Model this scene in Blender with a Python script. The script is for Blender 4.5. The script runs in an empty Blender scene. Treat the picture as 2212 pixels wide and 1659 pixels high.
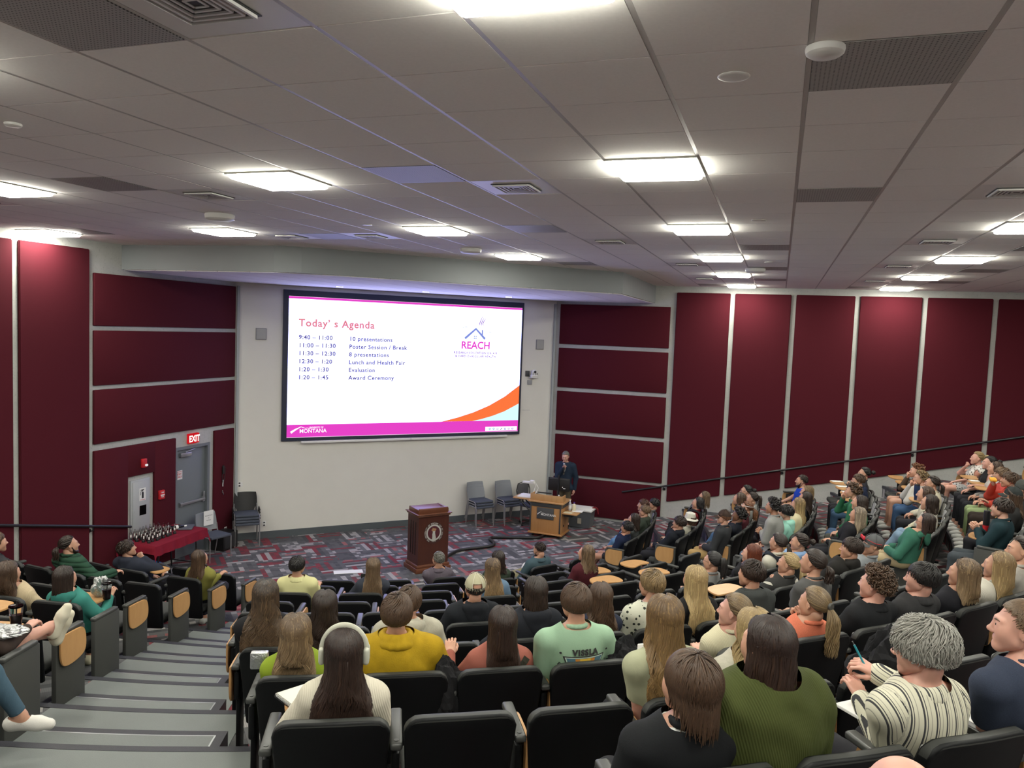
import bpy, bmesh, math, random
import numpy as np
from mathutils import Vector, Matrix, noise as mnoise
C = bpy.context.scene.collection
SC = bpy.context.scene
PI = math.pi
# ---------------------------------------------------------------- camera
cam_d = bpy.data.cameras.new('camera'); cam = bpy.data.objects.new('camera', cam_d); C.objects.link(cam)
cam_d.sensor_width = 36; cam_d.lens = 1676.1/2212*36; cam_d.clip_start = .05; cam_d.clip_end = 100
CAM = (1.1766, -5.1151, 4.5323)
yaw, pitch, roll = -.330404674, -.0697949286, .0385001628
def _cam_axes():
    f = np.array([math.sin(yaw)*math.cos(pitch), math.cos(yaw)*math.cos(pitch), math.sin(pitch)])
    r = np.array([math.cos(yaw), -math.sin(yaw), 0.]); u = np.cross(r, f)
    return math.cos(roll)*r+math.sin(roll)*u, -math.sin(roll)*r+math.cos(roll)*u, f
_r, _u, _f = _cam_axes()
cam.matrix_world = Matrix(((_r[0], _u[0], -_f[0], CAM[0]), (_r[1], _u[1], -_f[1], CAM[1]), (_r[2], _u[2], -_f[2], CAM[2]), (0, 0, 0, 1)))
SC.camera = cam
# ---------------------------------------------------------------- world, exposure
wd = bpy.data.worlds.new('world'); SC.world = wd; wd.use_nodes = True
wd.node_tree.nodes['Background'].inputs[0].default_value = (.5, .5, .55, 1); wd.node_tree.nodes['Background'].inputs[1].default_value = .02
SC.view_settings.view_transform = 'Standard'; SC.view_settings.look = 'None'; SC.view_settings.gamma = 1
SC.view_settings.use_curve_mapping = False
SC.view_settings.exposure = 0.0
SC.cycles.use_denoising = True
SC.cycles.max_bounces = 8; SC.cycles.diffuse_bounces = 6; SC.cycles.glossy_bounces = 3
SC.cycles.transmission_bounces = 4; SC.cycles.transparent_max_bounces = 6
SC.cycles.caustics_reflective = False; SC.cycles.caustics_refractive = False
SC.cycles.sample_clamp_indirect = 4
LAMP = 52.0            # radiance of the ceiling troffers
SCREEN = 4.2           # radiance of the projected picture
# ---------------------------------------------------------------- measures of the room (metres)
H = 5.68; XL = -9.2; YR = 13.24; XR = 10.6; YB = -9.8; G = .6096
CX, CY = -6.932, 9.833                      # centre the seat rows curve around
A = np.array([XL, 7.86]); B = np.array([-4.04, YR])
WL = float(np.linalg.norm(B-A)); WD = (B-A)/WL; WN = np.array([WD[1], -WD[0]])    # along the front wall; out of it into the room
def RK(k): return 4.969+.9707*k             # radius of the seat backs of row k
def FK(k): return .245*(k-1)                # floor height of row k
def NK(k): return RK(k)-.84                 # radius of the step edge in front of row k
def fw(s, d, z=0): p = A+WD*s+WN*d; return (p[0], p[1], z)   # front wall coordinates
def pol(R, th, z=0): t = math.radians(th); return (CX+R*math.cos(t), CY+R*math.sin(t), z)
# ---------------------------------------------------------------- helpers
def tag(o, label=None, cat=None, group=None, kind=None):
    if label: o['label'] = label
    if cat: o['category'] = cat
    if group: o['group'] = group
    if kind: o['kind'] = kind
    return o
def empty(name, loc=(0, 0, 0), rz=0, label=None, cat=None, group=None):
    o = bpy.data.objects.new(name, None); C.objects.link(o); o.location = loc; o.rotation_euler = (0, 0, rz); o.empty_display_size = .1
    return tag(o, label, cat, group)
def link(name, me, parent=None):
    o = bpy.data.objects.new(name, me); C.objects.link(o); o.parent = parent; return o
class MB:
    """collects shapes into one mesh"""
    def __init__(s): s.v = []; s.f = []; s.m = []; s.n = 0; s.sm = []
    def add(s, V, F, m=0, smooth=False):
        V = np.asarray(V, float).reshape(-1, 3); s.v.append(V)
        for f in F: s.f.append([i+s.n for i in f])
        s.m += [m]*len(F); s.sm += [smooth]*len(F); s.n += len(V); return s
    def box(s, c, d, rz=0, m=0, M=None, top=None):
        x, y, z = d[0]/2, d[1]/2, d[2]/2; tx, ty = top if top else (1, 1)
        V = np.array([(-x, -y, -z), (x, -y, -z), (x, y, -z), (-x, y, -z), (-x*tx, -y*ty, z), (x*tx, -y*ty, z), (x*tx, y*ty, z), (-x*tx, y*ty, z)])
        if rz: V = V@rotz(rz).T
        if M is not None: V = V@np.asarray(M).T
        return s.add(V+np.array(c), [(0, 3, 2, 1), (4, 5, 6, 7), (0, 1, 5, 4), (1, 2, 6, 5), (2, 3, 7, 6), (3, 0, 4, 7)], m)
    def bbox(s, c, d, r=.01, rz=0, m=0, M=None, seg=2):
        """box with rounded edges"""
        bm = bmesh.new(); bmesh.ops.create_cube(bm, size=1)
        bmesh.ops.scale(bm, vec=d, verts=bm.verts)
        bmesh.ops.bevel(bm, geom=bm.edges[:], offset=min(r, min(d)*.49), segments=seg, affect='EDGES', profile=.5)
        V = np.array([v.co[:] for v in bm.verts]); F = [[v.index for v in f.verts] for f in bm.faces]; bm.free()
        if rz: V = V@rotz(rz).T
        if M is not None: V = V@np.asarray(M).T
        return s.add(V+np.array(c), F, m, True)
    def prism(s, P, z0, z1, m=0):
        n = len(P); V = [(p[0], p[1], z0) for p in P]+[(p[0], p[1], z1) for p in P]
        return s.add(V, [list(range(n))[::-1], list(range(n, 2*n))]+[(i, (i+1) % n, n+(i+1) % n, n+i) for i in range(n)], m)
    def tube(s, P, r, n=8, m=0, cap=True, sy=1.0):
        P = np.asarray(P, float); k = len(P); R = np.broadcast_to(np.asarray(r, float), (k,))
        T = np.gradient(P, axis=0); T /= np.linalg.norm(T, axis=1)[:, None]+1e-9
        ref = np.array([0, 0, 1.]) if abs(T[0][2]) < .9 else np.array([1., 0, 0])
        V = []
        u = np.cross(T[0], ref); u /= np.linalg.norm(u)
        for i in range(k):
            u = u-T[i]*(u@T[i]); u /= np.linalg.norm(u)+1e-9; w = np.cross(T[i], u)
            for j in range(n):
                a = 2*PI*j/n; V.append(P[i]+R[i]*(math.cos(a)*u+sy*math.sin(a)*w))
        F = [(i*n+j, i*n+(j+1) % n, (i+1)*n+(j+1) % n, (i+1)*n+j) for i in range(k-1) for j in range(n)]
        if cap: F += [list(range(n))[::-1], list(range((k-1)*n, k*n))]
        return s.add(V, F, m, True)
    def cyl(s, c, r, h, n=24, m=0, r2=None, axis='z'):
        r2 = r if r2 is None else r2
        V = [(r*math.cos(2*PI*j/n), r*math.sin(2*PI*j/n), -h/2) for j in range(n)]+[(r2*math.cos(2*PI*j/n), r2*math.sin(2*PI*j/n), h/2) for j in range(n)]
        V = np.array(V)
        if axis == 'x': V = V[:, [2, 0, 1]]
        if axis == 'y': V = V[:, [1, 2, 0]]
        return s.add(V+np.array(c), [list(range(n))[::-1], list(range(n, 2*n))]+[(i, (i+1) % n, n+(i+1) % n, n+i) for i in range(n)], m, True)
    def lathe(s, prof, c=(0, 0, 0), n=20, m=0):
        V = [(r*math.cos(2*PI*j/n), r*math.sin(2*PI*j/n), z) for r, z in prof for j in range(n)]; k = len(prof)
        F = [(i*n+j, i*n+(j+1) % n, (i+1)*n+(j+1) % n, (i+1)*n+j) for i in range(k-1) for j in range(n)]
        F += [list(range(n))[::-1], list(range((k-1)*n, k*n))]
        return s.add(np.array(V)+np.array(c), F, m, True)
    def ball(s, c, r, n=14, m=0):
        r = np.broadcast_to(np.asarray(r, float), (3,)); V = []; k = n//2
        for i in range(k+1):
            a = PI*i/k
            for j in range(n): V.append((math.sin(a)*math.cos(2*PI*j/n), math.sin(a)*math.sin(2*PI*j/n), math.cos(a)))
        F = [(i*n+j, (i+1)*n+j, (i+1)*n+(j+1) % n, i*n+(j+1) % n) for i in range(k) for j in range(n)]
        return s.add(np.array(V)*r+np.array(c), F, m, True)
    def xf(s, M, t=(0, 0, 0)):
        s.v = [v@np.asarray(M).T+np.array(t) for v in s.v]; return s
    def build(s, name, mats, parent=None, **kw):
        V = np.vstack(s.v); me = bpy.data.meshes.new(name); me.from_pydata(V.tolist(), [], s.f)
        if not isinstance(mats, (list, tuple)): mats = [mats]
        for x in mats: me.materials.append(x)
        me.polygons.foreach_set('material_index', s.m); me.polygons.foreach_set('use_smooth', s.sm)
        if any(s.sm):
            try: me.set_sharp_from_angle(angle=.7)
            except Exception: pass
        me.update()
        return tag(link(name, me, parent), **kw)
def rotz(a): c, s = math.cos(a), math.sin(a); return np.array([[c, -s, 0], [s, c, 0], [0, 0, 1.]])
def rotx(a): c, s = math.cos(a), math.sin(a); return np.array([[1., 0, 0], [0, c, -s], [0, s, c]])
def roty(a): c, s = math.cos(a), math.sin(a); return np.array([[c, 0, s], [0, 1., 0], [-s, 0, c]])
_txtc = {}
def text_vf(txt, size, align='LEFT', bold=0, ext=0, spacing=1.0):
    """flat triangles of a line of text in the xy plane"""
    key = (txt, size, align, bold, spacing)
    if key not in _txtc:
        cu = bpy.data.curves.new('t', 'FONT'); cu.body = txt; cu.size = size; cu.align_x = align; cu.offset = bold; cu.resolution_u = 3; cu.space_character = spacing
        o = bpy.data.objects.new('t', cu); C.objects.link(o); dg = bpy.context.evaluated_depsgraph_get(); me = o.evaluated_get(dg).to_mesh()
        V = np.array([v.co[:] for v in me.vertices]).reshape(-1, 3); F = [list(p.vertices) for p in me.polygons]
        o.evaluated_get(dg).to_mesh_clear(); bpy.data.objects.remove(o); bpy.data.curves.remove(cu); _txtc[key] = (V, F)
    return _txtc[key]
def put_text(mb, txt, size, org, ux, uy, nz=None, m=0, align='LEFT', bold=0, sx=1.0, spacing=1.0):
    V, F = text_vf(txt, size, align, bold, 0, spacing)
    if len(V) == 0: return
    ux = np.array(ux, float); uy = np.array(uy, float); mb.add(np.array(org)+np.outer(V[:, 0]*sx, ux)+np.outer(V[:, 1], uy), F, m)
# ---------------------------------------------------------------- materials
class NT:
    def __init__(s, name):
        s.mat = bpy.data.materials.new(name); s.mat.use_nodes = True; s.t = s.mat.node_tree; s.t.nodes.clear()
        s.out = s.t.nodes.new('ShaderNodeOutputMaterial')
    def n(s, typ, ins=None, **kw):
        x = s.t.nodes.new('ShaderNode'+typ)
        for k, v in kw.items(): setattr(x, k, v)
        for k, v in (ins or {}).items():
            if isinstance(v, bpy.types.NodeSocket): s.t.links.new(v, x.inputs[k])
            elif v is not None: x.inputs[k].default_value = v
        return x
    def m(s, op, a, b=None, c=None): return s.n('Math', {i: v for i, v in enumerate((a, b, c)) if v is not None}, operation=op).outputs[0]
    def mix(s, f, a, b, bt='MIX'):
        x = s.n('Mix', data_type='RGBA', blend_type=bt); 
        for i, v in ((0, f), (6, a), (7, b)):
            if isinstance(v, bpy.types.NodeSocket): s.t.links.new(v, x.inputs[i])
            else: x.inputs[i].default_value = v if i == 0 else (*v[:3], 1)
        return x.outputs[2]
    def obj(s): return s.n('TexCoord').outputs['Object']
    def noise(s, vec, scale, detail=2, rough=.5): return s.n('TexNoise', {'Vector': vec, 'Scale': scale, 'Detail': detail, 'Roughness': rough}).outputs[0]
    def ramp(s, f, stops, interp='LINEAR'):
        x = s.n('ValToRGB', {0: f}); cr = x.color_ramp; cr.interpolation = interp
        while len(cr.elements) < len(stops): cr.elements.new(.5)
        for e, (p, c) in zip(cr.elements, stops): e.position = p; e.color = (*c[:3], 1)
        return x.outputs[0]
    def pb(s, col, rough=.6, bump=None, bstr=.3, bdist=.005, **kw):
        ins = {'Base Color': col if isinstance(col, bpy.types.NodeSocket) else (*col[:3], 1), 'Roughness': rough}; ins.update(kw)
        if bump is not None: ins['Normal'] = s.n('Bump', {'Height': bump, 'Strength': bstr, 'Distance': bdist}).outputs[0]
        b = s.n('BsdfPrincipled', ins); s.t.links.new(b.outputs[0], s.out.inputs[0]); return s.mat
def plain(name, col, rough=.6, noise=0., scale=30, bump=0., **kw):
    n = NT(name); o = n.obj(); c = col
    if noise: 
        f = n.noise(o, scale, 3); c = n.mix(f, [x*(1-noise) for x in col], [min(1, x*(1+noise)) for x in col])
    return n.pb(c, rough, bump=n.noise(o, scale*3, 2) if bump else None, bstr=bump, bdist=.003, **kw)
def emit(name, col, st):
    n = NT(name); e = n.n('Emission', {'Color': (*col, 1), 'Strength': st}); n.t.links.new(e.outputs[0], n.out.inputs[0]); return n.mat
def srgb(r, g, b): return tuple(((x/255)/12.92 if x/255 <= .04045 else ((x/255+.055)/1.055)**2.4) for x in (r, g, b))
def glass(name, col=(1, 1, 1), rough=.02):
    n = NT(name); return n.pb(col, rough, **{'Transmission Weight': 1.0, 'IOR': 1.2})
M = {}
M['white_wall'] = plain('painted_wall', (.72, .71, .66), .7, .03, 3, .05)
M['gray_wall'] = plain('gray_paint', (.36, .39, .40), .7, .05, 3, .05)
M['bulkhead'] = plain('bulkhead_paint', (.23, .245, .255), .7, .03, 3)
def concrete():
    n = NT('concrete'); o = n.obj(); f = n.noise(o, 2.2, 5, .65); g = n.noise(o, 38, 3, .7)
    c = n.mix(f, (.34, .35, .34), (.56, .56, .53)); c = n.mix(n.m('MULTIPLY', n.m('GREATER_THAN', g, .62), .35), c, (.22, .22, .21))
    return n.pb(c, .8, bump=g, bstr=.3)
M['concrete'] = concrete()
def fabric(name, col, sc=260, var=.15, rough=.9, big=.08):
    n = NT(name); o = n.obj(); f = n.noise(o, sc, 2); g = n.noise(o, 1.3, 2)
    c = n.mix(f, [x*(1-var) for x in col], [x*(1+var) for x in col]); c = n.mix(n.m('MULTIPLY', g, big), c, [x*.5 for x in col])
    return n.pb(c, rough, bump=f, bstr=.25, bdist=.001, **{'Specular IOR Level': .2})
M['panel'] = fabric('maroon_panel_fabric', (.070, .0062, .0125))
M['tile'] = plain('ceiling_tile', (.88, .86, .82), .9, .05, 60, .06)
M['tbar'] = plain('ceiling_grid_metal', (.50, .49, .47), .4)
M['lamp'] = emit('lamp_diffuser', (1., .985, .86), LAMP)
M['down'] = emit('downlight_diffuser', (1., .95, .8), 12.)
M['white'] = plain('white_metal', (.75, .75, .73), .4)
M['lampframe'] = plain('lamp_frame_metal', (.7, .7, .64), .4)
def perforated():
    n = NT('perforated_metal'); o = n.obj(); v = n.n('TexVoronoi', {'Vector': o, 'Scale': 55., 'Randomness': 0.}).outputs['Distance']
    c = n.mix(n.m('LESS_THAN', v, .38), (.38, .38, .37), (.05, .05, .05)); return n.pb(c, .5)
M['perf'] = perforated()
M['black'] = plain('black_plastic', (.012, .012, .013), .45)
M['blackm'] = plain('black_metal', (.015, .015, .018), .35)
M['darkgray'] = plain('dark_gray_plastic', (.045, .047, .05), .5)
M['chrome'] = plain('chrome', (.6, .6, .62), .22, Metallic=1.0)
M['alu'] = plain('brushed_metal', (.45, .46, .48), .35, Metallic=.8)
def carpet():
    n = NT('plank_carpet'); geo = n.n('NewGeometry').outputs['Position']
    mp = n.n('Mapping', {'Vector': geo, 'Rotation': (0, 0, -math.atan2(WD[1], WD[0]))}).outputs[0]
    sp = n.n('SeparateXYZ', {0: mp}); x, y = sp.outputs[0], sp.outputs[1]
    cs = .50; cx = n.m('FLOOR', n.m('DIVIDE', x, cs)); cy = n.m('FLOOR', n.m('DIVIDE', y, cs))
    par = n.m('FLOORED_MODULO', n.m('ADD', cx, cy), 2.0)
    # half of the tiles run the other way
    u = n.m('ADD', n.m('MULTIPLY', x, par), n.m('MULTIPLY', y, n.m('SUBTRACT', 1.0, par)))
    v = n.m('ADD', n.m('MULTIPLY', y, par), n.m('MULTIPLY', x, n.m('SUBTRACT', 1.0, par)))
    cell = n.m('ADD', n.m('MULTIPLY', cx, 7.13), n.m('MULTIPLY', cy, 3.71))
    st = n.m('FLOOR', n.m('DIVIDE', v, .0834))
    h1 = n.n('TexWhiteNoise', {'Vector': n.n('CombineXYZ', {0: st, 1: cell, 2: 1.0}).outputs[0]}, noise_dimensions='3D').outputs[0]
    al = n.m('FLOOR', n.m('ADD', n.m('DIVIDE', u, .092), n.m('MULTIPLY', h1, 3.0)))
    h2 = n.n('TexWhiteNoise', {'Vector': n.n('CombineXYZ', {0: st, 1: al, 2: cell}).outputs[0]}, noise_dimensions='3D').outputs[0]
    h3 = n.n('TexWhiteNoise', {'Vector': n.n('CombineXYZ', {0: st, 1: cell, 2: 9.0}).outputs[0]}, noise_dimensions='3D').outputs[0]
    base = n.ramp(h3, [(0, (.060, .062, .066)), (.16, (.105, .106, .11)), (.30, (.15, .15, .155)), (.40, (.085, .087, .09)), (.52, (.24, .022, .036)), (.66, (.42, .40, .39)), (.84, (.075, .077, .08)), (.92, (.36, .12, .12))], 'CONSTANT')
    alt = n.ramp(h3, [(0, (.085, .086, .09)), (.16, (.075, .076, .08)), (.30, (.30, .29, .29)), (.40, (.12, .12, .125)), (.52, (.15, .028, .036)), (.66, (.12, .12, .125)), (.84, (.22, .03, .04)), (.92, (.14, .14, .145))], 'CONSTANT')
    c = n.mix(n.m('GREATER_THAN', h2, .60), base, alt)
    fine = n.m('GREATER_THAN', n.m('FRACT', n.m('DIVIDE', u, .014)), .6)
    c = n.mix(n.m('MULTIPLY', fine, .28), c, (.05, .05, .055))
    f = n.noise(geo, 420, 2)
    c = n.mix(n.m('MULTIPLY', f, .35), c, (.03, .03, .033))
    return n.pb(c, .95, bump=f, bstr=.4, bdist=.002)
M['carpet'] = carpet()
def rubber(name, col):
    n = NT(name); o = n.n('NewGeometry').outputs['Position']; f = n.noise(o, 160, 3, .8); g = n.noise(o, 5, 3)
    c = n.mix(f, [x*.8 for x in col], [x*1.2 for x in col]); c = n.mix(n.m('MULTIPLY', g, .25), c, [x*.6 for x in col]); return n.pb(c, .5, bump=f, bstr=.3)
M['rubber'] = rubber('gray_speckled_rubber', (.165, .18, .175)); M['rubber_dark'] = rubber('dark_rubber', (.032, .032, .042))
def wood(name, c1, c2, sc=(1, 12, 1), rough=.4, rings=3.):
    n = NT(name); mp = n.n('Mapping', {'Vector': n.obj(), 'Scale': sc}).outputs[0]
    f = n.noise(mp, rings, 4, .6); g = n.noise(mp, rings*9, 3)
    c = n.mix(f, c1, c2); c = n.mix(n.m('MULTIPLY', g, .3), c, c1); return n.pb(c, rough)
M['laminate'] = wood('maple_laminate', (.42, .22, .085), (.60, .36, .16), (3, 3, .6), .35, 4)
M['oak'] = wood('oak_veneer', (.36, .17, .06), (.52, .28, .11), (6, 6, .5), .4, 3)
M['mahogany'] = wood('dark_mahogany', (.045, .014, .010), (.085, .027, .016), (7, 7, .5), .3, 3)
M['mahogany_light'] = wood('mahogany_trim', (.10, .035, .018), (.17, .06, .03), (3, 3, 1), .3, 3)
# ================================================================ ROOM
def struct(o): o['kind'] = 'structure'; return o
def wallbox(name, P, z0, z1, m): mb = MB(); mb.prism(P, z0, z1); return struct(mb.build(name, m))
wallbox('wall_left', [(XL-.3, YB), (XL, YB), (XL, 6.24), (XL-.3, 6.24)], -.1, H+.1, M['concrete'])
wallbox('wall_left', [(XL-.3, 7.16), (XL, 7.16), (XL, 7.86), (XL-.3, 7.86)], -.1, H+.1, M['concrete'])
wallbox('wall_left', [(XL-.3, 6.24), (XL, 6.24), (XL, 7.16), (XL-.3, 7.16)], 2.13, H+.1, M['concrete'])
wallbox('wall_right', [(-4.04, YR), (XR, YR), (XR, YR+.3), (-4.04, YR+.3)], -.1, H+.1, M['concrete'])
p, q = A-WD*.3, B+WD*.3
wallbox('wall_front', [tuple(p), tuple(q), tuple(q-WN*.3), tuple(p-WN*.3)], -.1, H+.1, M['white_wall'])
wallbox('wall_back', [(XL-.3, YB-.3), (XR+.3, YB-.3), (XR+.3, YB), (XL-.3, YB)], -.1, H+.1, M['gray_wall'])
wallbox('wall_east', [(XR, YB), (XR+.3, YB), (XR+.3, YR+.3), (XR, YR+.3)], -.1, H+.1, M['gray_wall'])
wallbox('floor', [(XL-.3, YB), (XR, YB), (XR, YR), (-4.04, YR), (XL, 7.86), (XL-.3, 7.86)], -.2, 0, M['carpet'])
# stepped seating floor: one ring sector per row
def thl(R): return -math.degrees(math.acos(max(-1, (XL-CX)/R)))+.02
def thr(R): return math.degrees(math.asin(min(1, (YR-CY)/R)))-.02
def sector(mb, R0, R1, z, a0=None, a1=None, n=60, m=0, zb=None, rfront=0, rside=None):
    V = []; F = []
    for i in range(n+1):
        t = i/n
        for R in (R0, R1):
            l = thl(R) if a0 is None else a0; r = thr(R) if a1 is None else a1
            V.append(pol(R, l+(r-l)*t, z))
    for i in range(n): F.append((2*i, 2*i+1, 2*i+3, 2*i+2))
    k = len(V)
    if zb is not None:
        for j in range(n+1): V.append((V[2*j][0], V[2*j][1], zb))
        for j in range(n): F.append((k+j, 2*j, 2*j+2, k+j+1))
        k2 = len(V)
        for j in (0, n): V += [(V[2*j+1][0], V[2*j+1][1], zb)]
        F += [(0, k, k2, 1), (2*n+1, k2+1, k+n, 2*n)]
        kk = len(V)
        for j in range(n+1): V.append((V[2*j+1][0], V[2*j+1][1], zb))
        for j in range(n): F.append((2*j+1, kk+j, kk+j+1, 2*j+3))
    mb.add(V, F, m); return mb
NR = 14
for k in range(2, NR+1):
    mb = MB(); sector(mb, NK(k), NK(k+1)+.02 if k < NR else NK(k)+3.5, FK(k), m=0, zb=FK(k-1)-.01, n=72)
    struct(mb.build('floor', M['carpet']))
    mb = MB(); sector(mb, NK(k)-.012, NK(k)+.05, FK(k)+.006, m=0, zb=FK(k)-.05, n=72)
    struct(mb.build('trim_1', M['rubber_dark']))
LB = {1: -81.3, 2: -80.7, 3: -80.3, 4: -79.6, 5: -77.5, 6: -75.8, 7: -74.3, 8: -72.9, 9: -71.6, 10: -70.4, 11: -69.4, 12: -68.5}     # aisle end of the left block
CL = {1: -70.2, 2: -70.2, 3: -70.9, 4: -70.4, 5: -68.9, 6: -67.4, 7: -65.9, 8: -64.4, 9: -63.3, 10: -62.4, 11: -61.5, 12: -60.7}     # left end of the centre block
CR = {1: -25.3, 2: -25.1, 3: -24.8, 4: -25.6, 5: -27.0, 6: -29.0, 7: -31.6, 8: -33.2, 9: -34.5, 10: -35.5, 11: -36, 12: -36.5}     # right end
RB = {1: -15.2, 2: -15.6, 3: -16.4, 4: -17.7, 5: -18.9, 6: -21.4, 7: -23.8, 8: -25.5, 9: -27, 10: -28, 11: -29, 12: -30}           # aisle end of the right block
def aisle(k, l, r, which):
    mpad = MB(); dg = math.degrees(.03/RK(k))
    # rubber tread over the row floor
    l, r = (l-1.5*dg, r-5*dg) if which == 'left' else (l+5*dg, r+1.5*dg)
    sector(mpad, NK(k)+.05, NK(k+1)-.43, FK(k)+.004, l, r, n=16, m=0, zb=FK(k)-.002)
    # half step against the riser of the next row
    l2, r2 = l, r; R0, R1 = NK(k+1)-.45, NK(k+1)-.012; z = FK(k)+.1225; e = math.degrees(.075/R0)
    sector(mpad, R0, R1, z, l2, r2, n=16, m=1, zb=FK(k))
    sector(mpad, R0+.065, R1, z+.003, l2+e*.85, r2-e*.85, n=16, m=2, zb=z)
    sector(mpad, R0+.078, R1, z+.005, l2+e, r2-e, n=16, m=0, zb=z)
    o = struct(mpad.build('trim_2', [M['rubber'], M['rubber_dark'], M['alu']]))
for k in range(1, 12): aisle(k, LB[k], CL[k], 'left'); aisle(k, CR[k], RB[k], 'right')
# ---------------------------------------------------------------- ceiling
cells = {'light': [(i, j) for i in (0, -5, -10, -15) for j in (-10, -5, 0, 5, 10) if not (i == -15 and j == 10) and not (i == -10 and j == 10)]+[(5, 5), (5, 10), (5, 15), (5, 20), (0, 15), (0, 20), (5, 0), (5, -5), (10, 0), (10, 5), (10, 10), (10, 15), (10, -5), (5, -10), (10, -10)],
    'grille': [(-3, -5), (2, -3), (2, 2), (-8, 0), (-14, 5), (1, 8), (-3, 0), (-3, 5), (1, 13), (-4, 12), (6, 13), (1, 17), (-1, 20), (4, 20), (6, 17), (6, 8), (-8, 6)],
    'diff': [(-2, -5), (-7, 1), (-2, 1), (-7, 6), (-2, 7), (-1, 12), (4, 7), (4, 12), (4, 17), (-9, 6), (-1, 17), (4, 2), (4, -4), (-12, 1)]}
used = {c for L in cells.values() for c in L}
def in_room(x, y):   # ceiling region kept clear of the dropped bulkhead
    if x < XL-.3 or x > XR or y < YB or y > YR+.3: return False
    return True
mbt = MB(); mbt.prism([(XL-.3, YB-.3), (XR+.3, YB-.3), (XR+.3, YR+.3), (XL-.3, YR+.3)], H+.012, H+.2, 1)
ceil = struct(mbt.build('ceiling', [M['tile'], M['tbar']]))
tm = MB(); gm = MB()
for i in range(-16, 18):
    for j in range(-17, 23):
        x0, x1, y0, y1 = i*G+.012, (i+1)*G-.012, j*G+.004, (j+1)*G-.004
        x0 = max(x0, XL); x1 = min(x1, XR); y0 = max(y0, YB); y1 = min(y1, YR)
        if x1-x0 < .02 or y1-y0 < .02 or (i, j) in used: continue
        e = .006; z = H
        V = [(x0, y0, H+.012), (x1, y0, H+.012), (x1, y1, H+.012), (x0, y1, H+.012), (x0, y0, z), (x1, y0, z), (x1, y1, z), (x0, y1, z)]
        tm.add(V, [(4, 7, 6, 5), (0, 4, 5, 1), (1, 5, 6, 2), (2, 6, 7, 3), (3, 7, 4, 0)])
t_ = tm.build('tile', M['tile'], ceil); t_['kind'] = 'structure'
for i in range(-15, 18): gm.box((i*G, (YB+YR)/2, H+.006), (.022, YR-YB, .01))
g_ = gm.build('grid', M['tbar'], ceil); g_['kind'] = 'structure'
def cellname(i, j):
    return f"{['first','second','third','fourth','fifth','sixth','seventh','eighth'][max(0,min(7,(20-j)//5))]}"
ORD = ['first', 'second', 'third', 'fourth', 'fifth', 'sixth', 'seventh', 'eighth', 'ninth', 'tenth', 'eleventh', 'twelfth', 'thirteenth', 'fourteenth', 'fifteenth', 'sixteenth']
colname = {-15: 'far left', -10: 'left', -5: 'middle-left', 0: 'middle-right', 5: 'right', 10: 'outermost right'}
proto = None
def light(i, j):
    r = empty('ceiling_light', ((i+.5)*G, (j+.5)*G, H-.002), 0, f"square lit ceiling panel, {colname[i]} column, {ORD[max(0,(20-j)//5)]} back from the right wall", 'ceiling light', 'square troffer lights in the tile grid'); return r
lf = MB()
for a, b, c, d in ((0, -.295, .6, .012), (0, .295, .6, .012), (-.295, 0, .012, .578), (.295, 0, .012, .578)): lf.box((a, b, 0), (c, d, .02))
for n_, (i, j) in enumerate(cells['light']):
    r = light(i, j)
    if n_ == 0:
        f0 = lf.build('frame', M['lampframe'], r); d0 = MB().bbox((0, 0, -.008), (.575, .575, .07), .030).build('diffuser', M['lamp'], r)  # diffuser bulges below the ceiling, shaped so its glowing sides brighten the tiles
    else:
        for s in (f0, d0): c = s.copy(); C.objects.link(c); c.parent = r
GL = {(-3, -5): 'large gray perforated panel at the upper left corner of the ceiling', (2, -3): 'large gray perforated panel beside the smoke detector, upper right', (2, 2): 'gray perforated panel right of the bright middle-right light', (-8, 0): 'faint gray perforated panel between the two left lights',
 (-14, 5): 'gray perforated panel right of the light nearest the left wall panels', (1, 8): 'gray perforated panel right of the third middle-right light', (-3, 0): 'perforated panel tinted purple next to the louvred diffuser above the screen', (-3, 5): 'perforated panel tinted purple beyond the second middle light',
 (1, 13): 'gray perforated panel beside the far ceiling dome', (-4, 12): 'gray perforated panel over the right part of the bulkhead', (6, 13): 'gray perforated panel right of the second right-hand light', (1, 17): 'gray perforated panel right of the fourth light of the middle-right row', (-1, 20): 'gray perforated panel left of the farthest light',
 (4, 20): 'gray perforated panel left of the farthest right-hand light', (6, 17): 'gray perforated panel right of the third right-hand light', (6, 8): 'gray perforated panel near the right frame edge', (-8, 6): 'gray perforated panel above the left part of the bulkhead'}
DL = {(-2, -5): 'large louvred air diffuser at the top left of the ceiling', (-7, 1): 'louvred air diffuser left of the ceiling speaker dome', (-2, 1): 'louvred air diffuser lit purple above the top of the screen', (-7, 6): 'louvred air diffuser between two lights over the bulkhead', (-2, 7): 'louvred air diffuser left of the third middle-right light',
 (-1, 12): 'louvred air diffuser left of the second farthest light', (4, 7): 'louvred air diffuser in a reddish tile left of the right-hand light', (4, 12): 'louvred air diffuser left of the second right-hand light', (4, 17): 'louvred air diffuser left of the third right-hand light', (-9, 6): 'louvred air diffuser above the left end of the bulkhead',
 (-1, 17): 'small louvred air diffuser near the right end of the bulkhead', (4, 2): 'louvred air diffuser at the right edge before the lit panel', (4, -4): 'louvred air diffuser outside the upper right of the frame', (-12, 1): 'louvred air diffuser outside the left of the frame'}
gp = None
for (i, j) in cells['grille']:
    o = MB().box((0, 0, 0), (G-.026, G-.012, .012)).build('return_grille', M['perf']) if gp is None else gp.copy()
    if gp is None: gp = o
    else: C.objects.link(o)
    o.location = ((i+.5)*G, (j+.5)*G, H+.004)
    tag(o, GL[(i, j)], 'air vent', 'perforated return grilles')
dm = MB()
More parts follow.
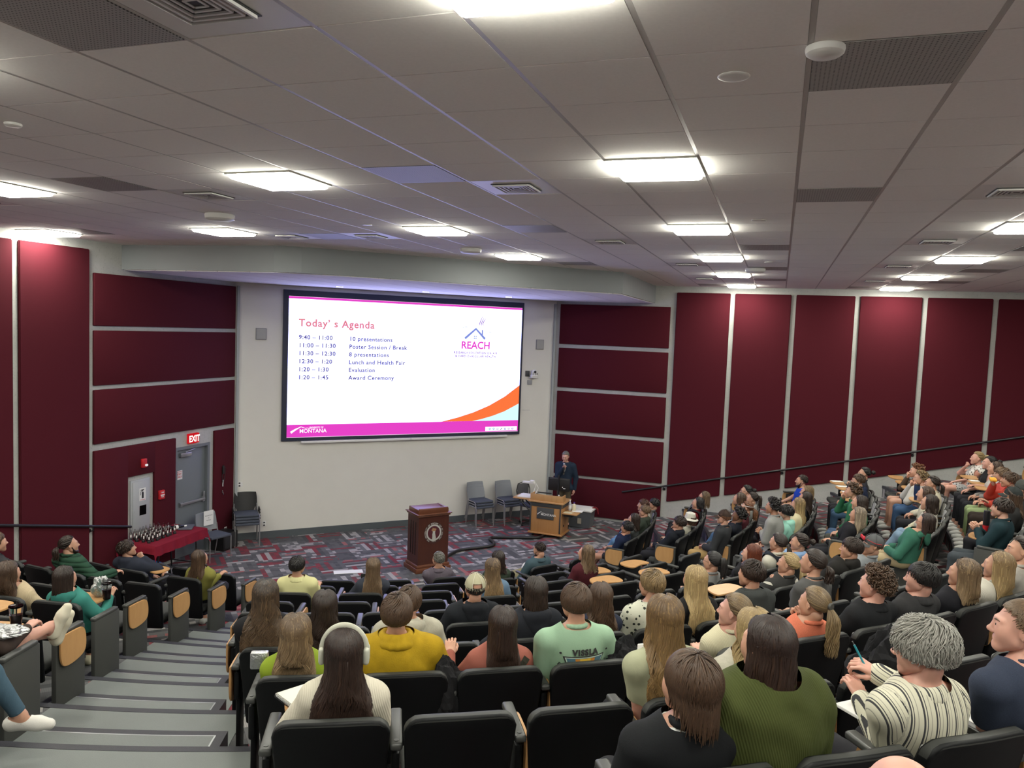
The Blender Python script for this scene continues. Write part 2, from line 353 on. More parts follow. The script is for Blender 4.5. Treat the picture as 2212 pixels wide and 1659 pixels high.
dm.box((0, 0, .004), (G-.026, G-.012, .008)); dmk = MB()
for s in (.30, .24, .18, .12, .06):
    for a, b, c, d in ((0, -s/2, s, .012), (0, s/2, s, .012), (-s/2, 0, .012, s), (s/2, 0, .012, s)): dmk.box((a, b, -.012+.01*(.3-s)/.24), (c, d, .012))
dpl = MB().box((0, 0, -.003), (.33, .33, .004))
dp = None
for n_, (i, j) in enumerate(cells['diff']):
    r = empty('air_diffuser', ((i+.5)*G, (j+.5)*G, H+.002), 0, DL[(i, j)], 'air vent', 'louvred supply diffusers')
    if n_ == 0: dp = [dm.build('face_plate', M['white'], r), dpl.build('throat', M['black'], r), dmk.build('louvre', M['white'], r)]
    else:
        for s in dp: c = s.copy(); C.objects.link(c); c.parent = r
for x, y, r, h, lab, kind in ((-7.81, 3.32, .16, .07, 'large white ceiling speaker dome left of the middle air diffuser', 'ceiling speaker'), (-5.15, 8.85, .16, .07, 'white ceiling speaker dome above the bulkhead left end', 'ceiling speaker'), (1.18, 13.49, .16, .07, 'white ceiling dome beside the short row of lights', 'ceiling speaker'),
      (2.09, -2.93, .075, .035, 'round white smoke detector at the corner of the dark ceiling grille', 'smoke detector'), (1.5, -2.48, .07, .008, 'flat round cover plate on the tile left of the smoke detector', 'sprinkler cover'), (-5.51, -2.51, .05, .02, 'small round sprinkler on the far left ceiling tile', 'sprinkler cover'),
      (-5.61, 4.76, .06, .008, 'small lit round cover plate above the screen end of the ceiling', 'sprinkler cover'), (1.49, 4.61, .07, .01, 'round cover plate between middle-right and right lights', 'sprinkler cover'), (1.54, 11.63, .06, .01, 'small round cover plate near the far lights', 'sprinkler cover'), (-12.31, 4.33, .06, .01, 'small round cover plate near the left wall light', 'sprinkler cover')):
    mb = MB().lathe([(r*.75, -h), (r*.95, -h*.7), (r, -h*.25), (r*.98, 0)], n=28); o = mb.build('ceiling_speaker' if kind == 'ceiling speaker' else kind.replace(' ', '_'), M['white'], None, label=lab, cat=kind)
    o.location = (x*G, y*G, H-.001)
# ---------------------------------------------------------------- dropped bulkhead over the stage
ZB = 5.27
P = [(XL, 5.0), (-5.87, 5.1), (-5.2, 5.85), (-1.67, 9.34), (-1.65, YR), (-4.04, YR), (XL, 7.86)]
P1 = [(XL, 5.0), (-6.25, 5.04), (-5.87, 5.22), (-5.5, 5.58), (-1.67, 9.34), (-1.65, YR), (-4.04, YR), (XL, 7.86)]
mb = MB(); mb.prism(P1, ZB+.012, H+.006, 0)
bh = struct(mb.build('ceiling_bulkhead', [M['bulkhead'], M['tile']])); bh.name = 'trim_3'
def inside(x, y, P):
    c = False; n = len(P)
    for i in range(n):
        (x0, y0), (x1, y1) = P[i], P[(i+1) % n]
        if (y0 > y) != (y1 > y) and x < (x1-x0)*(y-y0)/(y1-y0)+x0: c = not c
    return c
def clip_poly(S, P):   # convex clip of square S by half planes of the (nearly convex) bulkhead outline
    out = S
    n = len(P)
    for i in range(n):
        a, b = np.array(P[i]), np.array(P[(i+1) % n]); nn = np.array([-(b-a)[1], (b-a)[0]]); new = []
        nn = nn/np.linalg.norm(nn); off = .03
        for j in range(len(out)):
            p, q = np.array(out[j]), np.array(out[(j+1) % len(out)]); dp_, dq = (p-a)@nn-off, (q-a)@nn-off
            if dp_ >= 0: new.append(tuple(p))
            if dp_*dq < 0: t = dp_/(dp_-dq); new.append(tuple(p+t*(q-p)))
        out = new
        if len(out) < 3: return None
    return out
Pc = [(XL, 5.0), (-6.25, 5.04), (-5.5, 5.58), (-1.67, 9.34), (-1.65, YR), (-4.04, YR), (XL, 7.86)]
mb = MB()
for i in range(-16, -1):
    for j in range(7, 23):
        S = [(i*G+.008, j*G+.004), ((i+1)*G-.008, j*G+.004), ((i+1)*G-.008, (j+1)*G-.004), (i*G+.008, (j+1)*G-.004)]
        c = clip_poly(S, Pc)
        if c: mb.prism(c, ZB, ZB+.012)
o = mb.build('tile', M['tile'], bh); o['kind'] = 'structure'
for n_, (s, d) in enumerate(((1.9, .75), (3.75, .78), (5.75, .75))):
    r = empty('downlight', fw(s, d, ZB), 0, f"small round recessed downlight over the stage, {['left','middle','right'][n_]} of three", 'downlight', 'recessed downlights over the screen')
    MB().lathe([(.075, -.004), (.095, -.006), (.1, 0)], n=24).build('trim_ring', M['white'], r); MB().cyl((0, 0, -.007), .068, .004).build('diffuser', M['down'], r)
# ---------------------------------------------------------------- fabric wall panels
def vpanel(wall, a, b, z0, z1, lab, poly=None, t=.05, name='acoustic_panel'):
    """padded panel; a..b along the wall"""
    mb = MB(); c = ((a+b)/2, (z0+z1)/2); d = (b-a, z1-z0)
    if wall == 'L': mb.bbox((XL+t/2, c[0], c[1]), (t, d[0], d[1]), .012)
    else: mb.bbox((c[0], YR-t/2, c[1]), (d[0], t, d[1]), .012)
    return tag(mb.build(name, M['panel']), lab, 'wall panel', 'maroon fabric wall panels')
def slantpanel(wall, a, b, zt, za, zb_, lab, t=.05):
    mb = MB(); 
    if wall == 'R': V = [(a, YR, za), (b, YR, zb_), (b, YR, zt), (a, YR, zt), (a, YR-t, za), (b, YR-t, zb_), (b, YR-t, zt), (a, YR-t, zt)]
    else: V = [(XL, b, zb_), (XL, a, za), (XL, a, zt), (XL, b, zt), (XL+t, b, zb_), (XL+t, a, za), (XL+t, a, zt), (XL+t, b, zt)]
    bm = bmesh.new(); vs = [bm.verts.new(v) for v in V]
    for f in ((0, 1, 2, 3), (7, 6, 5, 4), (0, 4, 5, 1), (1, 5, 6, 2), (2, 6, 7, 3), (3, 7, 4, 0)): bm.faces.new([vs[i] for i in f])
    bmesh.ops.recalc_face_normals(bm, faces=bm.faces[:]); bmesh.ops.bevel(bm, geom=bm.edges[:], offset=.012, segments=2, affect='EDGES')
    me = bpy.data.meshes.new('acoustic_panel'); bm.to_mesh(me); bm.free(); me.materials.append(M['panel']); me.polygons.foreach_set('use_smooth', [True]*len(me.polygons))
    try: me.set_sharp_from_angle(angle=.7)
    except Exception: pass
    return tag(link('acoustic_panel', me), lab, 'wall panel', 'maroon fabric wall panels')
rank = ['top', 'second from top', 'third from top', 'fourth from top', 'lowest']
for i, (z0, z1) in enumerate(((4.34, 5.18), (3.38, 4.265), (2.43, 3.31))):
    vpanel('L', 4.42, 7.81, z0, z1, f"wide horizontal maroon fabric panel left of the screen, {rank[i]}")
for i, (z0, z1) in enumerate(((4.235, 5.2), (3.18, 4.14), (2.12, 3.085), (1.045, 2.025), (.07, .975))):
    vpanel('R', -3.93, -1.28, z0, z1, f"wide horizontal maroon fabric panel right of the screen, {rank[i]}")
vpanel('L', 7.24, 7.81, .08, 2.34, 'narrow tall maroon fabric panel between the exit door and the screen wall')
# panel with the opening of the extinguisher cabinet
mb = MB(); t = .05
def pbx(y0, y1, z0, z1): mb.bbox((XL+t/2, (y0+y1)/2, (z0+z1)/2), (t, y1-y0, z1-z0), .01)
pbx(4.42, 5.11, .08, 2.32); pbx(5.70, 6.21, .08, 2.32); pbx(5.095, 5.715, 1.78, 2.32); pbx(5.095, 5.715, .08, .66)
tag(mb.build('acoustic_panel', M['panel']), 'maroon fabric panel with a cut-out around the fire extinguisher cabinet', 'wall panel', 'maroon fabric wall panels')
def wf(wall, c):   # floor height along a wall
    R = math.hypot((XL if wall == 'L' else c)-CX, (c if wall == 'L' else YR)-CY); k = max(1, min(NR, int((R+.84-4.969)/.9707))); return FK(k)
def wfl(wall, c): 
    R = math.hypot((XL if wall == 'L' else c)-CX, (c if wall == 'L' else YR)-CY); return max(0, (R+.84-4.969)/.9707-1)*.245
tops = [5.55]*9
x = -1.15
for i in range(9):
    a, b = x+i*1.3, x+i*1.3+1.2
    slantpanel('R', a, b, 5.54, wfl('R', a)+.22, wfl('R', b)+.22, f"tall upright maroon fabric panel on the right wall, {ORD[i]} beyond the horizontal ones")
for i in range(10):
    b = 4.33-i*1.3; a = b-1.2
    slantpanel('L', a, b, 5.54, wfl('L', a)+.2, wfl('L', b)+.2, f"tall upright maroon fabric panel on the left wall, {ORD[i]} before the horizontal ones")
# baseboards
mb = MB(); mb.add([fw(.02, 0, 0), fw(WL-.02, 0, 0), fw(WL-.02, .015, 0), fw(.02, .015, 0), fw(.02, 0, .14), fw(WL-.02, 0, .14), fw(WL-.02, .015, .14), fw(.02, .015, .14)], [(0, 3, 2, 1), (4, 5, 6, 7), (0, 1, 5, 4), (1, 2, 6, 5), (2, 3, 7, 6), (3, 0, 4, 7)])
struct(mb.build('baseboard_front', plain('gray_vinyl_base', (.085, .10, .11), .5)))
# conduits in the corners of the front wall
mb = MB(); mb.box(fw(.05, .03, 2.6), (.05, .05, 5.2), math.atan2(WD[1], WD[0])); struct(mb.build('trim_4', M['gray_wall']))
mb = MB(); mb.box(fw(WL-.05, .03, 2.6), (.05, .05, 5.2), math.atan2(WD[1], WD[0])); struct(mb.build('trim_4', M['gray_wall']))
# ---------------------------------------------------------------- handrails
def rail(pts, name, lab, wallpt):
    r = empty(name, tuple(pts[0]), 0, lab, 'handrail'); mb = MB(); P = np.array(pts)-np.array(pts[0]); mb.tube(P, .022, 10); mb.build('rail', M['blackm'], r)
    return r
r = rail([(-2.2, YR-.09, .76), (-2.13, YR-.09, .775), (6.9, YR-.09, 2.985)], 'handrail', 'long black metal handrail climbing along the right wall', None)
for x in (-1.22, 1.38, 3.98, 6.6):
    z = .775+(x+2.13)*.2447; MB().tube([(x+2.2, 0, z-.76-.02), (x+2.2, .0, z-.76-.07), (x+2.2, .04, z-.76-.085), (x+2.2, .09, z-.76-.085)], .009, 8).cyl((x+2.2, .083, z-.76-.085), .032, .012, 14, axis='y').build('bracket', M['blackm'], r)
r = rail([(XL+.09, 5.13, .93), (XL+.09, 5.05, .95), (XL+.09, -3.5, 2.99)], 'handrail', 'black metal handrail on the left wall ending at the extinguisher cabinet', None)
for y in (4.36, 1.76, -.84, -3.44):
    z = .95+(5.05-y)*.2386; MB().tube([(0, y-5.13, z-.93-.02), (0, y-5.13, z-.93-.07), (-.04, y-5.13, z-.93-.085), (-.09, y-5.13, z-.93-.085)], .009, 8).cyl((-.083, y-5.13, z-.93-.085), .032, .012, 14, axis='x').build('bracket', M['blackm'], r)
# ---------------------------------------------------------------- exit door
grayp = plain('gray_door_paint', (.17, .19, .21), .45)
d = empty('door_1', (XL, 6.24, 0)); struct(d)
mb = MB()
for y in (.03, .89): mb.box((-.07, y, 1.065), (.14, .06, 2.13))
mb.box((-.07, .46, 2.10), (.138, .862, .058)); o = struct(mb.build('door_frame', grayp, d))
mb = MB(); mb.bbox((-.09, .46, 1.04), (.045, .80, 2.06), .004); o = struct(mb.build('door_leaf', grayp, d))
mb = MB(); mb.bbox((-.03, .50, 1.03), (.035, .66, .055), .012); mb.box((-.05, .80, 1.03), (.05, .06, .10)); mb.box((-.05, .20, 1.03), (.05, .06, .08)); mb.bbox((-.03, .80, 1.12), (.03, .035, .12), .01)
o = mb.build('panic_bar', M['alu'], d); o['kind'] = 'structure'
mb = MB(); mb.bbox((-.035, .30, 1.965), (.06, .28, .075), .008); mb.tube([(-.03, .3, 2.01), (-.0, .42, 2.04), (-.045, .60, 2.055)], .009, 6); o = mb.build('door_closer', M['alu'], d); o['kind'] = 'structure'
red = plain('red_enamel', (.52, .018, .025), .4); whitep = plain('white_paper', (.78, .78, .76), .8); blackink = plain('black_ink', (.015, .015, .018), .8); redink = plain('red_ink', (.5, .05, .06), .8)
def walltext(mb, txt, size, y, z, m, x=XL+.003, align='CENTER', bold=0., sx=1.0): put_text(mb, txt, size, (x, y, z), (0, 1, 0), (0, 0, 1), m=m, align=align, bold=bold, sx=sx)
mb = MB(); mb.bbox((XL-.065, 6.42, 1.59), (.004, .155, .17), .001)
s_ = mb.build('door_notice', whitep, None, label='small white emergency exit notice with red letters on the gray door', cat='sign')
mb = MB(); walltext(mb, 'EMERGENCY', .026, 6.42, 1.645, 0, XL-.062, bold=.001); walltext(mb, 'EXIT', .055, 6.42, 1.59, 0, XL-.062, bold=.002); walltext(mb, 'ONLY', .045, 6.42, 1.54, 0, XL-.062, bold=.002); mb.build('lettering', redink, s_)
e = empty('exit_sign', (XL, 6.665, 2.265), 0, 'red exit sign with white letters above the gray door', 'exit sign')
MB().bbox((.03, 0, 0), (.06, .27, .185), .01).build('housing', emit('red_sign_face', (.75, .012, .02), .75), e)
mb = MB(); put_text(mb, 'EXIT', .165, (.0625, 0, -.058), (0, 1, 0), (0, 0, 1), align='CENTER', bold=.006, sx=.82); mb.build('lettering', emit('sign_letters', (1, .93, .9), 1.3), e)
# alarm strobe, pull station, cabinet
e = empty('fire_alarm_strobe', (XL+.05, 5.43, 1.98), 0, 'red fire alarm strobe on the maroon panel', 'fire alarm')
MB().bbox((.02, 0, 0), (.045, .105, .155), .01).build('housing', red, e); MB().bbox((.055, .025, -.035), (.03, .05, .04), .012).build('strobe_lens', emit('strobe_lens', (1, 1, 1), .8), e)
e = empty('fire_alarm_pull_station', (XL+.05, 5.835, 1.35), 0, 'red fire alarm pull station with white lettering right of the cabinet', 'fire alarm')
MB().bbox((.025, 0, 0), (.05, .12, .16), .008).build('housing', red, e)
mb = MB(); put_text(mb, 'FIRE', .035, (.0515, 0, .03), (0, 1, 0), (0, 0, 1), align='CENTER', bold=.001); put_text(mb, 'PULL', .03, (.0515, 0, -.045), (0, 1, 0), (0, 0, 1), align='CENTER', bold=.001); mb.box((.053, 0, -.005), (.006, .09, .02)); mb.build('lettering', whitep, e)
e = empty('fire_extinguisher_cabinet', (XL, 5.40, 1.22), 0, 'gray steel fire extinguisher cabinet set into the maroon panel', 'cabinet')
lg = plain('light_gray_enamel', (.42, .44, .46), .4)
MB().bbox((.012, 0, .02), (.03, .43, .92), .006).build('frame', lg, e)
mb = MB(); mb.bbox((.033, 0, .02), (.016, .36, .84), .004); dr = mb.build('door', lg, e)
MB().box((.0425, .04, -.07), (.003, .15, .17)).build('window_pane', glass('dark_glass', (.08, .07, .06), .05), dr)
mb = MB(); mb.box((.0425, .03, .21), (.003, .14, .22)); st = mb.build('extinguisher_sticker', whitep, dr)
mb = MB(); mb.add([(.0445, y, z) for y, z in ((.01, .14), (.055, .14), (.055, .235), (.04, .26), (.02, .26), (.01, .235))], [(0, 1, 2, 3, 4, 5)]); mb.box((.0445, .033, .275), (.001, .02, .02)); mb.box((.0445, .02, .29), (.001, .08, .012)); mb.tube([(.0445, .02, .285), (.0445, -.012, .26), (.0445, -.018, .20)], .005, 5)
mb.build('extinguisher_icon', blackink, dr); MB().box((.0445, .03, .115), (.001, .11, .008)).build('sticker_stripe', redink, dr)
MB().ball((.05, -.155, -.06), .008).build('latch', M['chrome'], dr)
# hanging keys and lanyard, outlets
e = empty('hanging_handset', (XL+.05, 7.46, 1.30), 0, 'black handset with lanyard hanging on the narrow maroon panel', 'handset')
MB().bbox((.025, 0, .24), (.03, .045, .17), .01).build('handset', M['black'], e)
MB().tube([(.02, .015, .33), (.03, .06, .26), (.02, .04, .05), (.02, 0, -.1)], .006, 6).tube([(.02, -.01, .3), (.02, -.02, .1), (.02, 0, -.08)], .006, 6).build('lanyard', M['blackm'], e)
MB().bbox((.02, .0, -.03), (.01, .025, .13), .003).build('card', whitep, e); MB().bbox((.02, -.01, -.2), (.008, .02, .06), .003).bbox((.02, .015, -.24), (.008, .015, .07), .003, M=rotx(.4)).build('keys', M['chrome'], e)
def plate(loc, rz, lab, sz=(.075, .12), m=whitep):
    e = empty('wall_outlet', loc, rz, lab, 'outlet'); MB().bbox((0, -.004, 0), (sz[0], .008, sz[1]), .003).build('plate', m, e)
    MB().bbox((0, -.009, .028), (.035, .004, .03), .002).bbox((0, -.009, -.028), (.035, .004, .03), .002).build('socket', M['darkgray'], e); return e
plate((XL+.056, 7.57, .30), PI/2, 'white wall outlet low on the narrow maroon panel')
rzf = math.atan2(WD[1], WD[0])
plate(fw(.12, .005, 1.16), rzf, 'white light switch box left edge of the screen wall', (.12, .10))
plate(fw(.62, .005, .30), rzf, 'white wall outlet low on the screen wall behind the patterned chair stack')
# ================================================================ PROJECTION SCREEN
sc = empty('projection_screen', fw(3.73, .03, 3.6), rzf, 'large wall screen showing the agenda slide with a magenta band', 'screen')
# local: x along wall from the screen centre, y towards the wall (+) / room (-), z up
def L(s, z, d=0): return (s-3.73, -d, z-3.6)
mb = MB()
for s0, s1, z0, z1 in ((.93, 6.53, 5.055, 5.18), (.93, 6.53, 2.03, 2.10), (.93, 1.035, 2.1, 5.055), (6.485, 6.53, 2.1, 5.055)):
    mb.box(L((s0+s1)/2, (z0+z1)/2, 0), (s1-s0, .05, z1-z0))
mb.build('frame', plain('screen_border', (.02, .025, .05), .5), sc)
K = SCREEN
sm = [emit('slide_white', (.44, .47, 1.0), K*1.05), emit('slide_magenta', (.70, .05, .50), 1.15), emit('slide_rose', (.78, .22, .26), 1.0), emit('slide_indigo', (.095, .075, .27), .9),
      emit('slide_orange', (1., .19, .05), 1.0), emit('slide_pale_cyan', (.66, .95, 1.0), 1.1), emit('slide_periwinkle', (.25, .32, .80), .9), emit('slide_purple', (.28, .06, .30), .8), emit('slide_line', (.45, .42, .62), 1.1),
      emit('slide_pink_line', (1., .72, .95), 1.2), emit('slide_letter_white', (1., .93, 1.), 1.2), emit('slide_teal', (.05, .45, .62), 1.), emit('slide_dark', (.05, .06, .25), 1.)]
sl = MB()
def q(s0, s1, z0, z1, d, m): sl.add([L(s0, z0, d), L(s1, z0, d), L(s1, z1, d), L(s0, z1, d)], [(0, 1, 2, 3)], m)
q(1.035, 6.485, 2.10, 5.055, .012, 0); q(1.035, 6.485, 2.10, 2.37, .014, 1); q(1.035, 6.485, 5.005, 5.05, .014, 1); q(1.035, 6.485, 5.05, 5.056, .015, 9); q(1.035, 6.485, 2.10, 2.108, .015, 9)
def T(txt, size, s, z, m, bold=.0, sx=1., align='LEFT', sp=1.): put_text(sl, txt, size, L(s, z, .016), (1, 0, 0), (0, 0, 1), m=m, bold=bold, sx=sx, align=align, spacing=sp)
T("Today\u2019 s Agenda", .215, 1.245, 4.44, 2, .006, 1.0, sp=1.12)
for i, (a, b) in enumerate((('9:40 \u2013 11:00', '10 presentations'), ('11:00 \u2013 11:30', 'Poster Session / Break'), ('11:30 \u2013 12:30', '8 presentations'), ('12:30 \u2013 1:20', 'Lunch and Health Fair'), ('1:20 \u2013 1:30', 'Evaluation'), ('1:20 \u2013 1:45', 'Award Ceremony'))):
    T(a, .123, 1.25, 4.17-.168*i, 3, .0035, 1.04, sp=1.1); T(b, .123, 2.32, 4.165-.168*i, 3, .0035, 1.02, sp=1.12)
def stroke(P, w, m, d=.016):
    P = [np.array(p, float) for p in P]; w = w if hasattr(w, '__len__') else [w]*len(P); V = []
    for i, p in enumerate(P):
        t = P[min(i+1, len(P)-1)]-P[max(i-1, 0)]; t /= np.linalg.norm(t)+1e-9; n = np.array([-t[1], t[0]])*w[i]/2
        V += [L(*(p-n), d), L(*(p+n), d)]
    sl.add(V, [(2*i, 2*i+2, 2*i+3, 2*i+1) for i in range(len(P)-1)], m)
arc = [(5.30+.60*math.cos(a), 4.25+.585*math.sin(a)) for a in np.linspace(PI, 0, 40)]
stroke(arc[:23], .008, 8); stroke(arc[27:], .008, 8)
stroke([(5.02, 4.29), (5.29, 4.52), (5.53, 4.29)], .055, 6); stroke([(5.455, 4.36), (5.455, 4.50)], .035, 6)
for a in (5.255, 5.30):
    for b in (4.30, 4.345): q(a-.014, a+.014, b-.014, b+.014, .016, 6)
for dx, s in ((0, 1.), (.045, .85), (.085, .6)):
    stroke([(5.40+dx, 4.58), (5.375+dx, 4.64), (5.40+dx, 4.70), (5.435+dx, 4.70+.08*s), (5.435+dx, 4.70+.15*s)], [.004, .02, .018, .012, .003], 7)
stroke([(4.87, 4.50), (4.98, 4.545), (5.06, 4.555), (5.16, 4.51)], [.003, .01, .01, .003], 6); stroke([(5.57, 4.44), (5.65, 4.455), (5.73, 4.425)], [.003, .012, .003], 6)
stroke([(4.93, 4.46), (4.97, 4.46), (4.95, 4.42), (4.99, 4.46), (5.01, 4.42), (5.03, 4.46), (5.05, 4.42)], .009, 6)
T('REACH', .235, 5.30, 4.06, 1, .006, .98, 'CENTER'); T('RESEARCH EDUCATION ON AIR', .068, 5.305, 3.94, 7, .0028, .92, 'CENTER', 1.25); T('& CARDIOVASCULAR HEALTH', .068, 5.305, 3.86, 7, .0028, .92, 'CENTER', 1.25)
up = [(4.50, 2.37), (4.9, 2.46), (5.3, 2.575), (5.7, 2.73), (6.1, 2.94), (6.485, 3.21)]; lo = [(5.28, 2.37), (5.28, 2.37), (5.5, 2.41), (5.8, 2.485), (6.1, 2.585), (6.485, 2.77)]
V = []; 
for a, b in zip(up, lo): V += [L(*a, .013), L(*b, .013)]
sl.add(V, [(2*i, 2*i+1, 2*i+3, 2*i+2) for i in range(5)], 4)
V = [L(*b, .0132) for b in lo[1:]]+[L(6.485, 2.37, .0132)]; sl.add(V, [(0, 5, 4, 3, 2, 1)], 5)
V = [(1.11, 2.20), (1.17, 2.20), (1.24, 2.25), (1.33, 2.305), (1.42, 2.285), (1.47, 2.29), (1.56, 2.265), (1.46, 2.31), (1.42, 2.305), (1.33, 2.335), (1.24, 2.29)]
stroke([(1.12, 2.205), (1.22, 2.27), (1.33, 2.325), (1.42, 2.295), (1.46, 2.30), (1.56, 2.27)], [.05, .035, .012, .01, .012, .004], 10)
T('MONTANA', .118, 1.30, 2.195, 10, .0015, .95); T('UNIVERSITY OF', .047, 1.50, 2.29, 10, .001, .93)
q(5.62, 6.46, 2.125, 2.225, .016, 10)
for i, m in enumerate((11, 11, 8, 12, 6, 8, 6)):
    s = 5.74+i*.1; stroke([(s-.025, 2.175), (s, 2.20), (s+.025, 2.175), (s, 2.15), (s-.025, 2.175)] if i < 2 else [(s-.02, 2.15), (s+.02, 2.19)] if i == 3 else [(s-.02, 2.155), (s-.02, 2.185), (s+.02, 2.185), (s+.02, 2.155), (s-.02, 2.155)], .014, m, .018)
sl.build('slide', sm, sc)
e = empty('screen_tray', fw(3.76, .05, 2.0), rzf, 'long narrow pale tray mounted under the screen', 'tray')
MB().bbox((0, 0, 0), (4.86, .09, .05), .008).build('ledge', M['white'], e); MB().box((0, -.046, 0), (.006, .002, .05)).build('seam', M['darkgray'], e)
for s, zc, nm in ((.50, 4.25, 'left'), (7.02, 4.2, 'right')):
    e = empty('wall_speaker', fw(s, .0, zc), rzf, f'square gray wall speaker grille {nm} of the screen', 'speaker')
    MB().bbox((0, -.012, 0), (.21, .024, .24), .005).build('surround', plain('speaker_gray', (.26, .26, .27), .6), e); MB().box((0, -.026, 0), (.18, .004, .205)).build('grille_cloth', M['perf'], e)
e = empty('ptz_camera', fw(6.80, .0, 3.47), rzf, 'white pan-tilt camera on a wall bracket right of the screen', 'camera')
MB().bbox((-.09, -.01, .02), (.11, .02, .14), .004).build('back_plate', M['darkgray'], e)
MB().bbox((.05, -.07, -.07), (.2, .13, .025), .01).tube([(0, 0, -.1), (.05, -.05, -.085)], .02, 8).build('bracket', M['white'], e)
mb = MB().bbox((.05, -.08, -.03), (.19, .12, .065), .03).bbox((.05, -.08, .035), (.04, .1, .1), .02); mb.bbox((-.005, -.08, .05), (.02, .08, .1), .01).bbox((.105, -.08, .05), (.02, .08, .1), .01); bd = mb.build('body', M['white'], e)
MB().ball((.05, -.085, .07), .055).build('head', M['white'], e); MB().cyl((.05, -.14, .07), .028, .02, axis='y').build('lens', M['black'], e)
MB().tube([(.12, -.04, 0), (.18, -.03, .03), (.16, -.02, -.04)], .006, 6).build('cable', M['black'], e)
e = empty('camera_junction_box', fw(6.78, .012, 3.28), rzf, 'small gray junction box below the wall camera', 'junction box'); MB().bbox((0, 0, 0), (.12, .03, .11), .005).build('cover', plain('jb_gray', (.3, .31, .33), .5), e)
mb = MB(); put_text(mb, 'Classroom', .05, fw(6.60, .002, 2.59), (WD[0], WD[1], 0), (0, 0, 1), bold=-.0005); mb.build('wall_lettering', plain('faint_gray_lettering', (.40, .40, .44), .8), None, label='faint small gray lettering on the wall below the camera', cat='lettering')
# ================================================================ STAGE
# wooden podium
pc = (np.array([-5.00, 7.64])+np.array([-4.47, 8.06]))/2
ang = math.atan2(8.03-7.53, -4.47+4.87)        # the front face runs along this direction
px = np.array([math.cos(ang), math.sin(ang)]); pn = np.array([px[1], -px[0]])
org = np.array([-4.885, 7.56])+px*.335-pn*.24+pn*.0
e = empty('podium', (org[0], org[1], 0), ang, 'dark mahogany podium with a round university seal on its front', 'podium')
mb = MB(); mb.bbox((0, 0, .045), (.72, .56, .09), .012).bbox((0, 0, .115), (.68, .52, .06), .02); mb.build('plinth', M['mahogany_light'], e)
mb = MB(); W2, D2 = .31, .23
mb.prism([(-W2+.0, -D2), (W2, -D2), (W2, D2), (-W2, D2)], .14, 1.04); mb.build('body', M['mahogany'], e)
mb = MB(); 
for x in (-.10, 0, .10): mb.bbox((-W2-.001, x, .62), (.012, .03, .62), .004)
mb.build('side_flute', plain('dark_groove', (.012, .005, .005), .5), e)
mb = MB(); mb.bbox((0, 0, 1.055), (.67, .51, .03), .012).bbox((0, -.0, 1.085), (.71, .55, .02), .008); mb.bbox((0, -.20, 1.14), (.60, .05, .11), .02).bbox((-.29, .0, 1.13), (.04, .44, .09), .02).bbox((.29, .0, 1.13), (.04, .44, .09), .02).bbox((0, 0, 1.12), (.56, .42, .05), .01, M=rotx(.12)); mb.build('top', M['mahogany_light'], e)
def disc(mb, c, r, y, n=48, m=0, r0=0):
    V = [(c[0]+r*math.cos(2*PI*i/n), y, c[1]+r*math.sin(2*PI*i/n)) for i in range(n)]
    if r0:
        V += [(c[0]+r0*math.cos(2*PI*i/n), y, c[1]+r0*math.sin(2*PI*i/n)) for i in range(n)]; mb.add(V, [(i, (i+1) % n, n+(i+1) % n, n+i) for i in range(n)], m)
    else: mb.add(V, [tuple(range(n))], m)
mb = MB(); c0 = (0, .73); yy = -D2-.003
disc(mb, c0, .205, yy-.001, m=0); disc(mb, c0, .155, yy-.003, m=1); disc(mb, c0, .125, yy-.005, m=2)
def ringtext(mb, txt, r, a0, a1, size, m, c, y, flip=False):
    for i, ch in enumerate(txt):
        a = a0+(a1-a0)*i/(max(1, len(txt)-1)); u = np.array([math.sin(a), 0, -math.cos(a)]); w = np.array([math.cos(a), 0, math.sin(a)])
        if flip: u = -u; w = -w
        put_text(mb, ch, size, np.array([c[0], y, c[1]])+np.array([math.cos(a), 0, math.sin(a)])*(r if not flip else r+size*.7), u, w, m=m, align='CENTER', bold=.0008)
ringtext(mb, 'THE UNIVERSITY OF MONTANA', .165, math.radians(238), math.radians(64), .034, 1, c0, yy-.003)
ringtext(mb, 'LUX ET VERITAS', .165, math.radians(48), math.radians(-48), .034, 1, c0, yy-.003); ringtext(mb, '1893', .150, math.radians(258), math.radians(282), .034, 1, c0, yy-.003, True)
def shp(P, m, d): mb.add([(c0[0]+x, yy-d, c0[1]+z) for x, z in P], [tuple(range(len(P)))], m)
shp([(-.035, -.13), (.03, -.14), (.045, -.10), (.03, -.04), (.022, .01), (-.02, .01), (-.032, -.03), (-.03, -.07)], 1, .0065); shp([(-.028, .01), (.03, .01), (.025, .03), (-.022, .03)], 1, .007)
shp([(-.03, .03), (.03, .03), (.05, .055), (.045, .075), (.02, .08), (-.01, .085), (-.03, .10), (-.03, .075), (-.055, .06), (-.045, .04)], 3, .007)
mb.build('seal', [plain('seal_wood', (.05, .02, .016), .4), plain('seal_silver', (.42, .42, .40), .4), plain('seal_maroon', (.07, .012, .02), .5), plain('seal_bronze', (.30, .17, .09), .4)], e)
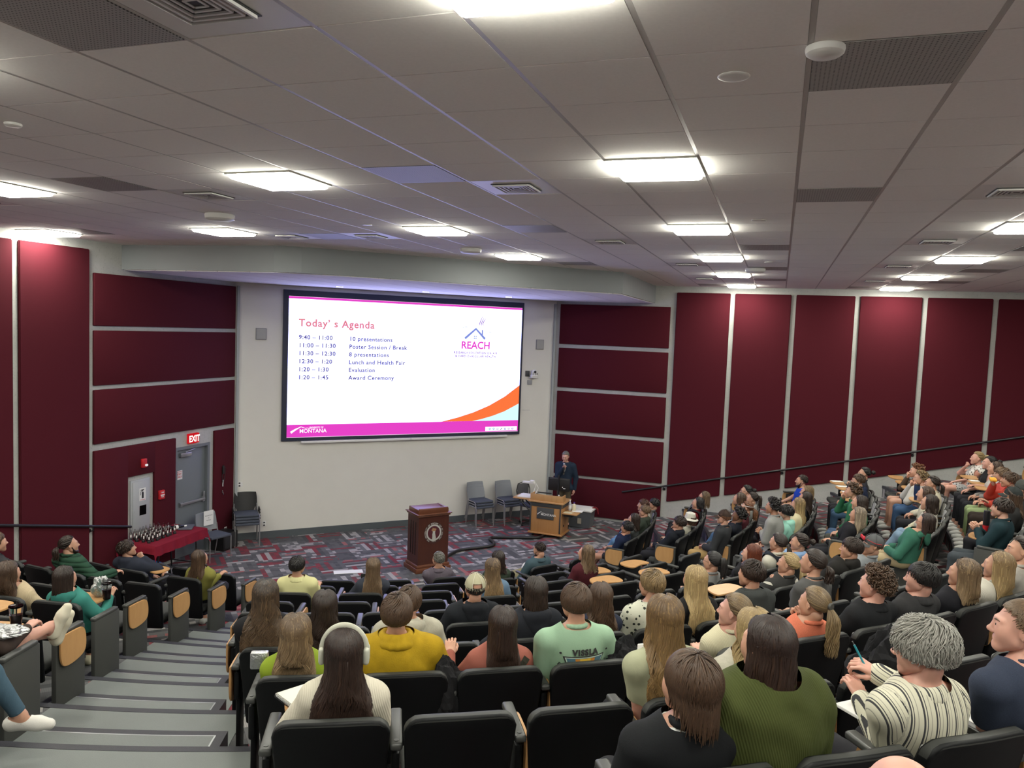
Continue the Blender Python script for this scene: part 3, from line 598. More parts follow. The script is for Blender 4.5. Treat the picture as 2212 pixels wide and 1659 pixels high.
# maple lectern desk
a0, a1 = np.array([-3.86, 11.06]), np.array([-3.10, 11.03])
front = 0.0+math.atan2(*(a1-a0)[::-1]); lx = (a1-a0)/np.linalg.norm(a1-a0); ln = np.array([lx[1], -lx[0]])
lw = .77; ld = .56; lc = a0+lx*lw/2-ln*ld/2
e = empty('lectern', (lc[0], lc[1], 0), front, 'maple media lectern with a gray MONTANA plaque on wheels', 'lectern')
mb = MB()
for x in (-.30, .30):
    for y in (-.20, .20): mb.cyl((x, y, .035), .035, .03, 14, axis='x')
mb.build('caster', M['black'], e)
mb = MB(); mb.bbox((0, 0, .085), (lw+.03, ld+.03, .035), .012); mb.bbox((0, 0, .435), (lw-.04, ld-.04, .67), .006); mb.build('body', M['oak'], e)
mb = MB(); mb.bbox((0, -.0, .785), (lw+.05, ld+.06, .035), .012); mb.bbox((-.0, -ld/2+.03, .87), (.74, .025, .15), .006); mb.bbox((.36, -ld/2+.14, .87), (.025, .24, .15), .006).bbox((-.36, -ld/2+.14, .87), (.025, .24, .15), .006); mb.build('desktop', M['laminate'], e)
mb = MB(); mb.bbox((0, -ld/2+.015, .715), (lw-.04, .012, .085), .003); mb.bbox((-.35, -ld/2+.012, .42), (.03, .012, .60), .003).bbox((.335, -ld/2+.012, .42), (.03, .012, .60), .003); mb.bbox((lw/2-.018, .0, .715), (.012, ld-.1, .085), .003); mb.build('gray_inlay', M['darkgray'], e)
mb = MB(); mb.bbox((-.005, -ld/2+.005, .535), (.39, .02, .25), .004); pl = mb.build('plaque', plain('plaque_gray', (.065, .068, .07), .5), e)
mb = MB(); put_text(mb, 'MONTANA', .072, (-.105, -ld/2-.006, .49), (1, 0, 0), (0, 0, 1), bold=.0012, sx=.95)
for i in range(4): 
    P = [(-.185, .505), (-.14, .545), (-.10, .57), (-.06, .548), (-.03, .555)]; w = [.025, .02, .006, .004, .003]
    a, b = P[i], P[i+1]; mb.add([(a[0], -ld/2-.006, a[1]-w[i]/2), (b[0], -ld/2-.006, b[1]-w[i+1]/2), (b[0], -ld/2-.006, b[1]+w[i+1]/2), (a[0], -ld/2-.006, a[1]+w[i]/2)], [(0, 1, 2, 3)])
mb.build('plaque_lettering', whitep, pl)
MB().bbox((lw/2+.17, -.05, .585), (.34, .48, .03), .01).build('side_shelf', M['laminate'], e); MB().bbox((lw/2+.1, -.05, .53), (.2, .3, .06), .01).build('shelf_bracket', M['black'], e)
MB().bbox((-lw/2-.22, .02, .785), (.42, .42, .03), .01).build('side_wing', M['laminate'], e); MB().tube([(-lw/2, -.15, .5), (-lw/2-.3, -.15, .77)], .014, 6).tube([(-lw/2, .1, .5), (-lw/2-.3, .1, .77)], .014, 6).build('wing_bracket', M['black'], e)
MB().cyl((lw/2-.015, -.1, .27), .025, .012, axis='x').build('cable_port', M['black'], e)
def on(l, rz, t, x, y, z):   # lectern local -> world
    p = lc+lx*x-ln*y; return (p[0], p[1], z)
def LW(x, y, z): p = lc+lx*x-ln*y; return (p[0], p[1], z)
t = empty('computer_monitor', LW(.17, .10, .802), front, 'black flat monitor on the lectern seen from behind', 'monitor')
MB().bbox((0, -.02, .34), (.50, .03, .29), .008).build('display_back', M['black'], t); MB().bbox((0, -.038, .46), (.44, .006, .02), .003).build('vent_strip', M['darkgray'], t)
MB().tube([(0, -.045, .0), (0, -.045, .54)], .02, 10).cyl((0, 0, .01), .1, .02).build('pole', M['blackm'], t); mb = MB(); put_text(mb, '\u2665\u2663', .05, (.12, -.039, .30), (1, 0, 0), (0, 0, 1)); MB().box((.13, -.037, .26), (.05, .003, .018)).box((.09, -.037, .285), (.02, .003, .02)).build('sticker', whitep, t)
t = empty('document_camera', LW(-.56, .03, .80), front, 'white document camera on the left wing of the lectern', 'document camera')
MB().bbox((0, 0, .015), (.34, .38, .03), .012).build('base', M['white'], t); MB().tube([(.12, .05, .03), (.17, .08, .24), (.14, .07, .30)], .012, 8).tube([(.17, .05, .03), (.24, .08, .20), (.18, .07, .30)], .012, 8).build('arm', M['white'], t); MB().bbox((.02, .05, .31), (.30, .07, .05), .015).bbox((.1, .05, .34), (.1, .09, .06), .012).build('head', M['white'], t); MB().cyl((0, .05, .275), .02, .02).build('lens', M['black'], t)
tag(MB().bbox((0, 0, 0), (.28, .21, .008), .002, rz=front+.2).build('paper_sheet', whitep), 'white papers on the left wing of the lectern', 'paper').location = LW(-.57, .03, .836)
tag(MB().bbox((0, 0, 0), (.32, .06, .02), .006, rz=front+.05).build('keyboard', M['black']), 'black keyboard edge on top of the lectern', 'keyboard').location = LW(-.10, -.10, .955)
t = empty('red_tipped_microphone', LW(.24, -.12, .802), front, 'small gooseneck microphone with red and white tip on the lectern', 'microphone'); MB().tube([(0, 0, 0), (0, 0, .09), (.01, -.03, .13)], .008, 6).build('gooseneck', M['black'], t); MB().ball((.01, -.035, .14), .018).build('tip', M['white'], t); MB().ball((.0, -.02, .12), .015).build('collar', red, t)
# things on the side shelf
def bottle(name, loc, h, r, body, capm, lab, cat='bottle', lm=None, n=18):
    e = empty(name, loc, 0, lab, cat); MB().lathe([(r*.9, 0), (r, .01), (r, h*.62), (r*.8, h*.72), (r*.35, h*.8), (r*.35, h*.9)], n=n).build('body', body, e)
    MB().lathe([(r*.42, h*.88), (r*.42, h), (r*.3, h)], n=n).build('cap', capm, e)
    if lm: MB().lathe([(r*1.02, h*.2), (r*1.02, h*.5)], n=n).build('label_band', lm, e)
    return e
bottle('water_bottle', LW(.46, .03, .60), .24, .032, plain('frosted_bottle', (.45, .48, .52), .3), whitep, 'clear water bottle on the lectern side shelf', lm=whitep)
bottle('hand_sanitizer', LW(.55, .05, .60), .19, .045, plain('cream_plastic', (.68, .62, .45), .4), plain('purple_cap', (.08, .03, .22), .4), 'cream bottle with purple pump cap on the lectern side shelf')
tag(MB().bbox((0, 0, 0), (.20, .15, .006), .002, rz=front-.1).build('notepad', plain('cream_paper', (.68, .60, .40), .8)), 'cream paper note on the front of the side shelf', 'paper').location = LW(.50, -.20, .604)
tag(MB().bbox((0, 0, 0), (.24, .20, .012), .002, rz=front+.1).build('paper_stack', whitep), 'white paper stack at the outer end of the side shelf', 'paper').location = LW(.64, .03, .607)
# storage bin behind the shelf
e = empty('storage_bin', (-3.0, 12.42, 0), front, 'gray translucent storage bin with white lid beside the lectern', 'storage bin')
MB().box((0, 0, .2), (.50, .36, .38), top=(1.12, 1.12)).build('tub', plain('smoky_plastic', (.10, .11, .12), .35), e); MB().bbox((0, 0, .42), (.62, .46, .05), .015).build('lid', whitep, e); MB().box((.02, -.205, .17), (.09, .006, .13)).build('paper_label', plain('tan_label', (.4, .36, .28), .8), e)
cloth_red = fabric('dark_red_cloth', (.18, .015, .02))
tag(MB().tube([(0, 0, .01), (.06, .02, .03), (.12, .02, .0), (.15, 0, -.12)], [.012, .022, .02, .01], 8).build('red_strap', cloth_red), 'red strap draped over the corner of the storage bin', 'strap').location = (-2.75, 12.45, .44)
# side chairs
M['chairseat'] = fabric('blue_gray_upholstery', (.075, .085, .11), 200); M['chairgray'] = plain('gray_plastic_shell', (.235, .25, .27), .5); M['chairframe'] = plain('silver_frame', (.33, .33, .34), .35, Metallic=.5)
def patterned():
    n = NT('swirl_fabric'); v = n.n('TexVoronoi', {'Vector': n.obj(), 'Scale': 28., 'Randomness': 1.}, feature='DISTANCE_TO_EDGE').outputs['Distance']
    return n.pb(n.mix(n.m('LESS_THAN', v, .09), (.33, .30, .28), (.12, .11, .11)), .9)
M['swirl'] = patterned()
def side_chair(name, loc, rz, lab, back, group, z=0, arms=True, ribs=True, dark=False):
    e = empty(name, (*loc, z), rz, lab, 'chair', group)
    mb = MB(); mb.bbox((0, .02, .455), (.46, .44, .05), .024); mb.build('seat', M['chairseat'], e)
    mb = MB()
    n = 10; V = []
    for i in range(n+1):
        x = -.225+.45*i/n; y = -.20-.05*(1-(x/.225)**2)
        for z_, yy_ in ((.50, .02), (.60, 0), (.72, -.02), (.84, -.045)):
            V.append((x*(1 if z_ < .8 else .93), y+yy_, z_))
    F = [(4*i+j, 4*i+j+1, 4*i+j+5, 4*i+j+4) for i in range(n) for j in range(3)]
    V2 = [(a, b-.018, c) for a, b, c in V]; m_ = len(V)
    F += [(m_+4*i+j, m_+4*i+j+4, m_+4*i+j+5, m_+4*i+j+1) for i in range(n) for j in range(3)]
    F += [(4*i, 4*i+4, m_+4*i+4, m_+4*i) for i in range(n)]+[(4*i+3, m_+4*i+3, m_+4*i+7, 4*i+7) for i in range(n)]+[(0, m_, m_+1, 1), (1, m_+1, m_+2, 2), (2, m_+2, m_+3, 3), (4*n, 4*n+1, m_+4*n+1, m_+4*n), (4*n+1, 4*n+2, m_+4*n+2, m_+4*n+1), (4*n+2, 4*n+3, m_+4*n+3, m_+4*n+2)]
    mb.add(V, F[:0]); mb.add(V+V2, F, 0, True) if False else None
    mb = MB(); mb.add(V+V2, F, 0, True)
    bk = mb.build('backrest', M['black'] if dark else back, e)
    if dark: 
        mb = MB(); mb.add([(a*.86, b+.006, .585+(c-.5)*.69) for a, b, c in [(-.225+.45*i/n, -.25+.05*(-1+2*i/n)**2-.01-.052*j/5, .5+.068*j) for i in range(n+1) for j in range(6)]], [(6*i+j, 6*i+j+1, 6*i+j+7, 6*i+j+6) for i in range(n) for j in range(5)], 0, True); mb.build('fabric_inset', back, bk)
    elif ribs:
        mb = MB()
        for k in range(6): mb.tube([(x, -.20-.05*(1-(x/.225)**2)+.004-(.03*k/6), .56+.026*k) for x in np.linspace(-.16, .16, 7)], .0035, 5)
        mb.build('rib', M['darkgray'], bk)
    for sx in (-1, 1):
        MB().tube([(sx*.235, .20, 0), (sx*.235, .20, .42), (sx*.235, .16, .455), (sx*.235, -.12, .46)], .011, 8).build('leg', M['chairframe'], e)
        MB().tube([(sx*.235, -.26, 0), (sx*.235, -.17, .40), (sx*.22, -.20, .62)], .011, 8).build('leg', M['chairframe'], e)
        if dark: MB().tube([(sx*.25, -.16, .46), (sx*.255, -.1, .56), (sx*.255, .08, .53)], .012, 8).build('arm_stub', M['black'], e)
    return e
room_in = math.atan2(WN[1], WN[0])-PI/2
for j, (lx_, ly_) in enumerate(((-5.12, 11.40), (-4.60, 11.88))):
    for i in range(3):
        p_ = np.array([lx_, ly_])-WN*.03*i-WN*.03+WN*.0
        side_chair('stacking_chair', p_, room_in+.12, f"gray ribbed stacking chair, {['lowest','middle','topmost'][i]} of the {['left','right'][j]} stack near the lectern", M['chairgray'], 'gray stacking chairs by the screen wall', z=.055*i if True else 0)
for i in range(4):
    p_ = np.array([-8.80, 7.86])+WN*.06-WD*.06+WN*.0+WD*.0-WN*.012*i
    side_chair('patterned_chair', p_, room_in-.05, f"dark stacking chair with swirl-pattern back, {['lowest','second','third','topmost'][i]} of the stack by the corner", M['swirl'], 'stack of patterned chairs in the corner', z=.055*i, dark=True)
side_chair('sign_chair', (-8.72, 6.72), math.radians(-102), 'gray side chair with a white paper sign taped to its back', M['chairgray'], None)
sg = empty('paper_sign', (-8.72, 6.72, 0), math.radians(-102), 'white printed paper leaning on the gray chair back', 'sign')
sm_ = MB().box((-.04, -.202, .74), (.215, .004, .28), M=None); sm_.xf(rotx(.0)); ps = sm_.build('sheet', whitep, sg)
mb = MB()
for t_, z_, s_ in (('Reserved Seating', .78, .024), ('for', .735, .022), ('Key-Note', .69, .024)): put_text(mb, t_, s_, (-.04, -.1985, z_), (-1, 0, 0), (0, 0, 1), align='CENTER', bold=.0003)
mb.build('print', blackink, sg)
# task chair behind the lectern
e = empty('task_chair', (-4.12, 12.02, 0), room_in+.3, 'dark swivel task chair with mesh back left of the lectern', 'chair')
MB().bbox((0, 0, .47), (.46, .44, .07), .03).build('seat', M['chairseat'], e); mb = MB()
for k in range(5): a = 2*PI*k/5; mb.tube([(0, 0, .1), (.27*math.cos(a), .27*math.sin(a), .06)], [.025, .015], 8).ball((.27*math.cos(a), .27*math.sin(a), .028), .028, 10)
mb.build('base', M['black'], e); MB().tube([(0, 0, .08), (0, 0, .45)], .022, 10).build('column', M['black'], e)
mb = MB(); mb.tube([(-.2, -.24, .58), (-.22, -.27, .78), (-.17, -.28, .93), (0, -.29, .96), (.17, -.28, .93), (.22, -.27, .78), (.2, -.24, .58), (0, -.25, .55), (-.2, -.24, .58)], .012, 8).tube([(0, -.1, .44), (0, -.27, .5), (0, -.27, .6)], .02, 8); mb.build('back_frame', M['black'], e)
MB().bbox((0, -.275, .76), (.38, .006, .34), .003).build('mesh', plain('gray_mesh', (.10, .10, .11), .7), e)
for s in (-1, 1): MB().tube([(s*.22, .0, .48), (s*.27, .0, .52), (s*.27, 0, .66), (s*.27, .12, .68), (s*.27, -.12, .68)], .014, 8).build('armrest', M['black'], e)
# black cable on the carpet
P = [(-4.75, 8.35), (-4.78, 8.85), (-4.74, 9.15), (-4.63, 9.35), (-4.31, 9.70), (-4.24, 9.9), (-4.33, 10.1), (-4.46, 10.25), (-4.46, 10.42), (-4.3, 10.52), (-3.95, 10.66), (-3.56, 10.88), (-3.5, 11.3)]
def smooth(P, n=8):
    P = np.array(P, float); out = []
    for i in range(len(P)-1):
        p0, p1, p2, p3 = P[max(i-1, 0)], P[i], P[i+1], P[min(i+2, len(P)-1)]
        for t in np.linspace(0, 1, n, endpoint=False): out.append(.5*((2*p1)+(-p0+p2)*t+(2*p0-5*p1+4*p2-p3)*t*t+(-p0+3*p1-3*p2+p3)*t**3))
    out.append(P[-1]); return np.array(out)
S_ = smooth([(*p, .035) for p in P]); MB().tube(S_, .032, 10).build('floor_cable', M['black'], None, label='thick black cable sleeve snaking over the carpet from podium to lectern', cat='cable')
mb = MB().box((-6.04, 7.11, .006), (.52, .19, .006), rz=.62); tag(mb.build('floor_sign', whitep), 'white paper strip lying on the carpet before the front row', 'paper')
mb = MB(); 
for i in range(9): put_text(mb, 'WELCOME'[i % 7], .08, (-6.23+.05*i*math.cos(.62)*1.0, 7.0+.05*i*math.sin(.62), .0105), (math.cos(.62), math.sin(.62), 0), (-math.sin(.62), math.cos(.62), 0), bold=.001) if i < 7 else None
# ---------------------------------------------------------------- table by the exit
tb = np.array([[-9.03, 5.05], [-8.45, 4.96], [-8.17, 5.88], [-8.75, 6.05]])
cxy = np.array([-8.78, 5.55]); ta = math.radians(4)
e = empty('folding_table', (*cxy, 0), ta, 'folding table with black legs under a maroon cloth by the exit', 'table')
MB().bbox((0, 0, .715), (.68, 1.30, .03), .01).build('tabletop', plain('table_gray', (.3, .3, .3), .5), e)
for y in (-.52, .52):
    for x in (-.27, .27): MB().tube([(x, y, 0), (x, y*.9, .70)], .013, 8).build('leg', M['blackm'], e)
    MB().tube([(-.27, y, .12), (.27, y, .12)], .01, 6).build('crossbar', M['blackm'], e)
# cloth
nx, ny = 26, 44; V = []; F = []
for i in range(nx+1):
    for j in range(ny+1):
        u = -.52+1.04*i/nx; v = -.80+1.58*j/ny; hx, hy = .35, .665; ox = max(0, abs(u)-hx); oy = max(0, abs(v)-hy)
        x = max(-hx, min(hx, u)); y = max(-hy, min(hy, v)); dr = ox+oy
        wv = .012*math.sin(v*23+u*5)+.008*math.sin(v*41) if ox else .012*math.sin(u*25)
        x += math.copysign(.012+wv*min(1, ox*8)+ox*.18, u) if ox else 0; y += math.copysign(.012+wv*min(1, oy*8)+oy*.15, v) if oy else 0
        V.append((x, y, .735-dr*.97))
F = [(i*(ny+1)+j, (i+1)*(ny+1)+j, (i+1)*(ny+1)+j+1, i*(ny+1)+j+1) for i in range(nx) for j in range(ny)]
mb = MB(); mb.add(V, F, 0, True); o = mb.build('tablecloth', fabric('maroon_cloth', (.20, .010, .025), 300), None, label='maroon cloth draped over the folding table by the exit', cat='tablecloth'); o.location = (*cxy, 0); o.rotation_euler = (0, 0, ta)
def TW(x, y, z): p = rotz(ta)@np.array([x, y, 0]); return (cxy[0]+p[0], cxy[1]+p[1], z)
gl = glass('trophy_glass', (.75, .8, .78), .08); bbk = MB().lathe([(.027, 0), (.027, .035), (.024, .04)], n=14); gb = MB().lathe([(.022, .04), (.024, .10), (.021, .125), (.009, .15), (.009, .175), (.012, .178)], n=14); pp = MB().box((.023, 0, .085), (.004, .02, .045))
pr = None; n_ = 0; rr = random.Random(4)
for i in range(8):
    for j in range(4):
        x = -.22+j*.115+rr.uniform(-.012, .012)-.0; y = -.54+i*.09+rr.uniform(-.012, .012)
        if pr is None:
            e = empty('souvenir_bottle', TW(x, y, .738), ta-.8, cat='bottle'); pr = [bbk.build('base', M['black'], e), gb.build('glass', gl, e), pp.build('tag', whitep, e)]
        else:
            e = empty('souvenir_bottle', TW(x, y, .738), ta-.8+rr.uniform(-.3, .3), cat='bottle')
            for s in pr: c = s.copy(); C.objects.link(c); c.parent = e
        e['group'] = 'small souvenir bottles on the maroon cloth'; e['label'] = 'small glass bottle with white tag in the rows on the maroon cloth'
for k, (x, y, a) in enumerate(((-.1, .24, 1.35), (-.02, .36, 1.2))):
    e = empty('wine_bottle', TW(x, y, .778), 0, f"dark wine bottle lying on the maroon cloth, {['left','right'][k]} of two", 'bottle'); e.rotation_euler = (0, PI/2, a)
    MB().lathe([(.034, -.15), (.038, -.14), (.038, .03), (.03, .07), (.014, .10), (.014, .16)], n=18).build('body', plain('dark_bottle', (.008, .008, .01), .15), e); MB().lathe([(.039, -.06), (.039, .0)], n=18).lathe([(.016, .115), (.016, .16)], n=12).build('label_band', whitep, e)
tag(MB().bbox((0, 0, 0), (.24, .33, .025), .006, rz=ta+.5).build('laptop', plain('slate_plastic', (.10, .105, .13), .4)), 'closed slate gray laptop on the right end of the maroon table', 'laptop').location = TW(.05, .50, .752)
# subwoofer, bag
e = empty('floor_speaker', (-9.0, 7.35, 0), 0, 'black floor speaker box behind the sign chair', 'speaker'); MB().bbox((0, 0, .17), (.34, .42, .34), .015).build('cabinet', M['black'], e); MB().bbox((.172, 0, .18), (.01, .36, .28), .004).build('grille_cloth', plain('speaker_cloth', (.02, .02, .022), .9), e)
def blob(c, r, n=16, amp=.12, seed=0, sq=1.):
    mb = MB().ball((0, 0, 0), 1, n=n*2); V = mb.v[0]; out = []
    for v in V:
        k = 1+amp*mnoise.noise(Vector(v*2.1)+Vector((seed*3.1, 0, 0)))*2
        w = np.sign(v)*np.abs(v)**sq; out.append(w*k)
    mb.v[0] = np.array(out)*np.array(r)+np.array(c); return mb
e = empty('backpack', (-8.72, 5.15, 0), .4, 'black and blue backpack on the floor under the maroon table', 'backpack')
blob((0, 0, .17), (.24, .19, .17), amp=.2, seed=3, sq=.8).build('pack', fabric('black_nylon', (.015, .016, .02)), e); blob((.06, .06, .25), (.17, .12, .10), amp=.25, seed=5).build('blue_jacket', fabric('blue_nylon', (.03, .14, .45)), e); MB().tube([(-.2, -.1, .2), (-.1, -.12, .33), (.1, -.1, .33), (.2, -.05, .2)], .012, 6).build('strap', whitep, e)
# ================================================================ AUDITORIUM SEATS
M['shell'] = plain('black_seat_shell', (.0045, .005, .006), .5, .2, 40, **{'Specular IOR Level': .25})
M['shell_lit_top'] = plain('seat_shell_lit_top', (.030, .032, .030), .55)  # paler than the shell: lamp light painted onto the top rim of the back
M['upholstery'] = fabric('light_gray_upholstery', (.30, .30, .29), 160, .35)
M['cushion'] = fabric('charcoal_upholstery', (.07, .072, .07), 160, .3)
M['arm'] = plain('charcoal_arm_plastic', (.05, .052, .050), .4)
def seat_meshes(w):
    """shared meshes of one seat, back width w; origin on the row floor below the top of the back, +y towards the stage"""
    R = {}
    # back shell: slightly wider at the top, bulging, thick rounded rim
    nx, nz = 12, 9; V = []
    def pt(u, t, side):
        # u -1..1 across, t 0..1 up
        ww = w/2*(.86+.14*t); cr = .05
        z = .30+.57*t; x = u*ww
        if t > .9: x *= 1-.10*((t-.9)/.1)**2*abs(u)**6; z -= .022*abs(u)**8
        z += .012*(1-u*u)*(t > .95)
        y = .085-.105*t+.035*u*u*(1 if side else .9)
        th = .040+.020*t
        if t > .97: th *= .85
        return (x, y+(th/2 if side else -th/2)-.01, z)
    us = [-1+2*i/nx for i in range(nx+1)]; ts = [0, .12, .3, .5, .7, .85, .93, .97, 1.]
    for s in (0, 1):
        for t in ts:
            for u in us: V.append(pt(u, t, s))
    n1 = (nx+1)*len(ts); F = []; mm = []
    for s in (0, 1):
        for a in range(len(ts)-1):
            for b in range(nx):
                i = s*n1+a*(nx+1)+b; f = (i, i+1, i+nx+2, i+nx+1); F.append(f if not s else f[::-1]); mm.append(1 if (a == len(ts)-2) else 0)
    for a in range(len(ts)-1):
        for b in (0, nx):
            i = a*(nx+1)+b; f = (i, i+nx+1, i+n1+nx+1, i+n1); F.append(f if b else f[::-1]); mm.append(1 if a >= 6 else 0)
    for b in range(nx):
        i = (len(ts)-1)*(nx+1)+b; F.append((i, i+1, i+1+n1, i+n1)); mm.append(1); F.append((b, b+n1, b+1+n1, b+1)); mm.append(0)
    bm = bmesh.new(); vs = [bm.verts.new(v) for v in V]
    for f, m_ in zip(F, mm):
        fc = bm.faces.new([vs[i] for i in f]); fc.material_index = m_; fc.smooth = True
    bmesh.ops.recalc_face_normals(bm, faces=bm.faces[:])
    ed = [e for e in bm.edges if len(e.link_faces) == 2 and e.calc_face_angle() > .8]
    bmesh.ops.bevel(bm, geom=ed, offset=.011, segments=3, affect='EDGES', profile=.5)
    for f in bm.faces: f.smooth = True
    me = bpy.data.meshes.new('back_shell'); bm.to_mesh(me); bm.free(); me.materials.append(M['shell']); me.materials.append(M['shell_lit_top']); R['back_shell'] = me
    def keep(mb, name, mats):
        o = mb.build(name, mats); me = o.data; bpy.data.objects.remove(o); return me
    mb = MB(); V = []; n = 10
    for t in (.08, .3, .6, .85, .93, .965):
        for i in range(n+1):
            u = -1+2*i/n; p = pt(u*.93, t, 1); V.append((p[0], p[1]+.018*(1-abs(u)**4)*(1-abs(2*t-1)**4)+.006, p[2]-.004))
    F = [(a*(n+1)+b, a*(n+1)+b+1, (a+1)*(n+1)+b+1, (a+1)*(n+1)+b) for a in range(5) for b in range(n)]
    V2 = [(x, y-.02, z) for x, y, z in V]; k = len(V); nn = n+1
    F += [(i*nn, (i+1)*nn, k+(i+1)*nn, k+i*nn) for i in range(5)]+[(i*nn+n, k+i*nn+n, k+(i+1)*nn+n, (i+1)*nn+n) for i in range(5)]+[(5*nn+b, 5*nn+b+1, k+5*nn+b+1, k+5*nn+b) for b in range(n)]
    mb.add([(x, y, z) for x, y, z in V+V2], [f[::-1] for f in F], 0, True); R['back_cushion'] = keep(mb, 'back_cushion', M['upholstery'])
    mb = MB(); mb.bbox((0, .31, .425), (w*.92, .42, .09), .035, seg=3, M=None); R['seat_cushion'] = keep(mb, 'seat_cushion', M['cushion'])
    mb = MB(); mb.bbox((0, .30, .37), (w*.86, .36, .04), .015); R['seat_pan'] = keep(mb, 'seat_pan', M['shell'])
    a = math.radians(-7)
    mb = MB(); mb.bbox((0, .185, .722), (.056, .34, .034), .012, M=None, seg=3); mb.cyl((0, .05, .740), .011, .004, 12); R['armrest'] = keep(mb, 'armrest', M['arm'])
    mb = MB(); mb.bbox((0, .17, .37), (.032, .11, .70), .01); mb.bbox((0, .19, .015), (.06, .26, .03), .008); mb.bbox((0, .17, .58), (.038, .24, .20), .015); R['standard'] = keep(mb, 'standard', M['shell'])
    mb = MB(); mb.bbox((0, .20, .36), (.045, .36, .70), .012); R['end_panel'] = keep(mb, 'end_panel', plain('end_panel_laminate', (.045, .047, .044), .6) if 'endp' not in M else M['endp'])
    # writing tablet, stored: a vertical board hanging beside the arm
    P = [(.05, .60), (.30, .60), (.345, .56), (.36, .40), (.30, .33), (.14, .30), (.06, .34), (.04, .45)]
    def board(P, th, axis):
        bm = bmesh.new(); vs = []
        pts = smooth([*P, P[0]], 5)[:-1]
        for x in (-th/2, th/2): vs.append([bm.verts.new((x, p[0], p[1]) if axis == 'x' else (p[0], p[1], x)) for p in pts])
        bm.faces.new(vs[0]); bm.faces.new(vs[1][::-1]); n = len(pts)
        for i in range(n): bm.faces.new((vs[0][i], vs[1][i], vs[1][(i+1) % n], vs[0][(i+1) % n]))
        bmesh.ops.recalc_face_normals(bm, faces=bm.faces[:]); bmesh.ops.bevel(bm, geom=[e for e in bm.edges if e.calc_face_angle(0) > 1], offset=.003, segments=2, affect='EDGES')
        me = bpy.data.meshes.new('writing_tablet'); bm.to_mesh(me); bm.free(); me.materials.append(M['laminate']); return me
    R['tab_stored'] = board([(.04, .715), (.20, .715), (.315, .70), (.355, .62), (.345, .50), (.25, .455), (.10, .455), (.045, .53)], .016, 'x')
    R['tab_open'] = board([(-.06, .27), (.00, .22), (.17, .26), (.33, .25), (.36, .31), (.33, .42), (.24, .49), (.05, .50), (-.04, .46), (-.07, .36)], .016, 'z')
    return R
M['endp'] = plain('end_panel_laminate', (.045, .047, .044), .6)
_sm = {}
SEATS = {}
def seat_frame(k, th): 
    x, y, z = pol(RK(k), th, FK(k)); return (x, y, z), math.radians(th+90)
def add_seat(k, th, w, block, idx, arm_l=True, arm_r=True, tab='r', tab_open=None, end=None):
    key = round(w, 2)
    if key not in _sm: _sm[key] = seat_meshes(w)
    R = _sm[key]; loc, rz = seat_frame(k, th)
    e = empty('auditorium_seat', loc, rz, cat='seat', group=f'black tablet-arm seats of the {block} block')
    e['label'] = f"black tablet-arm seat, {ORD[k-1]} row from the stage, {block} block, {ORD[idx]} from the {'first' if block=='x' else 'aisle' if block!='centre' else 'left aisle'}"
    link('back_shell', R['back_shell'], e); link('back_cushion', R['back_cushion'], e); link('seat_cushion', R['seat_cushion'], e); link('seat_pan', R['seat_pan'], e)
    g = w/2+.026; gl_ = g+(.085 if end == 'l' and block == 'left' else 0); gr_ = g+(.085 if end == 'r' and block == 'left' else 0)
    if arm_l: a = link('armrest', R['armrest'], e); a.location = (-gl_, 0, 0); s = link('standard' if end != 'l' else 'end_panel', R['standard' if end != 'l' else 'end_panel'], e); s.location = (-gl_, 0, 0)
    if arm_r: a = link('armrest', R['armrest'], e); a.location = (gr_, 0, 0); s = link('standard' if end != 'r' else 'end_panel', R['standard' if end != 'r' else 'end_panel'], e); s.location = (gr_, 0, 0)
    if tab_open: t = link('writing_tablet', R['tab_open'], e); t.location = (.17 if tab_open == 'r' else -.17, .0, .785); t.scale = (-1 if tab_open == 'r' else 1, 1, 1)
    elif tab == 'r': t = link('writing_tablet', R['tab_stored'], e); t.location = (gr_+.040, 0, 0)
    elif tab == 'l': t = link('writing_tablet', R['tab_stored'], e); t.location = (-gl_-.040, 0, 0)
    SEATS[(block, k, idx)] = (e, th, w)
    return e
OPEN = {}    # seats whose tablet is folded out: (block, row, index) -> side
for key in [('right', 5, 8), ('right', 5, 7), ('right', 5, 6), ('right', 5, 5), ('right', 5, 3), ('right', 6, 9), ('right', 6, 8), ('right', 6, 7), ('right', 6, 5), ('right', 7, 9), ('right', 7, 8), ('right', 7, 7), ('right', 8, 9), ('right', 8, 8), ('right', 8, 10), ('right', 7, 0)]: OPEN[key] = 'r'
OPEN.update({('left', 5, 0): 'r', ('left', 7, 0): 'r', ('left', 6, 1): 'r', ('left', 8, 0): 'r', ('left', 2, 1): 'r', ('centre', 9, 0): 'l', ('centre', 8, 0): 'l', ('centre', 4, 5): 'r', ('centre', 4, 6): 'r', ('centre', 6, 8): 'r', ('centre', 7, 6): 'r', ('centre', 3, 5): 'r', ('centre', 3, 6): 'l'})
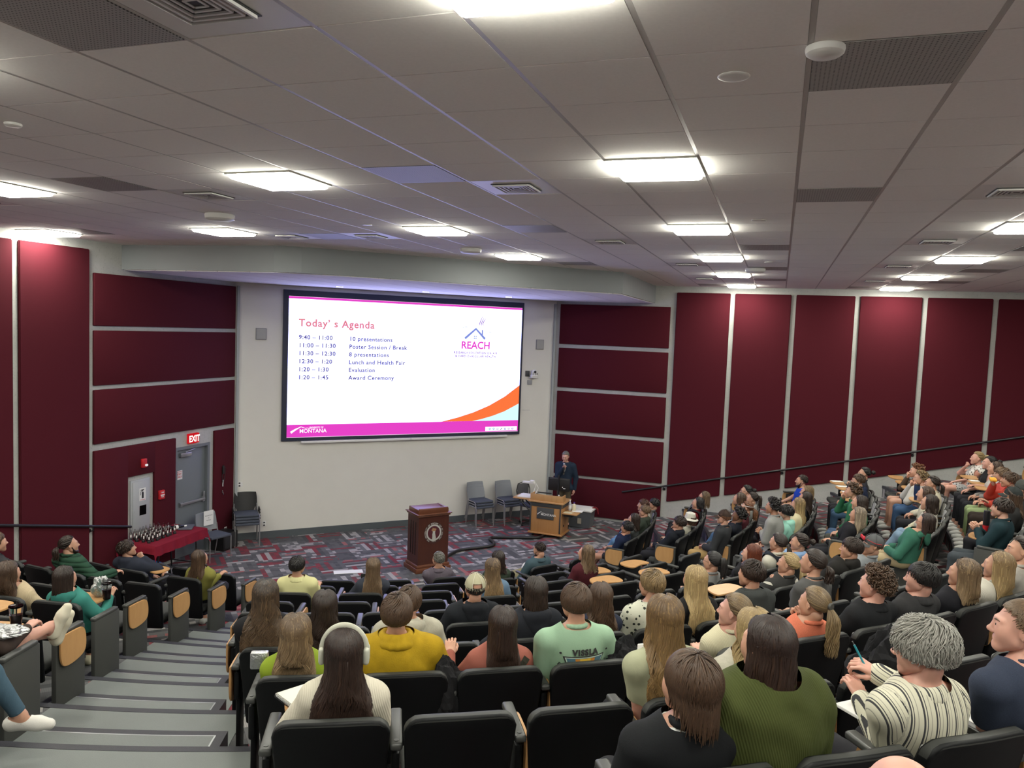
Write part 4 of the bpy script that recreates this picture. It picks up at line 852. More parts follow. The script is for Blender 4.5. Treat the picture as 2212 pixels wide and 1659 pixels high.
# centre block; the four front rows are spaced wider
step14 = {1: 7.8, 2: 6.75, 3: 6.05, 4: 5.17}
first_r = {1: -64.4, 2: -65.8, 3: -67.0, 4: -67.0}
wid = {1: .51, 2: .52, 3: .52, 4: .50}
for k in range(1, 11):
    if k <= 4:
        w = wid[k]; st = step14[k]; dw = math.degrees(w/RK(k)); r = first_r[k]; i = 0
        while r <= CR[k]+1.2:
            add_seat(k, r-dw/2, w, 'centre', i, True, True, tab='r', tab_open=OPEN.get(('centre', k, i)), end='l' if i == 0 else ('r' if r+st > CR[k]+1.2 else None)); r += st; i += 1
    else:
        st = math.degrees(.565/RK(k)) if k < 6 else {6: 2.97, 7: 2.73, 8: 2.50, 9: 2.34, 10: 2.19}[k]; w = .505; l = CL[k]; i = 0
        rmax = CR[k] if k < 8 else (-34 if k == 8 else -43 if k == 9 else -47.5)
        while l+st <= rmax+.6:
            add_seat(k, l+st/2-.12, w, 'centre', i, i == 0, True, tab='l' if i == 0 else 'r', tab_open=OPEN.get(('centre', k, i)), end=None if i == 0 else ('r' if l+2*st > rmax+.6 and k < 8 else None)); l += st; i += 1
# left block, counted from the aisle
nleft = {1: 3, 2: 4, 3: 5, 4: 5, 5: 5, 6: 4, 7: 4, 8: 3}
for k, n_ in nleft.items():
    st = {1: 5.4, 2: 4.8, 3: 3.85, 4: 3.66, 5: 3.4, 6: 3.0, 7: 2.75, 8: 2.52}[k]; w = .50 if k not in (3,) else .48
    for i in range(n_):
        th = LB[k]-st*(i+.5)+.3
        if k == 2 and i: th -= 1.9
        if pol(RK(k), th)[0] < XL+.33: continue
        add_seat(k, th, w, 'left', i, True if i == n_-1 else True, i == 0 or True, tab='r' , tab_open=OPEN.get(('left', k, i)), end='r' if i == 0 else None)
# right block, counted from the aisle
nright = {1: 5, 2: 6, 3: 7, 4: 8, 5: 9, 6: 10, 7: 11, 8: 12}
for k, n_ in nright.items():
    st = math.degrees(.56/RK(k))
    for i in range(n_):
        if k == 8 and i < 6: continue
        th = RB[k]+st*(i+.5)
        if pol(RK(k), th)[1] > YR-.45: continue
        add_seat(k, th, .50, 'right', i, i == 0, True, tab='l' if i == 0 else 'r', tab_open=OPEN.get(('right', k, i)), end='l' if i == 0 else None)
print('seats', len(SEATS))
# ================================================================ PEOPLE
def surfnet(D, org, h):
    S = D < 0; nx, ny, nz = D.shape
    cs = np.zeros((nx-1, ny-1, nz-1)); acc = np.zeros((nx-1, ny-1, nz-1, 3)); I = np.indices((nx-1, ny-1, nz-1)).transpose(1, 2, 3, 0).astype(float)
    def sl(A, o): return A[o[0]:nx-1+o[0], o[1]:ny-1+o[1], o[2]:nz-1+o[2]]
    for ax in range(3):
        for a in (0, 1):
            for b in (0, 1):
                o = [a, b]; o.insert(ax, 0); o2 = list(o); o2[ax] = 1
                d0, d1 = sl(D, o), sl(D, o2); m = (d0 < 0) != (d1 < 0)
                if not m.any(): continue
                t = np.where(m, d0/(np.where(m, d0-d1, 1)), 0)
                for c in range(3): acc[..., c] += m*((o[c] if c != ax else 0)+(t if c == ax else 0))
                cs += m
    act = cs > 0; idx = -np.ones(act.shape, int); idx[act] = np.arange(act.sum())
    V = (acc[act]/cs[act][:, None]+I[act])*h+np.array(org); F = []
    for ax in range(3):
        u, v = (ax+1) % 3, (ax+2) % 3
        a = [slice(1, -1)]*3; a[ax] = slice(0, -1); b = [slice(1, -1)]*3; b[ax] = slice(1, None)
        s0, s1 = S[tuple(a)], S[tuple(b)]; m = s0 != s1; P = np.argwhere(m)
        if len(P) == 0: continue
        off = np.ones(3, int); off[ax] = 0; P = P+off; fl = s0[m]
        def g(du, dv):
            Q = P.copy(); Q[:, u] -= du; Q[:, v] -= dv; return idx[Q[:, 0], Q[:, 1], Q[:, 2]]
        q = np.stack([g(1, 1), g(0, 1), g(0, 0), g(1, 0)], 1); q[~fl] = q[~fl][:, ::-1]; F.append(q)
    return V, np.vstack(F)
class Body:
    """a set of tapered capsules and ellipsoids that melt into one another"""
    def __init__(s): s.p = []
    def cap(s, a, b, ra, rb, lab, k=.03, sc=None): s.p.append(('c', np.array(a, float), np.array(b, float), ra, rb, lab, k, sc)); return s
    def ell(s, c, r, lab, k=.03, R=None): s.p.append(('e', np.array(c, float), np.array(r, float), R, None, lab, k, None)); return s
    @staticmethod
    def dist(p, X):
        if p[0] == 'c':
            _, a, b, ra, rb, lab, k, sc = p
            if sc is not None: X = (X-a)/sc+a; b = (b-a)/sc+a
            ab = b-a; L2 = ab@ab+1e-12; t = np.clip((X-a)@ab/L2, 0, 1); d = np.linalg.norm(X-a-t[..., None]*ab, axis=-1)-(ra+(rb-ra)*t)
            return (d*min(sc) if sc is not None else d), t
        _, c, r, R, _, lab, k, _ = p; Y = X-c
        if R is not None: Y = Y@R
        q = np.linalg.norm(Y/r, axis=-1); g = np.linalg.norm(Y/(r*r), axis=-1)+1e-9
        return q*(q-1)/g, np.zeros(X.shape[:-1])
    def bounds(s, m):
        lo = np.min([np.minimum(p[1], p[2] if p[0] == 'c' else p[1])-(max(p[3], p[4])*(max(p[7]) if p[7] is not None else 1) if p[0] == 'c' else max(p[2])) for p in s.p], 0)-m
        hi = np.max([np.maximum(p[1], p[2] if p[0] == 'c' else p[1])+(max(p[3], p[4])*(max(p[7]) if p[7] is not None else 1) if p[0] == 'c' else max(p[2])) for p in s.p], 0)+m
        return lo, hi
    def grid(s, h, m=.06, lo=None, hi=None):
        if lo is None: lo, hi = s.bounds(m)
        n = np.ceil((hi-lo)/h).astype(int)+1; ax = [lo[i]+h*np.arange(n[i]) for i in range(3)]
        D = np.full(tuple(n), .2)
        for p in s.p:
            if p[0] == 'c': rr = max(p[3], p[4])*(max(p[7]) if p[7] is not None else 1); l, u = np.minimum(p[1], p[2])-rr-.075, np.maximum(p[1], p[2])+rr+.075
            else: l, u = p[1]-max(p[2])-.075, p[1]+max(p[2])+.075
            i0 = [max(0, int((l[i]-lo[i])/h)) for i in range(3)]; i1 = [min(n[i], int((u[i]-lo[i])/h)+2) for i in range(3)]
            if any(a >= b for a, b in zip(i0, i1)): continue
            X = np.stack(np.meshgrid(*[ax[i][i0[i]:i1[i]] for i in range(3)], indexing='ij'), -1)
            d, _ = s.dist(p, X); v = D[i0[0]:i1[0], i0[1]:i1[1], i0[2]:i1[2]]; k = p[6]
            hh = np.clip(k-np.abs(v-d), 0, None)/k; D[i0[0]:i1[0], i0[1]:i1[1], i0[2]:i1[2]] = np.minimum(v, d)-hh*hh*k*.25
        return D, lo, h
    def label(s, X):
        best = np.full(len(X), 9.); L = np.zeros(len(X), int); T = np.zeros(len(X))
        for p in s.p:
            d, t = s.dist(p, X); m = d < best; best[m] = d[m]; L[m] = p[5]; T[m] = t[m]
        return L, T
    def field(s, X):
        D = np.full(X.shape[:-1], .5)
        for p in s.p:
            d, _ = s.dist(p, X); k = p[6]; hh = np.clip(k-np.abs(D-d), 0, None)/k; D = np.minimum(D, d)-hh*hh*k*.25
        return D
# labels: 0 head 1 neck 2 torso 3 upper arm 4 forearm 5 hand 6 hips 7 thigh 8 shin 9 foot
def mesh_np(name, V, F, mats, parent=None, mi=None, smooth=True, attrs=None):
    me = bpy.data.meshes.new(name); F = np.asarray(F); n = len(F)
    me.vertices.add(len(V)); me.vertices.foreach_set('co', np.asarray(V, np.float32).ravel())
    w = F.shape[1]; me.loops.add(n*w); me.loops.foreach_set('vertex_index', F.ravel().astype(np.int32)); me.polygons.add(n)
    me.polygons.foreach_set('loop_start', np.arange(0, n*w, w, dtype=np.int32)); me.polygons.foreach_set('loop_total', np.full(n, w, np.int32))
    if mi is not None: me.polygons.foreach_set('material_index', mi.astype(np.int32))
    me.polygons.foreach_set('use_smooth', np.ones(n, bool) if smooth else np.zeros(n, bool))
    for m in (mats if isinstance(mats, (list, tuple)) else [mats]): me.materials.append(m)
    for k, v in (attrs or {}).items(): a = me.attributes.new(k, 'FLOAT', 'POINT'); a.data.foreach_set('value', np.asarray(v, np.float32))
    me.update(calc_edges=True); me.validate()
    return link(name, me, parent)
def vnormals(V, F):
    n = np.cross(V[F[:, 2]]-V[F[:, 0]], V[F[:, 3]]-V[F[:, 1]]); N = np.zeros_like(V)
    for i in range(4): np.add.at(N, F[:, i], n)
    return N/(np.linalg.norm(N, axis=1)[:, None]+1e-12)
def sub_mesh(V, F, keep):
    F = F[keep]; u, inv = np.unique(F, return_inverse=True); return V[u], inv.reshape(F.shape), u
def hem(V, F, it=10):
    E = np.sort(np.vstack([F[:, [i, (i+1) % 4]] for i in range(4)]), 1); u, c = np.unique(E, axis=0, return_counts=True); b = u[c == 1]
    if len(b) == 0: return V
    V = V.copy(); nb = np.unique(b)
    for _ in range(it):
        A_ = np.zeros_like(V); k = np.zeros(len(V)); np.add.at(A_, b[:, 0], V[b[:, 1]]); np.add.at(A_, b[:, 1], V[b[:, 0]]); np.add.at(k, b[:, 0], 1); np.add.at(k, b[:, 1], 1); V[nb] = .4*V[nb]+.6*A_[nb]/k[nb][:, None]
    return V
def wrinkle(X, seed, f=18.):
    r = np.random.RandomState(seed); out = 0
    for i in range(6):
        d = r.normal(size=3); d /= np.linalg.norm(d); ph = r.uniform(0, 6.28); w = X@d*f*(1+.6*i); out = out+np.sin(w+ph+1.7*np.sin(X@np.roll(d, 1)*f*.5+ph))/(1+.6*i)
    return out/3
# ---------------------------------------------------------------- canonical head (centre of the head at the origin, face towards +y)
def head_body(beard=False, female=False):
    b = Body(); j = .92 if female else 1.
    b.ell((0, -.018, .030), (.075, .096, .087), 0, .03); b.ell((0, .025, -.015), (.062*j, .066, .080), 0, .03)
    for s in (-1, 1):
        b.cap((s*.044*j, .010, -.060), (s*.012, .064, -.098), .019, .016, 0, .045); b.ell((s*.036, .060, -.028), (.024, .022, .030), 0, .04)
        b.cap((s*.012, .088, .022), (s*.044, .070, .022), .0085, .006, 0, .02)
        b.ell((s*.0125, .099, -.038), (.0075, .009, .007), 0, .008)
        # ear
        b.ell((s*.076, -.010, -.006), (.007, .016, .026), 0, .008, rotz(s*.35)); b.cap((s*.083, -.018, .014), (s*.086, -.026, -.004), .0045, .0045, 0, .006); b.cap((s*.086, -.026, -.004), (s*.077, -.010, -.030), .0045, .005, 0, .006)
        b.ell((s*.031, .078, .001), (.014, .012, .011), 0, .01)
    b.ell((0, .070, -.098), (.017, .016, .015), 0, .025)
    b.cap((0, .090, .012), (0, .108, -.030), .0075, .0095, 0, .018); b.ell((0, .112, -.032), (.0095, .009, .009), 0, .01)
    b.cap((-.017, .081, -.062), (.017, .081, -.062), .0065, .0065, 0, .014); b.cap((0, .0865, -.061), (0, .087, -.062), .006, .006, 0, .012); b.cap((-.014, .081, -.0725), (.014, .081, -.0725), .0065, .0065, 0, .014)
    return b
_heads = {}
def head_mesh(near, female):
    key = (near, female)
    if key not in _heads:
        b = head_body(female=female); h = .0034 if near == 2 else .005 if near else .0085; D, o, h = b.grid(h, .03); V, F = surfnet(D, o, h)
        # region of the lips
        _heads[key] = (V, F)
    return _heads[key]
_hands = {}
def hand_mesh(kind, near):
    key = (kind, near)
    if key in _hands: return _hands[key]
    cu = {'relaxed': (22, 30, 22), 'fist': (70, 85, 55), 'flat': (6, 8, 6), 'hold': (42, 58, 40)}[kind]
    b = Body()
    b.cap((0, -.02, 0), (0, .02, 0), .021, .022, 5, .012, (1, 1, .8)) if False else b.cap((0, -.03, 0), (0, .015, 0), .022, .024, 5, .012)
    xs = (.030, .010, -.010, -.029); ln = (.078, .086, .080, .062)
    for i, x in enumerate(xs):
        b.cap((x*.6, .01, 0), (x, .082-.004*abs(i-1), 0), .0135, .0105, 5, .012)
        p = np.array((x, .086-.004*abs(i-1), 0.)); a = 0; sp = (1-i*.66)*.05
        for s_, (f, c) in enumerate(zip((.44, .31, .25), cu)):
            a += math.radians(c+i*3); q = p+ln[i]*f*np.array((sp, math.cos(a), -math.sin(a))); b.cap(p, q, .0092-.0009*s_-.0008*(i == 3), .0084-.0009*s_-.0008*(i == 3), 5, .004); p = q
    t = [(.020, .005, -.006), (.040, .038, -.014), (.047, .066, -.020), (.044, .088, -.026)] if kind in ('relaxed', 'flat') else [(.020, .005, -.006), (.040, .034, -.020), (.040, .060, -.040), (.026, .078, -.052)]
    for i in range(3): b.cap(t[i], t[i+1], (.014, .0108, .0092)[i], (.0108, .0096, .008)[i], 5, .008)
    h = .0032 if near == 2 else .0042 if near else .0062; D, o, h = b.grid(h, .02); _hands[key] = surfnet(D, o, h); return _hands[key]
def frame(dirv, up):
    y = np.array(dirv, float); y /= np.linalg.norm(y); z = np.array(up, float); z -= y*(z@y); z /= np.linalg.norm(z)+1e-9; x = np.cross(y, z); return np.stack([x, y, z], 1)
# ---------------------------------------------------------------- hair
def hair_mat(name, root, tip, gloss=.46):
    n = NT(name); a = n.n('Attribute', attribute_name='rnd').outputs['Fac']; t = n.n('Attribute', attribute_name='t').outputs['Fac']
    f = n.noise(n.obj(), 55, 2); tt = n.m('MULTIPLY', t, n.m('ADD', .45, n.m('MULTIPLY', a, .9)))
    c = n.mix(n.m('MINIMUM', tt, 1.), root, tip); c = n.mix(n.m('MULTIPLY', a, .5), c, [x*.5 for x in root]); c = n.mix(n.m('MULTIPLY', n.m('GREATER_THAN', a, .84), .35), c, [min(1, x*1.3) for x in tip])
    return n.pb(c, gloss, **{'Specular IOR Level': .45})
def az_limit(phi):    # phi degrees from the face; largest polar angle of the hairline
    p = abs(phi); return np.interp(p, [0, 35, 62, 78, 100, 125, 180], [47, 50, 62, 86, 104, 122, 128])
class Hair:
    def __init__(s, Hc, R, rng, scale=1., thick=.012):
        s.Hc = np.array(Hc); s.R = R; s.rng = rng; s.E = np.array([.0765, .0980, .0900])*scale+thick; s.V = []; s.F = []; s.rn = []; s.tt = []; s.n = 0; s.off = np.array([0, -.018, .028])*scale
    def sp(s, phi, al, lift=0.):   # point on the scalp in seat coordinates
        p, a = math.radians(phi), math.radians(al); d = np.array([math.sin(a)*math.sin(p), math.sin(a)*math.cos(p), math.cos(a)])
        return s.Hc+s.R@(s.off+d*(s.E+lift))
    def lock(s, P, r0, rnd, n=4, flat=.6, t0=0., t1=1., taper=.25):
        P = np.asarray(P); k = len(P); T = np.gradient(P, axis=0); T /= np.linalg.norm(T, axis=1)[:, None]+1e-9
        O = P-s.Hc; U = np.cross(T, O); U /= np.linalg.norm(U, axis=1)[:, None]+1e-9; W = np.cross(U, T)
        tt = np.linspace(0, 1, k); R = r0*(np.minimum(1, .55+tt*3)*(1-(1-taper)*tt**3)); a = 2*PI*np.arange(n)/n
        V = P[:, None]+R[:, None, None]*(np.cos(a)[None, :, None]*U[:, None]+flat*np.sin(a)[None, :, None]*W[:, None])
        i, j = np.meshgrid(np.arange(k-1), np.arange(n), indexing='ij'); F = np.stack([i*n+j, i*n+(j+1) % n, (i+1)*n+(j+1) % n, (i+1)*n+j], -1).reshape(-1, 4)
        s.V.append(V.reshape(-1, 3)); s.F.append(F+s.n); s.n += k*n; s.rn.append(np.full(k*n, rnd)); s.tt.append(np.repeat(t0+(t1-t0)*tt, n))
    def cap_mesh(s, bumps=.004, nphi=36, nal=12, lim=1., lift=-.008):
        V = []; 
        for i in range(nal+1):
            for j in range(nphi):
                ph = -180+360*j/nphi; al = az_limit(ph)*lim*i/nal; V.append(s.sp(ph, max(.5, al), lift+bumps*mnoise.noise(Vector((ph*.07, al*.05, 1.)))))
        F = [(i*nphi+j, (i+1)*nphi+j, (i+1)*nphi+(j+1) % nphi, i*nphi+(j+1) % nphi) for i in range(nal) for j in range(nphi)]
        s.V.append(np.array(V)); s.F.append(np.array(F)+s.n); s.n += len(V); s.rn.append(np.full(len(V), .45)); s.tt.append(np.zeros(len(V)))
    def build(s, mat, parent, name='hair'):
        o = mesh_np(name, np.vstack(s.V), np.vstack(s.F), mat, parent, attrs={'rnd': np.concatenate(s.rn), 't': np.concatenate(s.tt)}); return o
def make_hair(kind, Hc, R, rng, near, mat, parent, yback, L=.3, wave=.012, part=0., vol=1., width=1., zsh=None, curl=0., tie=None, hat=False):
    thick = .0065+.007*(vol-1)
    h = Hair(Hc, R, rng, .965, thick); capcut = hat; h.cap_mesh(lift=-.0025 if not hat else -.010)
    N = {0: 120, 1: 400, 2: 1000}[near]; rad = {0: .0120, 1: .0068, 2: .0048}[near]; seg = {0: 8, 1: 13, 2: 19}[near]; Hc = np.array(Hc)
    if kind in ('long', 'bob'):
        for i in range(N):
            side = rng.choice((-1, 1)); 
            u = rng.rand()
            phi = side*(25+155*u**.8); a0 = 2+rng.rand()*8 if rng.rand() < .45 else rng.rand()*min(95, az_limit(phi)*.85)
            if hat: a0 = max(a0, min(78+10*rng.rand(), az_limit(phi)*.97))
            if abs(phi) < 70: ph_t = side*(78+rng.rand()*22)
            else: ph_t = phi
            amax = 96+8*rng.rand(); pts = []; nn = seg//2
            for j in range(nn):
                t = j/(nn-1); al = a0+(amax-a0)*t; ph = phi+(ph_t-phi)*min(1, t*1.3); pts.append(h.sp(ph, al, .004*rng.rand()+vol*.004*math.sin(PI*min(1, al/90))))
            p = pts[-1].copy(); ln = L*(.84+.20*rng.rand()); ph0 = ph_t*.085+rng.normal()*.55; xo = p[0]-Hc[0]; down = []
            for j in range(1, seg-nn+1):
                t = j/(seg-nn); z = p[2]-ln*t; wv = wave*math.sin(ph0+t*ln*40)*min(1, t*2.5); wv2 = wave*math.cos(ph0+t*ln*40)*min(1, t*2.5)
                x = Hc[0]+xo*(1+(.10*width-.05)*t)*(.97 if t < .3 else 1)+wv; y = p[1]+wv2*.6
                if zsh is not None and z < zsh+.10:   # over the shoulders and down the back
                    k = min(1, (zsh+.10-z)/.13); k = k*k*(3-2*k); x = Hc[0]+(x-Hc[0])*(1+.24*width*k)
                    yb = yback-.010*rng.rand(); y = y*(1-k)+k*min(y, yb) if (y-Hc[1]) < .05 else y*(1-k)+k*(max(y, Hc[1]+.05))
                if z < .92: y = max(y, .035+max(0, .87-z)*.2)
                down.append((x, y, z))
            h.lock(np.vstack([pts, down]), rad*(.9+.6*rng.rand()), rng.rand()**1.3, t0=0, t1=1, flat=.5)
    elif kind in ('pony', 'bun', 'lowpony'):
        tp = h.sp(180, 62 if kind == 'pony' else 80 if kind == 'bun' else 100, .012)
        tie_al = 62 if kind == 'pony' else 80 if kind == 'bun' else 100
        for i in range(int(N*.8)):
            phi = rng.uniform(-180, 180); a0 = az_limit(phi)*rng.uniform(.55, .98) if rng.rand() < .7 else rng.uniform(5, 60); pts = []
            d0 = h.sp(phi, a0)-h.Hc; d1 = tp-h.Hc
            for j in range(seg-2):
                t = j/(seg-3); v = d0*(1-t)+d1*t; loc = R.T@v-h.off; loc = loc/np.linalg.norm(loc/(h.E)); q = h.Hc+R@(h.off+loc*1.01); pts.append(q)
            h.lock(pts, rad*(.8+.4*rng.rand()), rng.rand(), t1=.35, taper=.7)
        if kind == 'bun':
            for i in range(int(N*.35)):
                a = rng.rand()*6.28; b_ = rng.rand()*6.28; c = tp+R@np.array([0, -.03, 0]); pts = []
                ax = rng.normal(size=3); ax /= np.linalg.norm(ax); e1 = np.cross(ax, (1, .3, .2)); e1 /= np.linalg.norm(e1); e2 = np.cross(ax, e1)
                for j in range(7): an = a+j*.45; pts.append(c+.031*(e1*math.cos(an)+e2*math.sin(an))*(1+.08*rng.rand()))
                h.lock(pts, rad*.9, rng.rand(), t0=.4, t1=.6)
        else:
            for i in range(int(N*.45)):
                a = rng.rand()*6.28; rr = rng.rand()**.5; ln = L*(.8+.25*rng.rand()); ph0 = rng.rand()*6.28; pts = []
                for j in range(seg):
                    t = j/(seg-1); w = .008+.030*math.sin(min(1, t*1.6+.15)*PI*.62)*width; z = tp[2]-ln*t+.02*math.sin(min(1, t*4)*PI)*(kind == 'pony')
                    y = tp[1]-.035*math.sin(min(1, t*3)*PI/2)*(1-.2*t); y = min(y, yback-.005) if z < (zsh or -9) else y
                    pts.append((tp[0]+w*math.cos(a)*rr+wave*math.sin(ph0+t*ln*40)*t, y+w*math.sin(a)*rr*.7+wave*.6*math.cos(ph0+t*ln*36)*t, z))
                h.lock(pts, rad*(.8+.5*rng.rand()), rng.rand(), t0=.3)
    elif kind in ('short', 'curly', 'crop', 'messy', 'shag'):
        Ls = {'short': .055, 'curly': .06, 'crop': .022, 'messy': .075, 'shag': .095}[kind]*(.6+.4*vol); M_ = int(N*(2.2 if kind == 'crop' else 2.0 if kind == 'curly' else 2.4)); rad *= .78 if near else .9
        for i in range(M_):
            phi = rng.uniform(-180, 180); a0 = az_limit(phi)*math.sqrt(rng.rand())*.97; a0 = max(2, a0); a0 = a0 if not hat else max(a0, min(80, az_limit(phi)*.95)); pts = []; q = 5 if near < 2 else 7; ln = Ls*(.7+.6*rng.rand()); tw = rng.normal()*14
            flow = (math.radians(phi)+.9) if abs(phi) > 30 or kind == 'curly' else math.radians(phi*.4+60*np.sign(part+.01))
            if kind == 'curly':
                c0 = h.sp(phi, a0, .002+.016*vol*rng.rand()); rr = .010+.006*rng.rand(); ax = rng.normal(size=3); ax /= np.linalg.norm(ax); e1 = np.cross(ax, (.3, .2, 1)); e1 /= np.linalg.norm(e1); e2 = np.cross(ax, e1); st = rng.rand()*6
                for j in range(7): an = st+j*.75; pts.append(c0+rr*(e1*math.cos(an)+e2*math.sin(an))+ax*.003*j)
                h.lock(pts, rad*1.0, rng.rand(), t0=.2, t1=1, taper=.6); continue
            for j in range(q):
                t = j/(q-1); al = a0+math.degrees(ln/.1)*t*(1 if a0 > 20 or kind == 'shag' else .8); dph = tw*t*.6
                if a0 < 45 and kind != 'shag': dph += 38*t*np.sign(part+.01)
                lf = .002+(.0055*vol*math.sin(PI*t*.8) if kind != 'crop' else .001)*(0 if hat else 1)+(.013*vol*rng.rand()*t if kind == 'messy' else 0)
                if al > 112 and kind in ('short', 'crop', 'messy'): al = 112+(al-112)*.2
                pts.append(h.sp(phi+dph, al, lf) if al < 118 or kind != 'shag' else h.sp(phi+dph, 118, lf)+np.array([0, -.01, -.1*(al-118)/57]))
            h.lock(pts, rad*(1. if kind != 'crop' else .75)*(.8+.4*rng.rand()), rng.rand(), t1=.8, taper=.35)
    return h.build(mat, parent)
# ---------------------------------------------------------------- one seated (or standing) person
SKIN = {}
def skin_mat(tone):
    if tone not in SKIN:
        c = {'fair': (.58, .33, .24), 'light': (.52, .29, .20), 'tan': (.42, .22, .14), 'brown': (.20, .095, .055), 'pink': (.60, .33, .26)}[tone]
        n = NT('skin_'+tone); f = n.noise(n.obj(), 28, 3); col = n.mix(f, [x*.92 for x in c], [min(1, c[0]*1.06), c[1]*1.02, c[2]])
        SKIN[tone] = n.pb(col, .5, **{'Subsurface Weight': .12, 'Subsurface Radius': (.02, .008, .004), 'Subsurface Scale': .4})
    return SKIN[tone]
_cm = {}
def cloth(col, kind='plain', col2=(1, 1, 1)):
    key = (col, kind, col2)
    if key in _cm: return _cm[key]
    n = NT('cloth_'+kind); o = n.obj(); sp = n.n('SeparateXYZ', {0: o}); x, y, z = sp.outputs; c = col; bump = n.noise(o, 190, 2); bs = .25
    if kind == 'knit': bump = n.m('SINE', n.m('MULTIPLY', n.m('ADD', x, n.m('MULTIPLY', z, .25)), 700.)); bs = .35
    if kind == 'fleece': bump = n.noise(o, 120, 3, .7); bs = .7; c = n.mix(n.noise(o, 20, 3), [v*.72 for v in col], [min(1, v*1.15) for v in col])
    if kind == 'heather': c = n.mix(n.noise(o, 330, 2), [v*.6 for v in col], [min(1, v*1.35) for v in col])
    if kind == 'denim': c = n.mix(n.noise(o, 9, 3), [v*.6 for v in col], [min(1, v*1.4) for v in col])
    if kind == 'vstripe':
        x = n.n('Attribute', attribute_name='su').outputs['Fac']
        f = n.m('FRACT', n.m('MULTIPLY', n.m('ADD', x, n.m('MULTIPLY', n.noise(o, 3, 1), .008)), 23.)); s1 = n.m('LESS_THAN', f, .15); s2 = n.m('LESS_THAN', n.m('ABSOLUTE', n.m('SUBTRACT', f, .3)), .035); s3 = n.m('LESS_THAN', n.m('ABSOLUTE', n.m('SUBTRACT', f, .62)), .03)
        c = n.mix(n.m('MAXIMUM', s1, n.m('MAXIMUM', s2, n.m('MULTIPLY', s3, .5))), col, col2)
    if kind == 'hstripe':
        f = n.m('LESS_THAN', n.m('ABSOLUTE', n.m('SUBTRACT', n.m('FRACT', n.m('MULTIPLY', z, 11.)), .5)), .14); c = n.mix(n.m('MULTIPLY', f, n.m('GREATER_THAN', n.m('ABSOLUTE', n.m('ADD', x, 0.)), .13)), col, col2)
    if kind == 'plaid':
        fx = n.m('LESS_THAN', n.m('FRACT', n.m('MULTIPLY', x, 60.)), .35); fz = n.m('LESS_THAN', n.m('FRACT', n.m('MULTIPLY', z, 60.)), .35); c = n.mix(n.m('MULTIPLY', n.m('ADD', fx, fz), .4), col, col2)
    if kind == 'blotch':
        v = n.n('TexVoronoi', {'Vector': o, 'Scale': 26.}).outputs['Distance']; v = n.m('ADD', v, n.m('MULTIPLY', n.noise(o, 40, 2), .35)); c = n.mix(n.m('LESS_THAN', v, .47), col, col2)
    if kind == 'quilt': bump = n.m('ABSOLUTE', n.m('SINE', n.m('MULTIPLY', z, 52.))); bs = .9; c = n.mix(n.m('POWER', n.m('SUBTRACT', 1., bump), 4.), col, [v*.3 for v in col])
    m = n.pb(c, .85, bump=bump, bstr=bs, bdist=.002 if kind != 'quilt' else .012, **{'Specular IOR Level': .2}); _cm[key] = m; return m
def pick(p, seed): return np.random.RandomState(seed)
